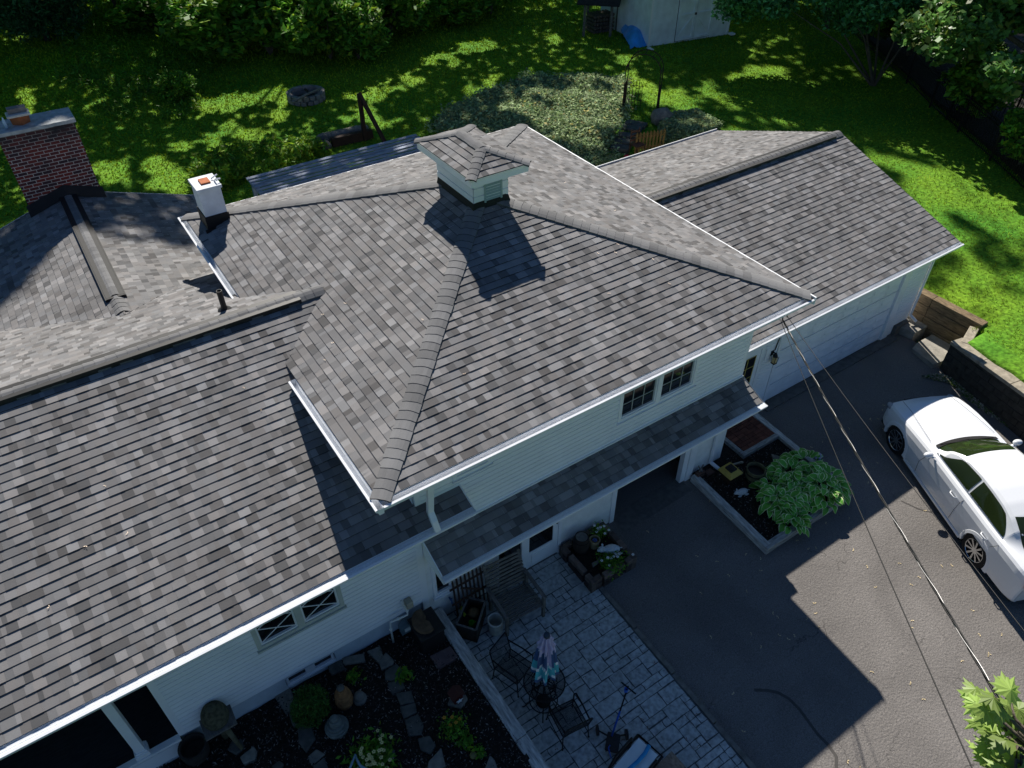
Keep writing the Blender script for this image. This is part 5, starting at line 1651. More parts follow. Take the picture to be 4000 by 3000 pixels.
p = PL(*Zc(3000, 0, 930, 735))
tree('multi_stem_tree', p, [(p + (-.5, 1.5, 3.6), (3.2, 2.6, 1.7)), (p + (-2.5, 4.5, 3.4), (3.0, 2.4, 1.6)), (p + (2.0, -.6, 3.2), (2.2, 2.2, 1.4)), (p + (1.0, 3.0, 5.0), (3, 3, 1.6))],
     'dark spreading tree with several thin pale stems at the upper right lawn edge', dark_leaf, 52000, .10, rg, nb=110, trunk_r=.06, trunks=2, cols=(.5, 2.3, .1))
p = VL(1790, 60)
tree('edge_tree', p, [(p + (0, 1, 3.5), (2.4, 2.2, 1.5)), (p + (1.5, 3, 4), (2.8, 2.4, 1.8))], 'smaller dark tree right of the shed at the top edge', dark_leaf, 24000, .10, rg, nb=60, trunk_r=.10, trunks=2, cols=(.4, 1.8, .1))
# maple at the right edge
p = np.array([33.5, 10.5, .95])
tree('maple_tree', p, [(np.array([29.5, 15.0, 4.6]), (2.3, 2.3, 1.6)), (np.array([31.0, 14.0, 6.2]), (3.0, 3.0, 2.2)), (np.array([27.4, 11.6, 4.0]), (1.3, 1.5, .9)), (np.array([33.0, 12.5, 5.5]), (2.8, 2.8, 2.2))],
     'bright leafy maple leaning over the iron fence at the right edge', maple_leaf, 34000, .12, rg, nb=130, trunk_r=.28, cols=(.5, 1.7, .2), asp=.8)
mb = MB()
p = np.array([26.2, 9.2, .9])
t = thing('dark_trunk', p, 'dark tree trunk rising behind the fence at the right edge', 'tree trunk')
mb.tube([p, p + (1.1, .6, 2.6), p + (2.2, 1.3, 5.0)], [.13, .11, .08], 9); mb.build('trunk', bark_d, t, smooth=True)
mb = MB(); mb.tube([p + (1.1, .6, 2.6), p + (1.9, -.2, 4.2)], [.06, .03], 7); mb.build('limb', bark_d, t, smooth=True)
# understorey beyond the fence
for i, (x, y, s, lab) in enumerate(((27.9, 10.6, 1.1, 'sunlit undergrowth at the foot of the fence near the maple'), (30.5, 14.0, 1.6, 'dark undergrowth behind the middle of the iron fence'), (34.5, 19.5, 2.4, 'dark bush beyond the fence behind the multi-stem tree'), (39, 26, 3.0, 'dark bush at the top right beyond the lawn'), (36, 31, 2.6, 'shadowed bush right of the shed'), (29.0, 8.8, 1.7, 'leafy bush at the right edge below the maple'))):
    c = copy_tree(protos[i % 3], (x, y, LZ(x, y)), rg.random() * 6, (s, s, s * .9), lab); c['category'] = 'shrub'; c['group'] = 'undergrowth beyond the fence'


# ------------------------------------------------------------------ tall wood beyond the frame that shades the yard
lit = [  # lit patches on the lawn: V x, V y, half width, half height
    (60, 215, 12, 28), (88, 8, 18, 12), (175, 20, 20, 16), (200, 60, 26, 14), (52, 85, 14, 12), (10, 25, 22, 34), (420, 5, 12, 10), (232, 367, 38, 20), (262, 355, 14, 18), (385, 372, 52, 14), (362, 390, 36, 22), (345, 350, 30, 12), (490, 262, 14, 9), (498, 276, 22, 10), (548, 290, 15, 9),
    (455, 292, 16, 6), (462, 314, 14, 6), (395, 310, 18, 6), (470, 327, 10, 6), (592, 243, 20, 8), (603, 216, 12, 6), (790, 170, 24, 9), (775, 193, 30, 13), (822, 192, 20, 9), (830, 172, 8, 6), (785, 235, 16, 10), (815, 257, 14, 8), (735, 248, 10, 6), (700, 285, 9, 6), (578, 320, 10, 7), (625, 332, 18, 14), (655, 330, 12, 14), (560, 286, 14, 6),
    (868, 183, 9, 7), (878, 166, 12, 6), (895, 167, 8, 5), (790, 125, 8, 16), (985, 87, 11, 5), (1030, 85, 9, 6), (975, 130, 8, 5), (928, 128, 7, 4), (900, 78, 9, 6), (1045, 178, 14, 5), (1063, 162, 8, 4), (1010, 190, 8, 4), (1192, 80, 7, 4), (1292, 91, 8, 4), (1340, 124, 14, 5), (1350, 158, 10, 8), (1345, 170, 8, 5),
    (1130, 235, 22, 20), (1165, 250, 30, 22), (1210, 225, 36, 22), (1250, 205, 36, 20), (1250, 245, 40, 20), (1300, 215, 40, 24), (1330, 190, 26, 16), (1200, 270, 40, 24), (1290, 250, 40, 16), (1165, 205, 12, 8), (1090, 235, 22, 14), (1250, 290, 26, 14), (1390, 190, 18, 14), (1415, 200, 18, 12), (1448, 200, 14, 10), (1458, 218, 16, 12), (1380, 175, 10, 6), (1290, 175, 20, 4),
    (1440, 232, 14, 7), (1520, 265, 16, 10), (1550, 270, 26, 7), (1600, 160, 20, 9), (1580, 163, 16, 6), (1625, 168, 22, 7), (1650, 150, 20, 9), (1610, 145, 10, 7), (1665, 165, 18, 9), (1520, 178, 18, 7), (1530, 196, 14, 6), (1568, 210, 12, 7), (1580, 160, 8, 5), (1640, 215, 24, 8), (1665, 222, 22, 10), (1658, 200, 18, 8), (1610, 107, 6, 4), (1700, 225, 12, 7), (1738, 205, 13, 7), (1716, 208, 8, 5), (1722, 172, 6, 5), (1663, 235, 14, 8), (1560, 215, 10, 5),
    (1945, 400, 22, 14), (1925, 385, 16, 10), (1940, 420, 30, 18), (1990, 400, 30, 14), (2010, 420, 22, 12), (2050, 430, 26, 12), (1975, 450, 22, 30), (2000, 490, 26, 26), (2040, 520, 30, 26), (2080, 470, 16, 9), (2110, 505, 28, 10), (2060, 560, 34, 24), (2100, 600, 40, 24), (2150, 640, 44, 26), (2200, 700, 40, 40), (2130, 560, 40, 14), (2170, 590, 40, 14), (2190, 545, 24, 10), (2030, 480, 14, 20), (2140, 700, 30, 40), (2190, 770, 30, 30), (2195, 490, 20, 8), (2165, 530, 14, 8), (2010, 590, 40, 30), (2085, 640, 30, 20),
]
GR = .25
gx0, gx1, gy0, gy1 = -14.0, 46.0, 3.0, 60.0
nx_, ny_ = int((gx1 - gx0) / GR), int((gy1 - gy0) / GR)
Xg, Yg = np.meshgrid(gx0 + (np.arange(nx_) + .5) * GR, gy0 + (np.arange(ny_) + .5) * GR, indexing='ij')
Zg = hl_(Xg, Yg)
# survey position of each ground cell
q = (np.stack([Xg, Yg, Zg], -1) - CAM) @ MW
U_ = (CX + FL * q[..., 0] / -q[..., 2]) * .553; V2_ = (CY - FL * q[..., 1] / -q[..., 2]) * .553
shade = np.ones_like(Xg)
jit = np.random.default_rng(8)
nzx = np.sin(Xg * 2.3 + 1.7 * np.sin(Yg * 1.9)) * .22 + np.sin(Yg * 3.1 + 1.3 * np.sin(Xg * 2.7)) * .22
for (lx_, ly_, aw, ah) in lit:
    d = ((U_ - lx_) / (aw + (9 if lx_ < 1900 else 1))) ** 2 + ((V2_ - ly_) / (ah + (7 if lx_ < 1900 else 1))) ** 2
    shade[d < 1 + nzx * 1.2] = 0
# keep the roofs, the driveway and the front of the house in full sun: nothing may shade the ground cells whose sun ray meets them
def ground_shift(z):
    return
# targets
tg = np.argwhere(shade > 0)
sel = []
region = (Yg > 15.0 - .0 * Xg) | ((Xg > 19.0) & (Yg > 7.5))
okc = shade > 0
cells_ = np.argwhere(okc & region)
cr = np.random.default_rng(77)
N_ = 95000
pick = cells_[cr.integers(0, len(cells_), N_)]
X1 = gx0 + (pick[:, 0] + cr.random(N_)) * GR; Y1 = gy0 + (pick[:, 1] + cr.random(N_)) * GR
Z1 = hl_(X1, Y1)
hmin = np.clip((36 - Y1) / .98, 6, 30); hmin = np.where(X1 > 19, np.minimum(hmin, np.clip((48 - X1) / .9, 6, 30) * 0 + hmin), hmin)
H1 = hmin + cr.random(N_) * 9.0
C3 = np.stack([X1 + .45 * H1, Y1 + .98 * H1, Z1 + H1], 1)
# leaves must belong to the wood standing beyond the yard and stay above the view
q = (C3 - CAM) @ MW
u_ = CX + FL * q[:, 0] / -q[:, 2]; v_ = CY - FL * q[:, 1] / -q[:, 2]
front = q[:, 2] < -.5
vis = front & (u_ > -150) & (u_ < 4150) & (v_ > -150)
# shadow on roofs: reject leaves whose shadow falls on parts of the house that are sunlit in the photograph
def hits(zr_, xlo, xhi, ylo, yhi):
    dz = C3[:, 2] - zr_; xs = C3[:, 0] - .45 * dz; ys = C3[:, 1] - .98 * dz
    return (xs > xlo) & (xs < xhi) & (ys > ylo) & (ys < yhi)
bad = hits(5.0, 2.0, 11.3, 5.5, 16.4) | hits(3.5, 10, 16.3, 6.5, 15.5) | hits(3.5, 16.2, 18.5, 6.5, 14.9) | hits(2.7, 17.0, 18.6, 6.5, 13) | hits(4.5, -9, 3.3, 5, 13.6) | hits(0, 3, 18, -5, 8)
# dapple boundary on the west gable roof
dz = C3[:, 2] - 3.6; xs = C3[:, 0] - .45 * dz; ys = C3[:, 1] - .98 * dz
bd = np.interp(xs, [-6, -2.4, -1.77, -1.18, -.65, -.1, .15, .41, .72, 1.1, 1.4, 1.8, 2.2, 3.0], [15.5, 16.4, 16.99, 17.4, 18.1, 18.7, 18.5, 18.0, 17.3, 16.95, 16.7, 16.9, 17.25, 16.5]) + .15
bad |= (xs > -9) & (xs < 3.3) & (ys < bd) & (ys > 5)
bad |= (np.abs(xs - 1.25) < .5) & (np.abs(ys - 18.4 + .25 * (xs - 1.25)) < .22)
for zq in (4.0, 6.0):
    dz = C3[:, 2] - zq; xm = C3[:, 0] - .45 * dz; ym = C3[:, 1] - .98 * dz
    bad |= (xm > 25.5) & (xm < 36) & (ym > 9) & (ym < 18) & (np.sin(xm * 2.1 + ym) > -.75)
tt_ = np.random.default_rng(5).random(len(C3))
# the shrub row at the back stands in broken light
zs_ = C3[:, 2] - 3.2; xs2 = C3[:, 0] - .45 * zs_; ys2 = C3[:, 1] - .98 * zs_
thin = (xs2 > 7) & (xs2 < 21) & (ys2 > 33) & (ys2 < 56) & (np.sin(xs2 * 1.1) * np.sin(ys2 * .9 + 1) > -.5)
keep = ~vis & ~bad & ~thin
C3 = C3[keep]
tx = np.array([[-16, 46], [-8, 52], [1, 47], [10, 54], [19, 49], [28, 55], [37, 49], [46, 42], [52, 33], [47, 25], [56, 48]], float)
dist = np.linalg.norm(C3[:, None, :2] - tx[None], axis=2)
own = dist.argmin(1)
labs = ['tall oak at the far left of the wood behind the yard', 'tall oak second from the left in the wood behind the yard', 'tall oak behind the round evergreen', 'tall oak behind the fire pit', 'tall oak behind the middle shrubs', 'tall oak behind the left side of the shed', 'tall oak behind the right side of the shed', 'tall oak at the right back corner of the yard', 'tall oak right of the multi-stem tree', 'tall oak beyond the fence near the maple', 'tall oak at the far right back of the wood']
for k in range(len(tx)):
    P = C3[own == k]
    if len(P) < 50: continue
    cx1, cy1 = tx[k]
    zb0 = LZ(cx1, min(cy1, 69))
    t = thing('oak_tree', (cx1, cy1, zb0), labs[k], 'tree', 'tall trees standing beyond the yard')
    np_mesh('crown', leaf_quads(P, .25, cr, .9, .85, .3), 4, canopy_leaf, parent=t, cols=leaf_cols(len(P), cr, .6, 1.4, .1))
    mb = MB()
    top = P[:, 2].max()
    mb.tube([(cx1, cy1, zb0 - .2), (cx1 + .3, cy1 - .2, zb0 + 6), (cx1 + .1, cy1, zb0 + 12), (cx1, cy1 - .5, top - 2)], [.5, .38, .27, .08], 9)
    for j in range(9):
        q = P[cr.integers(0, len(P))]; s0 = np.array([cx1 + .2, cy1 - .1, zb0 + 7 + j * .8])
        mb.tube([s0, s0 * .5 + q * .5 + (0, 0, -.4), q], [.16, .10, .03], 6)
    mb.build('trunk', bark_m, t, smooth=True)

# ------------------------------------------------------------------ things in the back yard
# shed
p0 = PL(*Zc(2000, 0, 1175, 405)); p1 = PL(*Zc(2000, 0, 1850, 300))
ex = (p1 - p0); ex[2] = 0; SW = np.linalg.norm(ex) + .02; ex /= np.linalg.norm(ex); ey = np.array([-ex[1], ex[0], 0])
t = thing('shed', p0, 'pale blue-white wooden shed with crossed double doors at the top of the yard', 'shed')
SHH = 2.45; SD = 4.3
shed_m = mat('shed_paint', (.78, .86, .88), .75, .12, 2.5, .2, 20)
F = lambda a, b, z: p0 + ex * a + ey * b + np.array([0, 0, z])
mb = MB(); n_ = 30
for i in range(n_):
    a0, a1 = SW * i / n_, SW * (i + 1) / n_
    h_ = lambda a: SHH + (SW / 2 - abs(a - SW / 2)) * .75
    mb.quad([F(a0 + .006, 0, -.3), F(a1 - .006, 0, -.3), F(a1 - .006, 0, h_(a1)), F(a0 + .006, 0, h_(a0))]); mb.quad([F(a0 - .001, .015, -.3), F(a1, .015, -.3), F(a1, .015, h_(a1)), F(a0, .015, h_(a0))])
    b0, b1 = SD * i / n_, SD * (i + 1) / n_
    mb.quad([F(0, b1 - .006, -.3), F(0, b0 + .006, -.3), F(0, b0 + .006, SHH), F(0, b1 - .006, SHH)]); mb.quad([F(.015, b1, -.3), F(.015, b0, -.3), F(.015, b0, SHH), F(.015, b1, SHH)])
mb.quad([F(SW, 0, -.3), F(SW, SD, -.3), F(SW, SD, SHH), F(SW, 0, SHH)]); mb.quad([F(0, SD, -.3), F(0, SD, SHH), F(SW, SD, SHH), F(SW, SD, -.3)])
mb.build('wall', shed_m, t)
mb = MB()
for s in (0, 1):
    a0 = -.18 if s == 0 else SW + .18; am = SW / 2; zr = SHH + SW / 2 * .75 + .04
    for d in (0, .06):
        q = [F(a0, -.15, SHH - .12 + d), F(a0, SD + .15, SHH - .12 + d), F(am, SD + .15, zr + d), F(am, -.15, zr + d)]
        mb.quad(q if d else q[::-1])
    mb.quad([F(a0, -.15, SHH - .12), F(am, -.15, zr), F(am, -.15, zr + .06), F(a0, -.15, SHH - .06)])
mb.build('roof', mat('shed_roof', (.09, .085, .08), .9, .3, 6), t)
d0, d1 = (1395 - 1175) / 675 * SW, (1690 - 1175) / 675 * SW
mb = MB(); mb.quad([F(d0 - .03, -.001, .02), F(d1 + .03, -.001, .02), F(d1 + .03, -.001, 2.29), F(d0 - .03, -.001, 2.29)]); mb.build('door_gap_shade', mat('gap_shade', (.03, .03, .03), .9), t)  # black sheet added behind the doors to paint the shade in their gaps
for k, (a, b) in enumerate(((d0, (d0 + d1) / 2 - .02), ((d0 + d1) / 2 + .02, d1))):
    mb = MB(); hy = -.03
    def BX(a0, a1, z0, z1, y0=-.045, y1=-.005):
        vs = [F(x, y, z) for z in (z0, z1) for (x, y) in ((a0, y0), (a1, y0), (a1, y1), (a0, y1))]
        mb.faces(vs, [(3, 2, 1, 0), (4, 5, 6, 7), (0, 1, 5, 4), (1, 2, 6, 5), (2, 3, 7, 6), (3, 0, 4, 7)])
    BX(a, b, .06, 2.25, -.02, -.003)
    BX(a, a + .11, .06, 2.25, -.075); BX(b - .11, b, .06, 2.25, -.075); BX(a + .11, b - .11, .06, .16, -.074); BX(a + .11, b - .11, 2.15, 2.25, -.074); BX(a + .11, b - .11, 1.12, 1.21, -.074)
    q0, q1 = (F(a + .1, -.045, .2), F(b - .1, -.045, 1.1)) if k == 0 else (F(b - .1, -.045, .2), F(a + .1, -.045, 1.1))
    mb.beam(q0, q1, .05, .10, up=(0, 0, 1))
    dd = mb.build('door', shed_m, t)
    if k == 0:
        mb = MB(); mb.obox(F(b - .02, -.07, 1.17), ex, ey, (0, 0, 1), .05, .03, .05); mb.build('padlock', black_m, dd)
for a in (0, SW): MB().obox(F(a, -.02, 1.2), ex, ey, (0, 0, 1), .05, .02, 1.25).build('corner_trim', trim_m, t)
MB().obox(F(SW + .1, -.25, .02), ex, ey, (0, 0, 1), .12, .12, .04).build('footing_block', trim_m, t); MB().obox(F(-.12, -.35, .02), ex, ey, (0, 0, 1), .10, .16, .03).build('footing_block', trim_m, t)
mb = MB(); mb.tube([F(-.22, -.1, SHH - .1), F(-.22, SD, SHH - .1)], .06, 6); mb.build('gutter', gut_m, t)
# wood shelter
pb = PL(*Zc(2000, 0, 845, 318))
t = thing('wood_shelter', pb, 'small open firewood shelter with a dark peaked roof left of the shed', 'wood shelter')
Fw = lambda a, b, z: pb + ex * a + ey * b + np.array([0, 0, z])
for a, b in ((0, 0), (-1.15, .55), (.85, .75), (-.4, 1.5)):
    mb = MB(); mb.beam(Fw(a, b, -.2), Fw(a, b, 1.5), .09, .09, up=(0, 1, 0)); mb.build('post', wood_w, t)
mb = MB()
A_, B_, C_, D_ = Fw(-1.55, .65, 1.45), Fw(.1, -.45, 1.42), Fw(1.25, .55, 1.42), Fw(-.3, 1.9, 1.5); T0, T1 = Fw(-.95, 1.25, 2.15), Fw(.65, .05, 2.12)
dzz = np.array([0, 0, .05])
for q in ([A_, B_, T1, T0], [D_, T0, T1, C_]):
    mb.quad([v + dzz for v in q]); mb.quad([v for v in q][::-1])
mb.build('roof', mat('felt_roof', (.030, .030, .028), .95, .3, 8), t)
mb = MB()
rnd = random.Random(3)
for i in range(5):
    for j in range(7):
        c = Fw(-.55 + j * .17 + rnd.random() * .03, .55, .12 + i * .17); mb.tube([c, c + ey * .75], .075, 7)
tag(mb.build('firewood', bark_m), 'pile of split firewood stacked under the small dark roofed shelter', 'firewood')
# kennel crate and tarp beside the shed
pt_ = [PL(*Zc(2000, 0, *q)) for q in ((915, 250), (1025, 425), (1160, 400), (1060, 215))]
mb = MB(); n1, n2 = 12, 7
rnd = random.Random(6)
vs = []
for i in range(n1 + 1):
    for j in range(n2 + 1):
        u, v = i / n1, j / n2
        q = (pt_[0] * (1 - u) + pt_[1] * u) * (1 - v) + (pt_[3] * (1 - u) + pt_[2] * u) * v
        h = .80 * math.sin(math.pi * min(max(v, .02), .98)) ** .6 * (1 - .35 * u) * min(1, 5 * u + .2) * min(1, 6 * (1 - u) + .1)
        vs.append((q[0] + rnd.uniform(-.04, .04), q[1] + rnd.uniform(-.04, .04), q[2] + h + rnd.uniform(-.05, .05)))
mb.faces(vs, [(i * (n2 + 1) + j, (i + 1) * (n2 + 1) + j, (i + 1) * (n2 + 1) + j + 1, i * (n2 + 1) + j + 1) for i in range(n1) for j in range(n2)])
tag(mb.build('tarp', mat('blue_tarp', (.05, .36, .85), .45, .2, 3), smooth=True), 'crumpled bright blue tarp covering a pile beside the shed', 'tarp')
pc = PL(*Zc(2000, 0, 1085, 285)) + ey * .55
t = thing('wire_crate', pc, 'wire mesh crate leaning by the shed wall behind the blue tarp', 'crate')
mb = MB()
for i in range(9):
    for (a0, b0, a1, b1) in ((-.45, 0, .45, 0), (-.45, .6, .45, .6)):
        x = a0 + (a1 - a0) * i / 8
        mb.beam(pc + ex * x + ey * b0, pc + ex * x + ey * b0 + (0, 0, .8), .02, .02, up=(0, 1, 0)); mb.beam(pc + ex * x + ey * 0 + (0, 0, .8), pc + ex * x + ey * .6 + (0, 0, .8), .02, .02)
for k in range(6):
    z = .8 * k / 5
    for b in (0, .6): mb.beam(pc + ex * -.45 + ey * b + (0, 0, z), pc + ex * .45 + ey * b + (0, 0, z), .02, .02)
    for a in (-.45, .45): mb.beam(pc + ex * a + (0, 0, z), pc + ex * a + ey * .6 + (0, 0, z), .02, .02)
mb.build('mesh', mat('crate_wire', (.10, .16, .18), .5, metal=.6), t)
mb = MB()
pg = PL(*Zc(2000, 0, 1105, 385))
for i in range(4): mb.tube([pg + ey * (i * .1) - ex * .25 + (0, 0, .1 + .1 * (i % 2)), pg + ey * (i * .1) + ex * .3 + (0, 0, .12 + .1 * (i % 2))], .07, 7)
tag(mb.build('log_pile', bark_d), 'small pile of dark logs at the end of the blue tarp', 'logs')

# fire pit
pf = PL(*Zc(1000, 0, 440, 862)); rp_ = .66
t = thing('fire_pit', pf, 'round fire pit of stacked stone blocks on the shaded lawn', 'fire pit')
rnd = random.Random(2)
for r_ in range(2):
    for k in range(18):
        a = 2 * math.pi * (k + .5 * (r_ % 2)) / 18 + rnd.uniform(-.02, .02)
        mb = MB(); c = pf + np.array([math.cos(a) * rp_, math.sin(a) * rp_, .09 + r_ * .17])
        mb.obox(c, (-math.sin(a), math.cos(a), 0), (math.cos(a), math.sin(a), 0), (0, 0, 1), .105, .085 + rnd.random() * .01, .08)
        mb.build('block', mat('pit_block', (.23, .215, .20), .95, .35, 3, .4, 20), t, bevel=.012)
mb = MB(); mb.lathe(pf + (0, 0, -.02), [(.60, 0), (.58, .06), (0.001, .07)], 18); mb.build('ash', mat('ash', (.035, .035, .035), .95), t)
for q0, q1, r_, lab in (((310, 885), (555, 765), .055, 'long pale branch lying across the fire pit'), ((430, 775), (450, 800), .06, 'short dark log end inside the fire pit')):
    a = PL(*Zc(1000, 0, *q0), .40); b = PL(*Zc(1000, 0, *q1), .48)
    mb = MB(); mb.tube([a, (a + b) / 2 + (0, 0, .03), b], [r_, r_ * .9, r_ * .7], 8); tag(mb.build('branch', stone_l if 'pale' in lab else bark_d, smooth=True), lab, 'branch')

# pergola with slats behind the house
PZ_ = 2.75
a = PZ(*Zc(1000, 0, -105, 1520), PZ_); b = PZ(*Zc(1000, 0, 1330, 1130), PZ_); c = PZ(*Zc(1000, 0, 1440, 1210), PZ_)
py1 = (a[1] + b[1]) / 2 - .3; pxa, pxb = a[0] + .0, b[0]
py0 = 16.5
t = thing('pergola', ((pxa + pxb) / 2, (py0 + py1) / 2, .5), 'slatted blue-grey pergola roof attached behind the house', 'pergola')
per_m = mat('pergola_paint', (.26, .31, .42), .6, .25, 4)
mb = MB(); y = py0; k = 0
while y < py1:
    mb.box((pxa, y, PZ_ - .02), (pxb + .02, y + .09 + .04 * (k % 3 == 0), PZ_ + .015)); y += .20; k += 1
mb.build('slat', per_m, t)
for i in range(5):
    x = pxa + .1 + (pxb - pxa - .2) * i / 4
    mb = MB(); mb.box((x - .04, py0, PZ_ - .17), (x + .04, py1 - .02, PZ_ - .022)); mb.build('rafter', per_m, t)
for x in (pxa + .1, (pxa + pxb) / 2, pxb - .1):
    mb = MB(); mb.box((x - .05, py1 - .25, .3), (x + .05, py1 - .15, PZ_ - .171)); mb.build('post', per_m, t)
tag(MB().box((pxa - .2, 15.7, .62), (pxb + 8, 19.6, .72)).build('back_patio', mat('shade_dark_paving', (.035, .035, .038), .9, .3, 5)), kind='structure')  # paving coloured dark to paint the shade seen between the pergola slats
# brown timber planter and post frame behind the pergola
q0 = PL(*Zc(1000, 0, 660, 1270)); q1 = PL(*Zc(1000, 0, 1010, 1190))
t = thing('timber_planter', q0, 'dark brown timber planter edged with stones behind the pergola', 'planter')
mb = MB(); mb.beam(q0 + (0, 0, .15), q1 + (0, 0, .15), .2, .36); mb.build('beam', dark_wood, t, bevel=.02)
for i in range(8):
    f = i / 7; c = q0 * (1 - f) + q1 * f + np.array([-.15, .45, .22])
    mb = MB(); mb.blob(c, .22, .17, .16, i, 9, 6, .12); mb.build('stone', stone_l, t, smooth=True)
for c in ((590, 1250), (600, 1300)):
    c = PL(*Zc(1000, 0, *c)); mb = MB(); mb.blob(c + (0, 0, .15), .26, .24, .2, 5, 9, 6, .08); mb.build('stone', stone_m, t, smooth=True)
pp = PL(*Zc(1000, 0, 945, 1215)); pz_top = np.array([0, 0, 1.7])
t = thing('braced_post', pp, 'dark brown post with a slanting brace behind the pergola', 'post')
mb = MB(); mb.beam(pp - (0, 0, .2), pp + pz_top, .13, .13, up=(0, 1, 0)); mb.build('post', dark_wood, t)
p2 = PL(*Zc(1000, 0, 1015, 1205)) + np.array([.2, -.6, 0]); mb = MB(); mb.beam(pp + pz_top + (0, 0, .02), p2, .13, .13, up=(0, 1, 0)); mb.build('brace', dark_wood, t)

# garden arch
a0 = PL(*Zc(2000, 0, 950, 965)); a1 = PL(*Zc(2000, 0, 1240, 1005))
ad_ = (a1 - a0); ad_[2] = 0; aw = np.linalg.norm(ad_); ad_ /= aw; an = np.array([-ad_[1], ad_[0], 0])
if an[0] < 0: an = -an
mid = (a0 + a1) / 2
t = thing('garden_arch', mid, 'rusty wrought iron garden arch standing at the head of the stone steps', 'garden arch')
rust = mat('rusty_iron', (.045, .030, .022), .8, .4, 12, metal=.2)
depth = .55
for off in (0, depth):
    mb = MB(); pts = []
    for s in np.linspace(0, 1, 6): pts.append(a0 + an * off + (0, 0, 1.55 * s))
    for th in np.linspace(math.pi, 0, 15)[1:-1]: pts.append(mid + an * off + ad_ * (aw / 2 * math.cos(th)) + (0, 0, 1.55 + .66 * math.sin(th) + (a0[2] - mid[2])))
    for s in np.linspace(1, 0, 6): pts.append(a1 + an * off + (0, 0, 1.55 * s))
    mb.tube(pts, .018, 6); mb.build('hoop', rust, t, smooth=True)
for k, th in enumerate(np.linspace(math.pi * .95, math.pi * .05, 7)):
    c = mid + ad_ * (aw / 2 * math.cos(th)) + (0, 0, 1.55 + .66 * math.sin(th) + (a0[2] - mid[2]))
    mb = MB(); mb.tube([c, c + an * depth], .012, 5); mb.build('crossbar', rust, t)
for b_ in (a0, a1):
    for z in (.35, 1.0, 1.6):
        mb = MB(); mb.tube([b_ + (0, 0, z), b_ + an * depth + (0, 0, z)], .012, 5); mb.build('crossbar', rust, t)
    mb = MB()
    for i in range(1, 6):
        c = b_ + an * depth * i / 6; h = .85 + .25 * math.sin(math.pi * i / 6)
        mb.tube([c, c + (0, 0, h)], .012, 5)
    mb.build('side_grille', rust, t)
    # low wing gate outside
g0 = a0 + an * depth; 
mb = MB()
for i in range(5):
    c = g0 + ad_ * (.12 + i * .12) * 1.0; h = .9 + .2 * math.sin(math.pi * (i + .5) / 5)
    mb.tube([c, c + (0, 0, h)], .012, 5)
mb.tube([g0 + (0, 0, .3), g0 + ad_ * .65 + (0, 0, .3)], .012, 5); mb.tube([g0 + (0, 0, .85), g0 + ad_ * .65 + (0, 0, .85)], .012, 5)
mb.build('gate', rust, t)
# stone steps
st_px = [((985, 1045), (1160, 1080), 1.0), ((960, 1085), (1120, 1120), .94), ((920, 1145), (1080, 1180), .86), ((885, 1190), (1040, 1240), .78), ((850, 1245), (1010, 1290), .70)]
for i, (qa_, qb_, z) in enumerate(st_px):
    a = PL(*Zc(2000, 0, *qa_), .09); b = PL(*Zc(2000, 0, *qb_), .09); b[2] = a[2] = (a[2] + b[2]) / 2
    d = (b - a) / np.linalg.norm(b - a); nn = np.array([-d[1], d[0], 0])
    mb = MB(); c = (a + b) / 2 - np.array([0, 0, .2])
    mb.obox(c, d, nn, (0, 0, 1), np.linalg.norm(b - a) / 2, .20, .22)
    tag(mb.build('stone_step', stone_m, bevel=.03), ['top stone step beneath the garden arch', 'second stone step below the garden arch', 'middle stone step of the garden flight', 'fourth stone step down from the garden arch', 'lowest stone step near the picket fence'][i], 'step', 'stone steps below the arch')
c = PL(*Zc(2000, 0, 1285, 1060)); mb = MB(); mb.blob(c + (0, 0, .2), .48, .34, .38, 4, 10, 7, .12)
tag(mb.build('boulder', stone_l, smooth=True), 'pale grey boulder at the foot of the garden arch', 'boulder')
# picket fence and chair
b0 = PL(*Zc(2000, 0, 1062, 1340)); b1 = PL(*Zc(2000, 0, 1300, 1320))
fd = b1 - b0; fd[2] = 0; fl = np.linalg.norm(fd); fd /= fl
t = thing('picket_fence', b0, 'short run of orange stained picket fence beside the garage roof', 'fence')
ora = mat('orange_stain', (.36, .20, .06), .7, .15, 6)
for i in range(9):
    c = b0 + fd * (i * .135)
    mb = MB(); h = .84
    n2 = np.array([-fd[1], fd[0], 0]) * .012
    pr = [(-.042, 0), (.042, 0), (.042, h - .14), (.055, h - .12), (.04, h - .07), (0, h), (-.04, h - .07), (-.055, h - .12), (-.042, h - .14)]
    fr_ = [c + fd * x + (0, 0, z) - n2 for x, z in pr]; bk = [c + fd * x + (0, 0, z) + n2 for x, z in pr]
    mb.quad(fr_); mb.quad(bk[::-1])
    for k in range(len(pr)): mb.quad([fr_[k], bk[k], bk[(k + 1) % 9], fr_[(k + 1) % 9]])
    mb.build('picket', ora, t)
mb = MB(); mb.beam(b0 + (0, .04, .62), b0 + fd * 1.15 + (0, .04, .62), .03, .07); mb.beam(b0 + (0, .04, .22), b0 + fd * 1.15 + (0, .04, .22), .03, .07); mb.build('rail', ora, t)
cc0 = PL(*Zc(2000, 0, 1010, 1345))
t = thing('wooden_chair', cc0, 'old wooden ladder-back chair left of the orange picket fence', 'chair')
for a, b, h in ((0, 0, .95), (.38, .0, .95), (0, -.36, .45), (.38, -.36, .45)):
    mb = MB(); mb.tube([cc0 + (a, b, 0), cc0 + (a, b, h)], .02, 6); mb.build('leg', terra_m if False else mat('brown_chair', (.16, .07, .04), .7), t)
for z in (.55, .70, .85):
    mb = MB(); mb.beam(cc0 + (0, 0, z), cc0 + (.38, 0, z), .02, .07); mb.build('back_slat', MATS['brown_chair'], t)
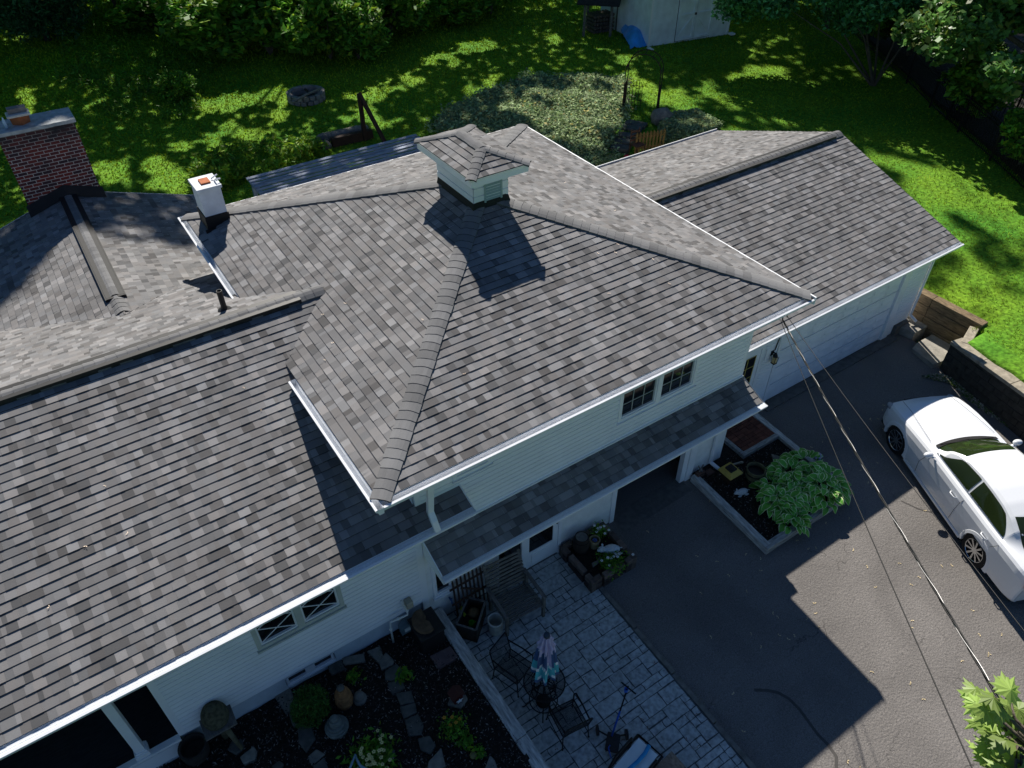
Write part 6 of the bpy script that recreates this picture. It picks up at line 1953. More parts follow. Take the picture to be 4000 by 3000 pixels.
mb = MB(); mb.box(tuple(cc0 + (-.02, -.38, .43)), tuple(cc0 + (.40, .02, .46))); mb.build('seat', MATS['brown_chair'], t)
mb = MB(); mb.blob(PL(*Zc(2000, 0, 990, 1365), .13), .14, .14, .13, 1, 10, 7, .05); tag(mb.build('red_ball', mat('red_plastic', (.5, .03, .04), .5), smooth=True), 'red object on the ground beside the wooden chair', 'ball')

# iron fence at the right
fpts = [np.array([38.5, 27.8]), np.array([34.2, 21.5]), np.array([30.15, 15.5]), np.array([27.55, 11.45]), np.array([24.9, 7.4])]
t = thing('iron_fence', (30, 15, .9), 'black iron picket fence along the right side of the lawn', 'fence')
for (p, q) in zip(fpts[:-1], fpts[1:]):
    L_ = np.linalg.norm(q - p); d = (q - p) / L_; npn = max(1, round(L_ / 2.4))
    for k in range(npn):
        s0, s1 = L_ * k / npn, L_ * (k + 1) / npn
        a = p + d * s0; b = p + d * s1; za, zb_ = LZ(*a), LZ(*b)
        mb = MB(); mb.beam((*a, za - .1), (*a, za + 1.35), .06, .06, up=(0, 1, 0)); mb.build('post', black_m, t)
        mb = MB()
        for z in (.15, 1.12, 1.25): mb.beam((*a, za + z), (*b, zb_ + z), .025, .03)
        m_ = int((s1 - s0) / .12)
        for i in range(1, m_): c = a + (b - a) * i / m_; mb.beam((*c, za + .08), (*c, za + 1.3), .016, .016, up=(0, 1, 0))
        mb.build('panel', black_m, t)
t = thing('iron_fence', (31, 13, .9), 'black iron fence panel crossing behind at the right under the maple', 'fence')
for (p, q) in ((np.array([29.6, 14.4]), np.array([31.4, 12.9])), (np.array([31.4, 12.9]), np.array([30.3, 10.9]))):
    a, b = p, q; mb = MB(); mb.beam((*a, .8), (*a, 2.3), .06, .06, up=(0, 1, 0)); mb.build('post', black_m, t)
    mb = MB()
    for z in (1.1, 2.1, 2.22): mb.beam((*a, z), (*b, z), .025, .03)
    for i in range(1, 18): c = a + (b - a) * i / 18; mb.beam((*c, 1.0), (*c, 2.28), .016, .016, up=(0, 1, 0))
    mb.build('panel', black_m, t)
tag(MB().prism([(30.6, 15.4), (27.9, 11.2), (25.3, 7.2), (60, -10), (70, 40), (42, 33), (38.8, 27.6)][::-1], .2, lambda p: LZ(p[0], p[1]) + .12).build('leaf_litter_ground', mat('leaf_litter', (.030, .026, .018), .95, .5, 9, .5, 20)), kind='structure')

# ------------------------------------------------------------------ things in front of the house
def at_(x, y, f=TZ): return np.array([x, y, f(y)])


# hostas in the raised bed
def hosta_mesh(name, c, rad, n, seed, parent, nc=1):
    rng = np.random.default_rng(seed); c00_ = np.array(c, float); rad0 = rad; rad = rad * (.62 if nc > 2 else .8)
    offs = [(rad0 * .48 * math.cos(q * 2.4 + seed), rad0 * .48 * math.sin(q * 2.4 + seed), rng.uniform(-.04, .05)) for q in range(nc)]
    mb = MB()
    for i in range(n):
        ring = ((i // nc) + .5) / (n / nc); c = c00_ + np.array(offs[i % nc])
        a = i * 2.399 + rng.normal() * .25
        a += rng.normal() * .5; r = rad * (.02 + .95 * math.sqrt(ring)) * (1 + rng.normal() * .06); h = (.40 * (1 - .78 * ring ** 1.3) + .05) * min(1, rad / .5) + rng.normal() * .02
        base = np.array(c) + np.array([math.cos(a) * r * .86, math.sin(a) * r * .86, h])
        a2 = a + rng.normal() * .55; out = np.array([math.cos(a2), math.sin(a2), 0]); sd_ = np.array([-out[1], out[0], 0])
        L_ = (.17 + .07 * rng.random()); Wd = L_ * .36
        dr = -.15 + .62 * ring + rng.normal() * .16
        tilt = rng.normal() * .25
        P = lambda s, w_: base + out * (L_ * s) + np.array([0, 0, .04 * math.sin(s * 3.0) - dr * L_ * s * s - abs(w_) * .0 + .22 * abs(w_)]) + sd_ * w_ + np.array([0, 0, tilt * w_])
        prof = [(0, .15), (.22, .72), (.45, 1.0), (.68, .86), (.86, .48), (1.0, .02)]
        g = .85 + rng.random() * .4
        for (s0, w0), (s1, w1) in zip(prof[:-1], prof[1:]):
            for sg in (-1, 1):
                e = .80
                mb.quad([P(s0, 0), P(s1, 0), P(s1, sg * w1 * Wd * e), P(s0, sg * w0 * Wd * e)][::sg], (.15 * g, .45 * g, .06 * g))
                mb.quad([P(s0, sg * w0 * Wd * e), P(s1, sg * w1 * Wd * e), P(s1, sg * w1 * Wd), P(s0, sg * w0 * Wd)][::sg], (.85 * g, .90 * g, .50 * g))
    return mb.build(name, mat('hosta_leaf', (1, 1, 1), .5, .1, 8, attr=True, trans=.2), parent)


for i, (x, y, r, n, lab) in enumerate(((11.28, 5.50, .74, 330, 'large variegated hosta filling the corner of the raised bed'), (10.58, 5.52, .56, 220, 'hosta beside the large one toward the white pig figure'), (10.36, 5.16, .34, 90, 'small hosta at the lower left of the clump near the timber corner'), (11.55, 5.18, .34, 80, 'hosta tuft at the right corner of the timber frame'))):
    c = np.array([x, y, DZ(y) + .08])
    t = thing('hosta', c, lab, 'plant', 'hostas in the raised bed')
    hosta_mesh('leaves', c, r, n, 40 + i, t, 5 if i < 2 else 2)
fl = np.array([11.85, 5.75, DZ(5.7) + .1])
mb = MB()
for i in range(6): a = i * 1.1; mb.tube([fl, fl + (.08 * math.cos(a), .08 * math.sin(a), .38)], .004, 4); mb.blob(fl + (.08 * math.cos(a), .08 * math.sin(a), .40), .03, .03, .025, i, 6, 4)
tag(mb.build('hosta_flower', mat('lilac', (.45, .42, .6), .6)), 'thin stalks of pale lilac flowers at the far edge of the large hosta', 'flowers')


def lathe_thing(name, c, prof, m_, label, cat, n=20, group=None, extra=None, **kw):
    t = thing(name, c, label, cat, group)
    mb = MB(); mb.lathe(c, prof, n, **kw); mb.build('body', m_, t, smooth=True, ang=50)
    return t


# birdhouse / square yellow hat lantern
c = np.array([10.02, 6.55, DZ(6.5) + .05])
t = thing('birdhouse', c, 'dark birdhouse with a square yellow roof near the porch corner', 'birdhouse')
mb = MB(); mb.box((c[0] - .11, c[1] - .11, c[2]), (c[0] + .11, c[1] + .11, c[2] + .3)); mb.build('box', mat('brown_box', (.05, .025, .015), .8), t)
mb = MB(); yel = mat('yellow_roof', (.50, .36, .08), .7, .15, 8)
for k in range(4):
    a = math.pi / 4 + k * math.pi / 2; b = a + math.pi / 2
    o1 = [(c[0] + .27 * math.cos(q), c[1] + .27 * math.sin(q), c[2] + .30) for q in (a, b)]; i1 = [(c[0] + .13 * math.cos(q), c[1] + .13 * math.sin(q), c[2] + .36) for q in (b, a)]
    mb.quad(o1 + i1); mb.quad([(p[0], p[1], p[2] - .02) for p in (o1 + i1)][::-1])
mb.build('roof', yel, t)
mb = MB(); mb.box((c[0] - .09, c[1] - .09, c[2] + .34), (c[0] + .09, c[1] + .09, c[2] + .40)); mb.blob(c + (.0, -.03, .42), .06, .05, .04, 3); mb.build('chimney', mat('dark_iron', (.02, .02, .022), .7), t)
# barrel planter and pipe
c = np.array([10.50, 6.26, DZ(6.3) + .06])
t = thing('barrel_planter', c, 'old round slatted tub with a pale rim between the birdhouse and hostas', 'planter')
mb = MB(); mb.lathe(c, [(.15, 0), (.20, .14), (.195, .30), (.205, .31), (.21, .34), (.185, .34), (.18, .12), (.001, .12)], 22); mb.build('tub', mat('mossy_wood', (.13, .12, .06), .9, .35, 8), t, smooth=True, ang=40)
mb = MB()
for z in (.08, .24): mb.lathe(c, [(.19 if z < .1 else .206, z - .012), (.197 if z < .1 else .21, z), (.19 if z < .1 else .206, z + .012)], 22)
mb.build('hoop', black_m, t)
mb = MB(); q = np.array([10.28, 6.72, DZ(6.7) + .22]); mb.tube([q, q + (.18, -.06, .02)], .022, 7); mb.tube([q + (.18, -.06, .02), q + (.24, -.08, .0)], .03, 8)
tag(mb.build('hose_nozzle', mat('brass', (.35, .32, .25), .4, metal=.5)), 'pale garden tap lying by the slatted tub', 'tap')


def animal(name, c, L_, rz, label, m_, sc=1.0, lie=True):
    """small garden statue: one continuous body with legs, head, ears"""
    t = thing(name, c, label, 'statue')
    t.rotation_euler = (0, 0, rz)
    mb = MB()
    mb.blob((0, 0, .085 * sc), .16 * sc, .085 * sc, .085 * sc, 1, 14, 10, .04)
    mb.blob((.17 * sc, .01, .13 * sc), .065 * sc, .055 * sc, .055 * sc, 2, 12, 8, .03); mb.blob((.225 * sc, .012, .115 * sc), .03 * sc, .03 * sc, .027 * sc, 3, 8, 6, .0)
    for s in (-1, 1):
        mb.blob((.15 * sc, s * .05 * sc, .175 * sc), .02 * sc, .028 * sc, .018 * sc, 3, 7, 5, 0)
        mb.blob((.10 * sc, s * .07 * sc, .025 * sc), .06 * sc, .025 * sc, .026 * sc, 4, 8, 6, 0); mb.blob((-.10 * sc, s * .075 * sc, .028 * sc), .06 * sc, .028 * sc, .03 * sc, 5, 8, 6, 0)
    mb.tube([(-.15 * sc, 0, .11 * sc), (-.18 * sc, .02, .12 * sc), (-.185 * sc, .0, .10 * sc)], .01 * sc, 5)
    mb.build('body', m_, t, smooth=True, local=True)
    return t


figm = mat('painted_stone_figure', (.55, .58, .58), .8, .15, 20, .3, 40)
animal('pig_statue', np.array([9.97, 6.10, DZ(6.1) + .09]), .3, 2.9, 'small white pig figure on the mulch near the long timber', figm, .85)
c = np.array([11.33, 6.35, DZ(6.3) + .08]); mb = MB(); mb.prism([(c[0] - .12, c[1] - .14), (c[0] + .14, c[1] - .10), (c[0] + .10, c[1] + .06), (c[0] + .02, c[1] + .18), (c[0] - .06, c[1] + .04)], c[2] - .02, c[2] + .06)
tag(mb.build('flat_stone', stone_l, bevel=.01), 'flat pale angular stone behind the large hosta', 'stone')
c = np.array([9.52, 6.93, .0]); t = thing('brick_stack', c, 'short brick stack holding old tools by the porch pillar', 'bricks')
rnd = random.Random(2)
for k in range(4):
    mb = MB(); mb.box((c[0] - .11, c[1] - .05 + (k % 2) * .01, .06 * k), (c[0] + .10, c[1] + .055, .06 * k + .055)); mb.build('brick', mat('old_brick', (.11, .06, .045), .9, .3, 9), t, bevel=.004)
mb = MB(); mb.beam(c + (-.04, 0, .26), c + (.12, .06, .34), .03, .02); mb.beam(c + (.02, -.03, .26), c + (-.02, .08, .36), .03, .02); mb.build('tool', wood_w, t)
mb = MB(); mb.box((9.70, 6.84, DZ(6.9)), (9.90, 6.98, .09)); tag(mb.build('loose_brick', MATS['old_brick'], bevel=.006), 'single brick lying beside the downspout', 'brick')
mb = MB(); mb.box((10.03, 5.02, DZ(5) + .07), (10.14, 5.14, DZ(5) + .15)); tag(mb.build('loose_brick', MATS['pad_brick'] if False else mat('tan_brick', (.40, .26, .17), .9, .2, 9), bevel=.006), 'tan brick at the lower corner of the hosta bed', 'brick')

# brick planter between door and driveway
bx0_, bx1_, by0_, by1_ = 5.84, 6.84, 6.04, 6.98
t = thing('brick_planter', ((bx0_ + bx1_) / 2, (by0_ + by1_) / 2, 0), 'square dark brick planter bed between the storm door and driveway', 'planter')
rnd = random.Random(12); bm = mat('planter_brick', (1, 1, 1), .95, .35, 8, .4, 25, attr=True)
for z0 in (-.1, .03, .15):
    for (a, b) in (((bx0_, by0_), (bx1_, by0_)), ((bx1_, by0_), (bx1_, by1_)), ((bx1_, by1_), (bx0_, by1_)), ((bx0_, by1_), (bx0_, by0_))):
        a = np.array(a); b = np.array(b); L_ = np.linalg.norm(b - a); d = (b - a) / L_; nb = 4
        mb = MB()
        for i in range(nb):
            c = a + d * (L_ * (i + .5) / nb); k = .7 + rnd.random() * .7
            if z0 > .1: col = (.14 * k, .105 * k, .085 * k)
            else: col = (.06 * k, .045 * k, .04 * k)
            mb.obox((c[0] + rnd.uniform(-.008, .008), c[1] + rnd.uniform(-.008, .008), z0 + .06), (*d, 0), (-d[1], d[0], 0), (0, 0, 1), L_ / nb / 2 - .004 - (.05 if i in (0, nb - 1) else 0), .055, .056, col)
        mb.build('brick_course', bm, t, bevel=.005)
for (x, y) in ((bx0_, by0_), (bx1_, by0_), (bx0_, by1_), (bx1_, by1_)): MB().box((x - .055, y - .055, -.1), (x + .055, y + .055, .265), (.11, .085, .07)).build('corner_brick', bm, t, bevel=.005)
mb = MB(); mb.box((bx0_ + .055, by0_ + .055, 0), (bx1_ - .055, by1_ - .055, .17)); mb.build('soil', mulch_m, t)
c = np.array([6.12, 6.78, .17])
t = thing('barrel', c, 'small dark wooden barrel with a grey lid in the brick planter', 'barrel')
mb = MB(); mb.lathe(c, [(.13, 0), (.165, .16), (.165, .26), (.135, .42), (.135, .435), (.12, .435), (.12, .415), (.001, .415)], 20); mb.build('body', mat('barrel_wood', (.030, .022, .018), .8, .4, 9), t, smooth=True, ang=40)
mb = MB(); mb.lathe(c, [(.118, .416), (.118, .424), (.001, .424)], 20); mb.build('lid', mat('grey_lid', (.16, .16, .15), .8, .3, 10), t)
mb = MB()
for z, r in ((.08, .153), (.34, .153)): mb.lathe(c, [(r, z - .015), (r + .006, z), (r, z + .015)], 20)
mb.build('hoop', black_m, t)
c = np.array([6.40, 6.70, .17])
t = thing('clay_pot', c, 'tan clay pot with blue flowers right of the small barrel', 'pot')
mb = MB(); mb.lathe(c, [(.085, 0), (.10, .2), (.108, .2), (.108, .23), (.09, .23), (.085, .12), (.001, .12)], 18); mb.build('body', mat('tan_clay', (.30, .24, .13), .8, .2, 9), t, smooth=True, ang=40)
mb = MB()
for i in range(5): mb.blob(c + (.03 * math.cos(i * 1.3), .03 * math.sin(i * 1.3), .2), .022, .022, .02, i, 6, 4)
mb.build('flower', mat('blue_flower', (.08, .14, .4), .6), t)
animal('sheep_statue', np.array([6.58, 6.40, .18]), .4, 2.7, 'white curly sheep statue lying in the brick planter', mat('white_figure', (.66, .70, .70), .85, .15, 30, .9, 60), 1.15)
c = np.array([6.22, 6.36, .18]); mb = MB(); mb.prism([(c[0] - .16, c[1] - .05), (c[0] - .02, c[1] - .04), (c[0] + .13, c[1] + .04), (c[0] + .12, c[1] + .08), (c[0], c[1] + .03), (c[0] - .12, c[1] + .04)], c[2], c[2] + .03)
tag(mb.build('driftwood', stone_l, bevel=.008), 'flat pale curved piece lying in front of the small barrel', 'wood')


def small_plant(name, c, r, h, n, size, m_, label, seed=1, flowers=None, fcol=None, cat='plant', cols=(.5, 1.6, .2)):
    rng = np.random.default_rng(seed)
    t = thing(name, c, label, cat)
    P = np.array(c) + np.stack([rng.normal(size=n) * r * .5, rng.normal(size=n) * r * .5, rng.random(n) * h], 1)
    np_mesh('leaves', leaf_quads(P, size, rng, .4, .4, .4), 4, m_, parent=t, cols=leaf_cols(n, rng, *cols))
    if flowers:
        mb = MB()
        for i in range(flowers):
            q = np.array(c) + (rng.normal() * r * .5, rng.normal() * r * .5, h * (.8 + .4 * rng.random()))
            for k in range(5):
                a = k * 1.257; mb.blob(q + (.018 * math.cos(a), .018 * math.sin(a), 0), .014, .014, .008, k, 6, 4, 0)
        mb.build('flowers', fcol, t)
    return t


white_fl = mat('white_petal', (.8, .8, .75), .6); yel_fl = mat('yellow_petal', (.85, .70, .22), .6)
small_plant('daisy_plant', (6.42, 6.20, .18), .24, .16, 700, .035, green_leaf, 'green plant with white daisies at the front of the brick planter', 2, 12, white_fl)
small_plant('daisy_plant', (6.62, 6.84, .18), .16, .24, 350, .03, green_leaf, 'wispy white daisies behind the clay pot', 3, 8, white_fl)

# slatted garden bench
def bench():
    c = np.array([4.36, 6.42, TZ(6.4)])
    t = thing('garden_bench', c, 'weathered slatted wooden garden bench facing the patio by the door', 'bench')
    t.rotation_euler = (0, 0, R(-3))
    W2 = .40
    for i in range(9):
        y = -.30 + i * .072; mb = MB(); z = .40 - .02 * i * .4
        mb.obox((0, y, z), (1, 0, 0), (0, 1, -.06), (0, .06, 1), W2, .026, .011); mb.build('seat_slat', bench_wood if i else wood_w, t, local=True, bevel=.004)
    for i in range(9):
        z = .42 + i * .072; y = .33 + i * .028; mb = MB()
        mb.obox((0, y, z), (1, 0, 0), (0, .36, 1) / np.linalg.norm((0, .36, 1)), (0, 1, -.36) / np.linalg.norm((0, 1, -.36)), W2, .026, .011); mb.build('back_slat', bench_wood, t, local=True, bevel=.004)
    for s in (-1, 1):
        mb = MB(); mb.beam((s * W2, -.34, .62), (s * (W2), .42, .60), .07, .03); mb.build('armrest', wood_w, t, local=True, bevel=.006)
        for y, h in ((-.30, .61), (.30, .60)):
            mb = MB(); mb.beam((s * (W2 - .01), y, 0), (s * (W2 - .01), y, h), .05, .06, up=(0, 1, 0)); mb.build('leg', bench_wood, t, local=True)
        mb = MB(); mb.beam((s * (W2 - .05), -.32, .36), (s * (W2 - .05), .34, .33), .04, .08); mb.build('seat_rail', bench_wood, t, local=True)
        mb = MB(); mb.beam((s * (W2 - .04), .33, .3), (s * (W2 - .04), .58, 1.05), .05, .04, up=(0, 1, 0)); mb.build('back_post', bench_wood, t, local=True)
    return t


b_ = bench()
# dark wooden gate leaning on the wall
t = thing('leaning_gate', (3.72, 6.94, 0), 'dark brown pointed picket gate leaning against the white wall', 'gate')
for i in range(9):
    x = 3.38 + i * .083; h = 1.02 + .10 * math.sin(i * .5)
    mb = MB(); mb.beam((x, 6.90, 0), (x, 7.02, h), .032, .02, up=(0, 1, 0)); mb.faces([(x - .016, 7.02, h), (x + .016, 7.02, h), (x, 7.03, h + .09), (x, 7.0, h)], [(0, 1, 2), (1, 3, 2), (3, 0, 2)]); mb.build('picket', dark_wood, t)
for z in (.45, .86):
    mb = MB(); mb.beam((3.30, 6.90 + z * .11, z), (4.10, 6.90 + z * .11, z + .02), .02, .045); mb.build('rail', dark_wood, t)
mb = MB(); mb.beam((3.5, 6.93, .86), (3.95, 6.90, .5), .02, .04); mb.build('brace', dark_wood, t)

# wooden trough with pumpkin and watering can
ca, cb, ccn, cd_ = [np.array([*p[:2]]) for p in ((3.19, 6.62), (3.42, 6.32), (3.86, 6.72), (3.65, 6.97))]
t = thing('wooden_trough', (3.5, 6.6, 0), 'narrow weathered wooden trough standing beside the timber wall', 'trough')
tw = mat('trough_wood', (.045, .042, .036), .9, .5, 7, .4, 25)
def side_(p, q, z0=.0, z1=.39, th=.02):
    mb = MB(); mb.beam((*p, (z0 + z1) / 2), (*q, (z0 + z1) / 2), th, z1 - z0); return mb
ins = lambda p, q, f: p + (q - p) * f
for p, q in ((ca, cb), (cb, ccn), (ccn, cd_), (cd_, ca)):
    side_(p, q, -.02, .385).build('side', tw, t)
    mb = MB(); mb.beam((*p, .395), (*q, .395), .035, .02); mb.build('rim', wood_w, t, bevel=.004)
mb = MB(); mb.prism([tuple(q) for q in (ca, cb, ccn, cd_)], .10, .12); mb.build('floor', tw, t)
pc_ = (ccn + cd_) / 2 * .68 + (ca + cb) / 2 * .32
mb = MB(); vs = []; fs = []; n_ = 28; m_ = 10
for i in range(m_ + 1):
    ph = math.pi * i / m_
    for k in range(n_):
        a = 2 * math.pi * k / n_; r = .10 * math.sin(ph) * (1 + .09 * abs(math.cos(a * 4.5)))
        vs.append((pc_[0] + r * math.cos(a), pc_[1] + r * math.sin(a), .24 + .075 * math.cos(ph) - (.02 if i == 0 else 0)))
for i in range(m_):
    for k in range(n_): fs.append((i * n_ + k, (i + 1) * n_ + k, (i + 1) * n_ + (k + 1) % n_, i * n_ + (k + 1) % n_))
mb.faces(vs, fs); tag(mb.build('pumpkin', mat('old_pumpkin', (.20, .13, .06), .8, .35, 9), smooth=True), 'faded brown pumpkin inside the wooden trough', 'pumpkin')
wc = (ccn + cd_) / 2 * .25 + (ca + cb) / 2 * .75 + np.array([.05, .0])
t = thing('watering_can', (*wc, .12), 'bright green watering can lying in the wooden trough', 'watering can')
gm = mat('green_plastic', (.03, .42, .02), .4, .1, 5)
mb = MB(); mb.lathe((*wc, .14), [(.055, 0), (.06, .02), (.05, .14), (.045, .14), (.04, .03), (.001, .03)], 16); mb.build('body', gm, t, smooth=True, ang=50)
mb = MB(); mb.tube([(wc[0] - .05, wc[1], .18), (wc[0] - .11, wc[1] - .01, .22), (wc[0] - .16, wc[1] - .02, .26)], .010, 6); mb.build('spout', gm, t)
mb = MB(); mb.tube([(wc[0] + .05, wc[1], .17), (wc[0] + .09, wc[1], .22), (wc[0] + .04, wc[1], .28)], .008, 6); mb.build('handle', gm, t)
mb = MB(); q = np.array([*((ca * .6 + cd_ * .4) + (.05, -.02)), .26]); mb.beam(q, q + (.05, .2, .05), .03, .02); mb.beam(q + (.03, .0, .02), q + (.0, .15, .06), .02, .02)
tag(mb.build('hand_tool', mat('lime_handle', (.40, .45, .03), .5)), 'yellow-green handled hand tool in the trough beside the watering can', 'tool')
# crock
c = at_(3.84, 6.34)
t = thing('stoneware_crock', c, 'tall pale stoneware crock standing empty on the patio', 'crock')
mb = MB(); mb.lathe(c, [(.125, 0), (.135, .02), (.138, .30), (.148, .31), (.150, .345), (.140, .36), (.126, .355), (.122, .03), (.001, .03)], 26); mb.build('body', mat('stoneware', (.58, .57, .50), .5, .18, 8), t, smooth=True, ang=45)

# patio table with furled umbrella
c = at_(3.80, 4.78)
t = thing('patio_table', c, 'round black wire patio table under the furled umbrella', 'table')
meshm = None
tr = .34; tz = .71
mb = MB(); pts = [c + (tr * math.cos(a), tr * math.sin(a), tz) for a in np.linspace(0, 2 * math.pi, 37)]; mb.tube(pts, .012, 6, cap=False); mb.tube([c + (tr * .62 * math.cos(a), tr * .62 * math.sin(a), tz - .015) for a in np.linspace(0, 2 * math.pi, 30)], .007, 5, cap=False)
for k in range(6): a = k * math.pi / 3; mb.tube([c + (0, 0, tz - .01), c + (tr * math.cos(a), tr * math.sin(a), tz - .01)], .008, 5)
mb.build('rim', black_m, t, smooth=True)
mb = MB(); g_ = .022
k = -tr
while k < tr:
    h = math.sqrt(max(0, tr * tr - k * k))
    mb.quad([c + (k - .0032, -h, tz), c + (k + .0032, -h, tz), c + (k + .0022, h, tz), c + (k - .0022, h, tz)]); mb.quad([c + (-h, k - .0022, tz + .001), c + (h, k - .0022, tz + .001), c + (h, k + .0022, tz + .001), c + (-h, k + .0022, tz + .001)]); k += g_ * .6
mb.build('wire_top', black_m, t)
for k in range(5):
    a = k * 2 * math.pi / 5 + .3; o = np.array([math.cos(a), math.sin(a), 0])
    mb = MB(); mb.tube([c + o * .20 + (0, 0, .68), c + o * .10 + (0, 0, .5), c + o * .14 + (0, 0, .25), c + o * .28 + (0, 0, .08), c + o * .34 + (0, 0, .015), c + o * .37 + (0, 0, .03)], .011, 6); mb.build('leg', black_m, t, smooth=True)
mb = MB()
for r, z in ((.20, .38), (.24, .10), (.17, .60)): mb.tube([c + (r * math.cos(a), r * math.sin(a), z) for a in np.linspace(0, 2 * math.pi, 26)], .010, 6, cap=False)
mb.build('ring', black_m, t, smooth=True)
ub = c + (.0, .0, .03)
t = thing('patio_umbrella', ub, 'furled striped blue, lilac and teal patio umbrella standing through the table', 'umbrella')
mb = MB(); mb.tube([ub, ub + (0, 0, 2.12)], .016, 8); mb.lathe(ub, [(.13, 0), (.12, .03), (.035, .05), (.025, .15), (.001, .15)], 18); mb.build('pole', black_m, t, smooth=True)
mb = MB(); n_ = 40; zs_u = np.linspace(1.0, 2.1, 16); rnd = random.Random(3)
def uc(z, k):
    f = (z - 1.0) / 1.10
    lav = (.45, .42, .60); nav = (.05, .10, .22); teal = (.08, .42, .48); whi = (.70, .75, .78)
    f += .025 * math.sin(k * 2.2)
    if f < .06: return nav
    if f < .10: return whi
    if f < .30: return teal
    if f < .345: return whi
    if f < .62: return nav if (k // 3) % 3 else lav
    if f < .65: return whi if k % 8 < 2 else nav
    return lav
vs = lambda i, k: (lambda z, a, r: ub + np.array([r * math.cos(a), r * math.sin(a), z + .04 * math.sin(a * 3) * (1.08 - (z - 1.0))]))(zs_u[i], 2 * math.pi * k / n_, (.05 + .13 * (1 - ((zs_u[i] - 1.0) / 1.1001)) ** .7) * (1 + .34 * math.sin(k * 2 * math.pi / 5 + .3 * i * .2)) + (.035 if i == 12 else 0) * (1 if k % 5 < 3 else 0))
for i in range(15):
    for k in range(n_): mb.quad([vs(i, k), vs(i, (k + 1) % n_), vs(i + 1, (k + 1) % n_), vs(i + 1, k)], uc((zs_u[i] + zs_u[i + 1]) / 2, k))
mb.build('canopy', mat('umbrella_cloth', (1, 1, 1), .85, .1, 12, attr=True), t, smooth=True)
mb = MB(); mb.lathe(ub + (0, 0, 2.09), [(.05, 0), (.05, .05), (.03, .07), (.001, .075)], 12); mb.build('finial', mat('navy_cap', (.03, .05, .08), .6), t, smooth=True)


def wire_chair(c, rz, label):
    t = thing('patio_chair', c, label, 'chair', 'wire patio chairs by the round table')
    t.rotation_euler = (0, 0, rz)
    w_, d_, sh = .23, .24, .38
    mb = MB()
    mb.tube([(-w_, -d_, sh), (w_, -d_, sh), (w_, d_, sh), (-w_, d_, sh), (-w_, -d_, sh)], .011, 6); 
    k = -w_
    while k < w_: mb.quad([(k - .0045, -d_, sh), (k + .0045, -d_, sh), (k + .0045, d_, sh), (k - .0045, d_, sh)]); k += .016
    k = -d_
    while k < d_: mb.quad([(-w_, k - .002, sh + .001), (w_, k - .002, sh + .001), (w_, k + .002, sh + .001), (-w_, k + .002, sh + .001)]); k += .016
    mb.build('seat', black_m, t, local=True)
    mb = MB(); bx = lambda z: d_ + (z - sh) * .22
    mb.tube([(-w_, d_, sh), (-w_, bx(.80), .80), (-w_ * .9, bx(.84), .84), (w_ * .9, bx(.84), .84), (w_, bx(.80), .80), (w_, d_, sh)], .012, 6)
    k = -w_
    while k < w_: mb.quad([(k - .004, d_, sh), (k + .004, d_, sh), (k + .004, bx(.82), .82), (k - .004, bx(.82), .82)]); k += .018
    z = sh
    while z < .82: mb.quad([(-w_, bx(z), z - .002), (w_, bx(z), z - .002), (w_, bx(z), z + .002), (-w_, bx(z), z + .002)]); z += .018
    mb.build('backrest', black_m, t, local=True)
    for s in (-1, 1):
        mb = MB(); mb.tube([(s * w_, bx(.62), .62), (s * (w_ + .02), 0, .62), (s * (w_ + .02), -d_ * .9, .61), (s * w_, -d_, .55), (s * w_, -d_, sh)], .014, 6); mb.build('armrest', black_m, t, smooth=True, local=True)
        for y in (-d_, d_):
            mb = MB(); mb.tube([(s * w_, y, sh), (s * (w_ + .015), y * 1.15, .02)], .011, 6); mb.blob((s * (w_ + .016), y * 1.16, .018), .018, .018, .018, 1, 7, 5, 0); mb.build('leg', black_m, t, local=True)
        mb = MB(); mb.tube([(s * (w_ + .01), -d_ * 1.1, .14), (s * (w_ + .01), d_ * 1.1, .14)], .008, 5); mb.build('stretcher', black_m, t, local=True)
    mb = MB(); mb.tube([(-w_ - .01, -d_ * 1.1, .14), (w_ + .01, -d_ * 1.1, .14)], .008, 5); mb.build('stretcher', black_m, t, local=True)
    return t


wire_chair(at_(3.88, 4.20), R(172), 'black wire patio chair on the scooter side of the table')
wire_chair(at_(3.62, 5.42), R(20), 'black wire patio chair between the table and the wooden trough')

# child scooter
c = at_(4.36, 3.66)
t = thing('scooter', c, 'blue and black child scooter leaning its handlebar by the lounge chair', 'scooter')
blu = mat('blue_metal', (.02, .10, .45), .35, .1, 5, metal=.3)
top = PZ(*Zc(2000, 2250, 1005, 950), TZ(3.9) + .72); low = c + (.02, .0, .12)
mb = MB(); mb.tube([low, low + (top - low) * .5], .017, 8); mb.build('steering_column', blu, t, smooth=True)
mb = MB(); mb.tube([low + (top - low) * .5, top], .013, 8); mb.build('upper_column', black_m, t, smooth=True)
hb = PZ(*Zc(2000, 2250, 945, 918), top[2]); hc_ = PZ(*Zc(2000, 2250, 1070, 1020), top[2])
mb = MB(); mb.tube([hb, hc_], .014, 8); mb.build('handlebar', black_m, t)
mb = MB(); mb.lathe(top + (-.06, -.02, -.1), [(.03, 0), (.035, .1), (.028, .1), (.025, .01), (.001, .01)], 12); mb.build('cup', mat('blue_cup', (.03, .15, .6), .4), t, smooth=True)
mb = MB(); mb.obox(c + (-.02, -.08, .085), (.75, .66, 0), (-.66, .75, 0), (0, 0, 1), .16, .11, .02); mb.build('deck', plastic_m, t, bevel=.03)
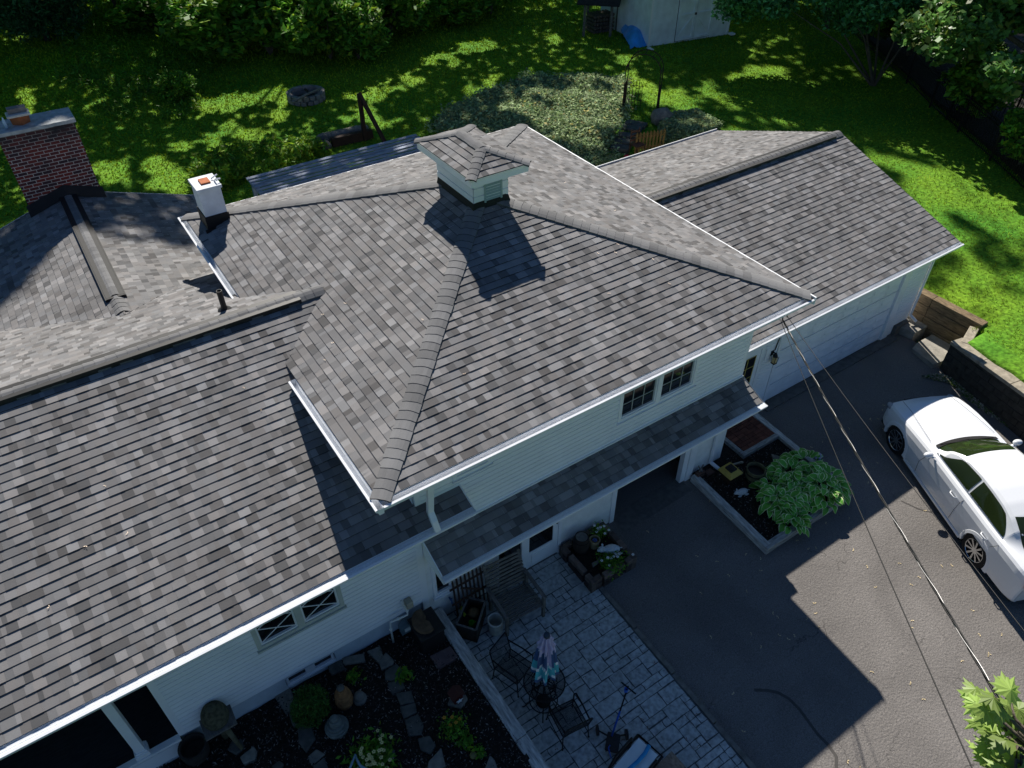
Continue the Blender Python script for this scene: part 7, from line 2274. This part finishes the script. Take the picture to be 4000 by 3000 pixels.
for p in ((4.26, 3.88), (4.62, 3.56)):
    q = at_(*p) + (0, 0, .07); d = np.array([.35, .94, 0]) if False else np.array([.5, .86, 0]); ax = np.array([.86, -.5, 0])
    mb = MB(); mb.tube([q - ax * .02, q + ax * .02], .085, 16); w_o = mb.build('wheel', rub if 'rub' in globals() else plastic_m, t)
    mb = MB(); mb.tube([q - ax * .020, q + ax * .020], .03, 10); mb.build('hub', mat('pink_hub', (.5, .03, .12), .4), w_o)
    mb = MB(); mb.tube([q, c + (0, 0, .10)], .016, 6); mb.build('fork', plastic_m, t)
mb = MB(); q = at_(4.16, 3.40) + (0, 0, .09); mb.tube([c + (-.1, -.1, .12), (q + c) / 2 + (-.06, 0, .12), q], .012, 6); mb.build('brake_cable', blu, t, smooth=True)

# lounge chair with pool noodle
lz = TZ(3) + .34
L0, L1, L2 = [PZ(*Zc(2000, 2250, *q), lz) for q in ((1090, 1372), (1300, 1560), (720, 1680))]
ux = (L1 - L0); lw = np.linalg.norm(ux); ux /= lw; uy = (L2 - L0); uy -= ux * (uy @ ux); uy /= np.linalg.norm(uy)
t = thing('lounge_chair', L0, 'black framed lounge chair with pale fabric at the bottom edge of the patio', 'lounge chair')
ll = 1.75
mb = MB(); G_ = lambda a, b, z=0: L0 + ux * a + uy * b + np.array([0, 0, z])
mb.tube([G_(0, 0), G_(lw, 0), G_(lw, ll), G_(0, ll), G_(0, 0)], .022, 8); mb.build('frame', black_m, t, smooth=True)
mb = MB(); n_ = 14
for i in range(n_):
    b0, b1 = .04 + (ll - .1) * i / n_, .04 + (ll - .1) * (i + 1) / n_
    for j in range(6):
        a0, a1 = .04 + (lw - .1) * j / 6, .04 + (lw - .1) * (j + 1) / 6
        sg = lambda a, b: .012 - .05 * math.sin(math.pi * a / lw) * math.sin(math.pi * b / ll)
        mb.quad([G_(a0, b0, sg(a0, b0)), G_(a1, b0, sg(a1, b0)), G_(a1, b1, sg(a1, b1)), G_(a0, b1, sg(a0, b1))])
mb.build('sling', mat('sling_fabric', (.80, .86, .84), .8, .08, 5), t, smooth=True)
for a in (0, lw):
    for b in (.2, ll - .2):
        mb = MB(); mb.tube([G_(a, b), G_(a, b, -.34)], .02, 6); mb.build('leg', black_m, t)
    mb = MB(); mb.tube([G_(a, .15), G_(a, .2, .2), G_(a, .6, .22), G_(a, .75, .0)], .02, 8); mb.build('armrest', black_m, t, smooth=True)
nd = [PZ(*Zc(2000, 2250, *q), lz + .06) for q in ((1185, 1465), (1150, 1530), (1090, 1600), (1000, 1680), (900, 1760))]
mb = MB(); mb.tube(nd, .033, 12); tag(mb.build('pool_noodle', mat('noodle_foam', (.03, .30, .62), .7, .1, 9), smooth=True), 'bright blue foam pool noodle lying across the pale lounge chair', 'pool noodle')
# wooden wedge top at the very bottom
wp_ = PZ(*Zc(2000, 2250, 1380, 1512), TZ(3) + .45)
t = thing('pointed_post_top', wp_, 'grey weathered pointed wooden peak at the bottom edge beside the lounge', 'post')
mb = MB(); q = [PZ(*Zc(2000, 2250, a, b), TZ(3) + .12) for a, b in ((1180, 1700), (1390, 1760), (1560, 1720), (1480, 1640))]
for i in range(4): mb.quad([wp_, q[i], q[(i + 1) % 4]])
mb.build('peak', wood_w, t)
mb = MB(); mb.prism([(p[0] * .9 + wp_[0] * .1, p[1] * .9 + wp_[1] * .1) for p in q], TZ(2.5), TZ(3) + .15); mb.build('base', wood_w, t)

# ------------------------------------------------------------------ mulch bed furnishings
def flagstone(src, z=.42, th=.08, label='', seed=1, m_=None, zc=(1000, 2250)):
    P = [PZ(*Zc(*zc, *q), z) for q in src]
    c = sum(P) / len(P)
    ar = sum(P[i][0] * P[(i + 1) % len(P)][1] - P[(i + 1) % len(P)][0] * P[i][1] for i in range(len(P)))
    if ar < 0: P = P[::-1]
    mb = MB(); rnd = random.Random(seed); tx_, ty_ = rnd.uniform(-.08, .08), rnd.uniform(-.08, .08)
    mb.prism([(p[0], p[1]) for p in P], z - th, lambda p: z + (p[0] - c[0]) * tx_ + (p[1] - c[1]) * ty_)
    tag(mb.build('flagstone', m_ or stone_m, bevel=.018), label, 'stone', 'flat stones edging the mulch bed')


for i, (sr, lab, mm) in enumerate((
    ([(155, 1035), (270, 890), (310, 1000), (350, 1130), (255, 1190)], 'large pale triangular flat stone left of the cypress bush', stone_l),
    ([(600, 745), (730, 705), (775, 800), (650, 855)], 'square dark flat stone under the basement window', stone_m),
    ([(740, 700), (930, 668), (945, 735), (760, 765)], 'long mossy flat stone along the foundation', stone_l),
    ([(955, 650), (1075, 598), (1100, 690), (1060, 750)], 'pale flat stone leading down from the gas meter', stone_l),
    ([(1060, 740), (1120, 650), (1190, 720), (1190, 760), (1085, 812)], 'tilted pale flat stone touching the one by the foundation', stone_l),
    ([(1110, 820), (1215, 755), (1290, 840), (1180, 900), (1115, 890)], 'dark flat stone at the bend of the stone edging', stone_m),
    ([(1130, 920), (1260, 890), (1290, 970), (1180, 1030)], 'shadowed flat stone above the column of edging stones', stone_m),
    ([(1205, 1010), (1340, 985), (1370, 1090), (1250, 1120)], 'dark squarish flat stone in the middle of the edging column', stone_m),
    ([(1240, 1130), (1375, 1090), (1390, 1170), (1275, 1230)], 'flat stone just above the square speckled one', stone_m),
    ([(1280, 1240), (1400, 1185), (1450, 1290), (1430, 1370), (1320, 1380)], 'square speckled flat stone in the edging column', stone_m),
    ([(1395, 1400), (1500, 1375), (1555, 1460), (1510, 1535), (1420, 1500)], 'dark flat stone below the square speckled one', stone_m),
    ([(1490, 1600), (1600, 1480), (1640, 1640), (1560, 1680), (1480, 1660)], 'pale pointed flat stone at the bottom of the edging column', stone_l),
    ([(1500, 690), (1680, 600), (1750, 700), (1580, 805)], 'reddish square paving slab beside the timber wall', mat('red_slab', (.15, .10, .095), .9, .25, 8)),
    ([(280, 1190), (420, 1170), (440, 1290), (320, 1300)], 'dark flat stone below the large triangular one', stone_m),
    ([(360, 1300), (480, 1290), (515, 1400), (430, 1520), (370, 1440)], 'long dark flat stone in the left stone row', stone_m),
    ([(440, 1560), (520, 1490), (600, 1540), (480, 1640)], 'pale flat stone low in the left stone row', stone_l),
    ([(490, 1640), (590, 1560), (640, 1700), (520, 1760)], 'flat stone at the bottom edge of the left stone row', stone_m),
    ([(1050, 1470), (1130, 1455), (1200, 1500), (1180, 1560), (1090, 1540)], 'rounded flat stone beside the yellow flowers', stone_m),
    ([(1970, 1680), (2020, 1545), (2060, 1580), (2100, 1690)], 'grey pointed slate at the bottom edge by the timber wall', stone_l),
    ([(130, 1640), (200, 1590), (240, 1620), (200, 1690)], 'small grey stone at the bottom left of the bed', stone_m))):
    flagstone(sr, .42 + .01 * (i % 3), label=lab, seed=i, m_=mm)
# cypress bush
c = np.array([.42, 6.50, BZ])
t = thing('cypress_bush', c, 'feathery dark green cypress bush by the basement window', 'bush')
P = clump_pts(c + (0, 0, .30), (.36, .34, .32), 9000, rg, nb=50, shell=.6); P[:, 2] = np.maximum(P[:, 2], BZ + .02)
np_mesh('foliage', leaf_quads(P, .028, rg, .5, .22, .5), 4, mat('cypress', (.035, .12, .015), .7, .2, 3, attr=True), parent=t, cols=leaf_cols(len(P), rg, .4, 1.7, .25))
mb = MB(); mb.tube([c, c + (0, 0, .5)], [.03, .01], 6); mb.build('trunk', bark_m, t)
# stacked-stone beehive cone
def stacked(name, c, prof, m_, label, cat, rows=14, n=16, group=None):
    t = thing(name, c, label, cat, group)
    mb = MB(); rnd = random.Random(int(c[0] * 100))
    pr = []
    zs = np.linspace(0, prof[-1][1], rows + 1)
    rr_ = lambda z: np.interp(z, [p[1] for p in prof], [p[0] for p in prof])
    for z0, z1 in zip(zs[:-1], zs[1:]):
        r = rr_((z0 + z1) / 2) * (1 + rnd.uniform(-.05, .05)); pr += [(r * .93, z0), (r, z0 + (z1 - z0) * .2), (r, z1 - (z1 - z0) * .2), (r * .93, z1 - .001)]
    pr.append((.001, zs[-1] + .01))
    mb.lathe(c, pr, n); mb.build('body', m_, t, smooth=True, ang=30)
    return t


ca_ = np.array([.94, 6.40, BZ])
stacked('stone_beehive', ca_, [(.13, 0), (.15, .12), (.125, .3), (.08, .44), (.04, .5)], mat('orange_stone', (.30, .15, .06), .85, .4, 12, .5, 20), 'tall conical beehive ornament of stacked orange stones', 'ornament', rows=15)
mb = MB(); mb.blob(ca_ + (0, 0, .50), .065, .06, .05, 3, 9, 6, .1); o = mb.build('cap_stone', stone_m, bpy.data.objects['stone_beehive'], smooth=True)
lathe_thing('stone_ornament', np.array([1.17, 6.32, BZ]), [(.12, 0), (.11, .04), (.07, .05), (.085, .09), (.08, .14), (.04, .18), (.001, .19)], stone_l, 'small round stone ornament right of the orange beehive', 'ornament')
stacked('coiled_ornament', np.array([.66, 6.08, BZ]), [(.19, 0), (.20, .05), (.16, .14), (.10, .20), (.09, .24), (.085, .30), (.05, .36)], mat('grey_coil', (.17, .19, .17), .9, .3, 12), 'grey coiled dome ornament with a narrow top', 'ornament', rows=8, n=20)
# straw-coil skep on a branchy stand
c = PZ(*Zc(0, 2250, 1900, 1420), BZ)
sk = PZ(*Zc(0, 2250, 1850, 1195), BZ + .75)
t = thing('bee_skep', (sk[0], sk[1], BZ), 'large coiled straw bee skep on a log stand by the white siding', 'bee skep')
mb = MB(); pr = []
for i in range(15):
    f = i / 14; z = -.18 + .40 * f; r = .20 * math.sqrt(max(0.01, 1 - ((f - .25) / .80) ** 2)) if f > .25 else .17 + .03 * f / .25
    pr += [(r - .008, z - .012), (r + .006, z)]
pr.append((.001, .235)); mb.lathe(sk, pr, 26); mb.build('coils', mat('old_straw', (.085, .085, .055), .95, .5, 18, .7, 30), t, smooth=True)
mb = MB(); mb.box((sk[0] - .24, sk[1] - .22, sk[2] - .22), (sk[0] + .24, sk[1] + .22, sk[2] - .18)); mb.build('board', wood_w, t)
e_ = PZ(*Zc(0, 2250, 2090, 1490), BZ + .05)
mb = MB(); mb.tube([np.array([sk[0], sk[1], BZ]), sk - (0, 0, .2)], .06, 8); mb.tube([sk - (0, 0, .15), (sk + e_) / 2 + (0, 0, .08), e_], [.05, .045, .03], 8); mb.build('branch', mat('lichen_branch', (.13, .12, .07), .95, .4, 10), t, smooth=True)
flagstone([(1910, 1080), (1995, 1010), (2085, 1110), (2000, 1180)], .62, .04, 'dark square slate leaning behind the bee skep', 5, mat('blue_slate', (.045, .055, .07), .8), zc=(0, 2250))
c = PZ(*Zc(0, 2250, 1720, 1560), BZ)
lathe_thing('garden_urn', c, [(.13, 0), (.20, .14), (.215, .28), (.195, .34), (.215, .35), (.215, .38), (.18, .38), (.17, .2), (.001, .16)], mat('dark_urn', (.035, .032, .028), .7, .3, 9), 'dark round garden urn near the porch rim', 'urn', n=24)
flagstone([(2070, 1560), (2190, 1470), (2215, 1500), (2205, 1580), (2100, 1625)], .44, .1, 'pale squarish stone below the bee skep branch', 6, stone_l, zc=(0, 2250))
flagstone([(1960, 1500), (2000, 1420), (2090, 1400), (2110, 1480), (2040, 1540)], .43, .08, 'stone right of the garden urn', 7, stone_m, zc=(0, 2250))
# birdhouse ornament with slab
c = PZ(*Zc(1000, 2250, 1740, 1085), BZ)
t = thing('star_birdhouse', c, 'dark red birdhouse ornament with a white star on a stone base', 'birdhouse')
mb = MB(); mb.prism([(c[0] - .17, c[1] + .02), (c[0] - .02, c[1] - .15), (c[0] + .15, c[1] - .08), (c[0] + .17, c[1] + .10), (c[0], c[1] + .16)], BZ, BZ + .08); mb.build('base', stone_l, t, bevel=.01)
mb = MB(); mb.box((c[0] - .08, c[1] - .06, BZ + .081), (c[0] + .08, c[1] + .08, BZ + .27)); mb.build('box', mat('dark_red_paint', (.09, .012, .01), .7), t)
mb = MB()
for s in (-1, 1): mb.quad([(c[0], c[1] - .09, BZ + .37), (c[0], c[1] + .11, BZ + .37), (c[0] + s * .12, c[1] + .11, BZ + .25), (c[0] + s * .12, c[1] - .09, BZ + .25)][::s])
mb.quad([(c[0] - .08, c[1] - .0605, BZ + .27), (c[0] + .08, c[1] - .0605, BZ + .27), (c[0], c[1] - .0605, BZ + .365)]); mb.build('roof', mat('rust_roof', (.07, .02, .015), .7), t)
mb = MB(); s5 = []
for k in range(10): a = math.pi / 2 + k * math.pi / 5; r = .065 if k % 2 == 0 else .027; s5.append((c[0] + r * math.cos(a), c[1] - .10, BZ + .19 + r * math.sin(a)))
mb.quad(s5); mb.quad([(p[0], p[1] + .01, p[2]) for p in s5][::-1])
for k in range(10): a, b = s5[k], s5[(k + 1) % 10]; mb.quad([a, b, (b[0], b[1] + .01, b[2]), (a[0], a[1] + .01, a[2])])
mb.build('star', trim_m, t)
# plants in the bed
small_plant('yellow_flower_plant', PZ(*Zc(1000, 2250, 1020, 1600), BZ), .30, .28, 900, .05, green_leaf, 'plant covered in pale yellow flowers at the bottom of the bed', 5, 34, mat('pale_yellow', (.75, .68, .30), .6))
small_plant('marigold_plant', PZ(*Zc(1000, 2250, 1710, 1330), BZ), .20, .22, 420, .03, green_leaf, 'small green plant with orange buds near the timber wall', 6, 5, mat('orange_bud', (.6, .3, .03), .6))
small_plant('leafy_plant', PZ(*Zc(1000, 2250, 1815, 1430), BZ), .14, .12, 90, .06, green_leaf, 'small spiky green plant below the orange budded one', 7)
small_plant('leafy_plant', PZ(*Zc(1000, 2250, 1290, 870), BZ), .12, .12, 70, .06, green_leaf, 'small green sprout beside the bend of the edging stones', 8)
small_plant('leafy_plant', PZ(*Zc(1000, 2250, 855, 890), BZ), .12, .12, 80, .05, green_leaf, 'small green sprout behind the orange beehive', 9)
small_plant('leafy_plant', PZ(*Zc(1000, 2250, 1940, 1525), BZ), .10, .12, 70, .05, green_leaf, 'small green sprout near the bottom of the timber wall', 10)
c = PZ(*Zc(1000, 2250, 1880, 1560), BZ); mb = MB(); mb.blob(c + (0, 0, .05), .06, .06, .055, 1, 10, 7, .03); tag(mb.build('garden_ball', mat('olive_ball', (.17, .16, .06), .7), smooth=True), 'small olive coloured ball on the mulch near the timber wall', 'ball')
# pale blue chair back at the bottom
c = PZ(*Zc(1000, 2250, 850, 1600), BZ + .5)
t = thing('blue_garden_chair', c, 'pale blue metal chair frame entering at the bottom beside the yellow flowers', 'chair')
bl_m = mat('pale_blue_paint', (.20, .33, .40), .5)
a, b, d = [PZ(*Zc(1000, 2250, *q), BZ + .5) for q in ((800, 1690), (858, 1545), (900, 1640))]
mb = MB(); mb.tube([a, b, d, d + (.15, -.25, 0)], .02, 8); mb.build('frame', bl_m, t, smooth=True)
mb = MB()
for i in range(5): f = i / 4; p = a * (1 - f) + d * f; mb.tube([p + (0, 0, -.02), p + (.1, -.3, -.08)], .012, 6)
mb.build('slat', bl_m, t)
mb = MB()
for p in (b, d): mb.tube([p, (p[0], p[1], BZ)], .014, 6)
mb.build('leg', bl_m, t)
# gas meter and pipes
t = thing('gas_meter', (2.3, 6.95, .6), 'grey gas meter with white pipes on the foundation wall', 'gas meter')
M3 = lambda x, y, Y: (lambda d: CAM + d * ((Y - CAM[1]) / d[1]))(ray(*Zc(1000, 2250, x, y)))
m0 = M3(1290, 430, 6.92); m1 = M3(1325, 240, 6.98)
grm = mat('meter_grey', (.10, .15, .17), .5); pw = mat('pipe_white', (.60, .62, .58), .5)
mb = MB(); mb.tube([m0 + (0, .06, 0), m0 - (0, .08, 0)], .12, 18); mb.box(tuple(m0 + (-.10, -.06, -.16)), tuple(m0 + (.10, .06, -.05))); mb.build('body', grm, t, bevel=.01)
mb = MB(); mb.box(tuple(m0 + (-.05, -.10, -.03)), tuple(m0 + (.05, -.081, .05))); mb.build('dial', pw, t)
mb = MB(); pts = [M3(x, y, 6.93) for x, y in ((1190, 580), (1165, 460), (1160, 400), (1230, 370), (1310, 335), (1305, 300), (1270, 250), (1255, 215))]; mb.tube(pts, .020, 8)
for p in (pts[1], pts[3], pts[5]): mb.blob(p, .032, .032, .032, 1, 8, 6, 0)
mb.build('pipe', pw, t, smooth=True)
mb = MB(); mb.box(tuple(m1 + (-.07, -.05, -.09)), tuple(m1 + (.06, .09, .08))); mb.build('regulator_box', mat('beige_box', (.38, .35, .26), .6), t, bevel=.02)
# dark box with half-round wooden slice
c = np.array([2.63, 6.72, BZ])
t = thing('stove_box', c, 'large black box standing in the corner between the meter and timber wall', 'box')
mb = MB(); mb.box((2.42, 6.42, BZ - .02), (2.86, 6.9, .82)); mb.build('body', flash_m, t, bevel=.02); mb = MB(); mb.box((2.40, 6.40, .821), (2.88, 6.92, .85)); mb.build('lid', plastic_m, t, bevel=.008)
mb = MB(); cen = (2.62, 6.70); pr = [(cen[0] + .20 * math.cos(a), cen[1] + .24 * math.sin(a)) for a in np.linspace(R(70), R(290), 18)] + [(cen[0] + .07, cen[1] - .05), (cen[0] + .02, cen[1]), (cen[0] + .07, cen[1] + .06)]
mb.prism(pr, .852, .93); tag(mb.build('log_slice', mat('log_slice', (.13, .085, .05), .9, .4, 10), bevel=.01), 'half-round slice of log lying on the black box', 'log slice')
# hose bib
mb = MB(); c = np.array([3.32, 7.05, .52]); mb.tube([c + (0, .04, 0), c - (0, .05, 0), c - (0, .07, .06)], .014, 7); mb.blob(c - (0, .03, -.03), .03, .02, .02, 1, 8, 5, 0); tag(mb.build('hose_tap', mat('blue_tap', (.03, .10, .25), .4), smooth=True), 'small blue garden tap on the white wall below the dark window', 'tap')

# ------------------------------------------------------------------ small litter
def seeds_on(name, n, xr, yr, f, label, colr, size=.028, dz=.008, seed=1):
    rng = np.random.default_rng(seed)
    X = rng.uniform(*xr, n); Y = rng.uniform(*yr, n); Z = np.array([f(x, y) for x, y in zip(X, Y)]) + dz
    a = rng.random(n) * 6.28
    q = []
    for x, y, z, t_ in zip(X, Y, Z, a):
        for s in (0, 1.9):
            d = np.array([math.cos(t_ + s), math.sin(t_ + s), .12]); e = np.array([-d[1], d[0], 0]); c0 = np.array([x, y, z])
            q += [c0, c0 + d * size * .5 + e * size * .22, c0 + d * size, c0 + d * size * .5 - e * size * .22]
    k = .7 + .6 * rng.random(2 * n)
    tag(np_mesh(name, np.array(q), 4, mat('seed_husk', (1, 1, 1), .8, .1, 9, attr=True), cols=np.stack([colr[0] * k, colr[1] * k, colr[2] * k], 1)), label, 'litter', kind='stuff')
seeds_on('maple_seeds', 170, (6.3, 16.5), (-2, 6.5), lambda x, y: DZ(y), 'winged maple seeds scattered over the asphalt driveway', (.62, .50, .28), .045)
seeds_on('roof_litter', 26, (-3, 9), (7.2, 10.8), lambda x, y: (zw(y) if x < 2.2 else zf(y) if zf(y) < E0 + K * (x - EX0) else E0 + K * (x - EX0)) + .012, 'few pale seed husks lying on the shingles', (.8, .65, .5), .035, seed=4)
seeds_on('patio_leaves', 26, (3.2, 5.9), (1.5, 6.2), lambda x, y: TZ(y), 'few brown leaves on the stamped concrete patio', (.18, .09, .06), .04, seed=6)

# ------------------------------------------------------------------ maple at the lower right, near the camera
def maple_leaf_faces(mb, c, d, n, L_, col, rnd):
    d = np.array(d, float); d /= np.linalg.norm(d); n = np.array(n, float); n -= d * (n @ d); n /= np.linalg.norm(n); s = np.cross(n, d)
    out = [(0, -.02), (.10, -.02), (.32, -.14), (.26, .08), (.52, .12), (.40, .26), (.58, .46), (.36, .42), (.34, .56), (.20, .50), (.22, .74), (.10, .72), (0, 1.0)]
    pts = out + [(-a, b) for a, b in out[-2:0:-1]]
    vs = [c + d * (b * L_) + s * (a * L_ * .95) + n * (L_ * (-.22 * abs(a) - .10 * b * b) + rnd.uniform(-.01, .01) * L_) for a, b in pts]
    ce = c + d * L_ * .3 + n * .01
    m_ = len(vs)
    for i in range(m_): mb.quad([ce, vs[i], vs[(i + 1) % m_]], col)


ctr = PD(*V_(2175, 1610), 3.75)
base = np.array([ctr[0] + 1.2, ctr[1] - 2.6, -.6])
t = thing('young_maple', base, 'bright green maple branch tips reaching in at the lower right corner', 'tree')
mb = MB(); mb.tube([base, base + (0, .1, 4), base + (-.1, .5, 7), ctr + (.6, -1.2, -1.0), ctr + (.25, -.4, -.25)], [.14, .11, .08, .035, .014], 8)
br = []
rnd = random.Random(31)
tips = [(2150, 1505), (2185, 1520), (2140, 1560), (2160, 1600), (2200, 1575), (2150, 1640), (2195, 1640), (2210, 1680), (2230, 1600), (2175, 1570), (2190, 1700), (2130, 1530), (2240, 1660), (2260, 1560), (2170, 1665)]
lv = MB()
for i, (vx, vy) in enumerate(tips):
    p = PD(*V_(vx, vy), 3.55 + rnd.random() * .5)
    mb.tube([ctr + (.25, -.4, -.25), (ctr + p) / 2 + (0, 0, .05), p], [.012, .007, .004], 5)
    for k in range(5):
        a = rnd.random() * 6.28; d = np.array([math.cos(a), math.sin(a), rnd.uniform(-.5, .2)])
        g = .6 + rnd.random() * .9
        maple_leaf_faces(lv, p + np.array([rnd.uniform(-.04, .04) for _ in range(3)]), d, (rnd.uniform(-.5, .5), rnd.uniform(-.5, .5), 1), .095 + rnd.random() * .035, (g, g, g), rnd)
for k in range(420):
    a, b = rnd.random() * 6.28, rnd.random()
    p = ctr + np.array([1.0 + math.cos(a) * 1.1 * b, -1.7 + math.sin(a) * 1.0 * b, -.5 + rnd.uniform(-1.2, .5)])
    u, v = proj(p)
    if u < 4080 and v < 3060: continue
    maple_leaf_faces(lv, p, (math.cos(a), math.sin(a), -.3), (0, 0, 1), .12, (g, g, g), rnd)
mb.build('branch', bark_m, t, smooth=True)
lv.build('leaves', mat('young_maple_leaf', (.30, .42, .10), .45, .15, 6, attr=True, trans=.45, spec=.4), t)
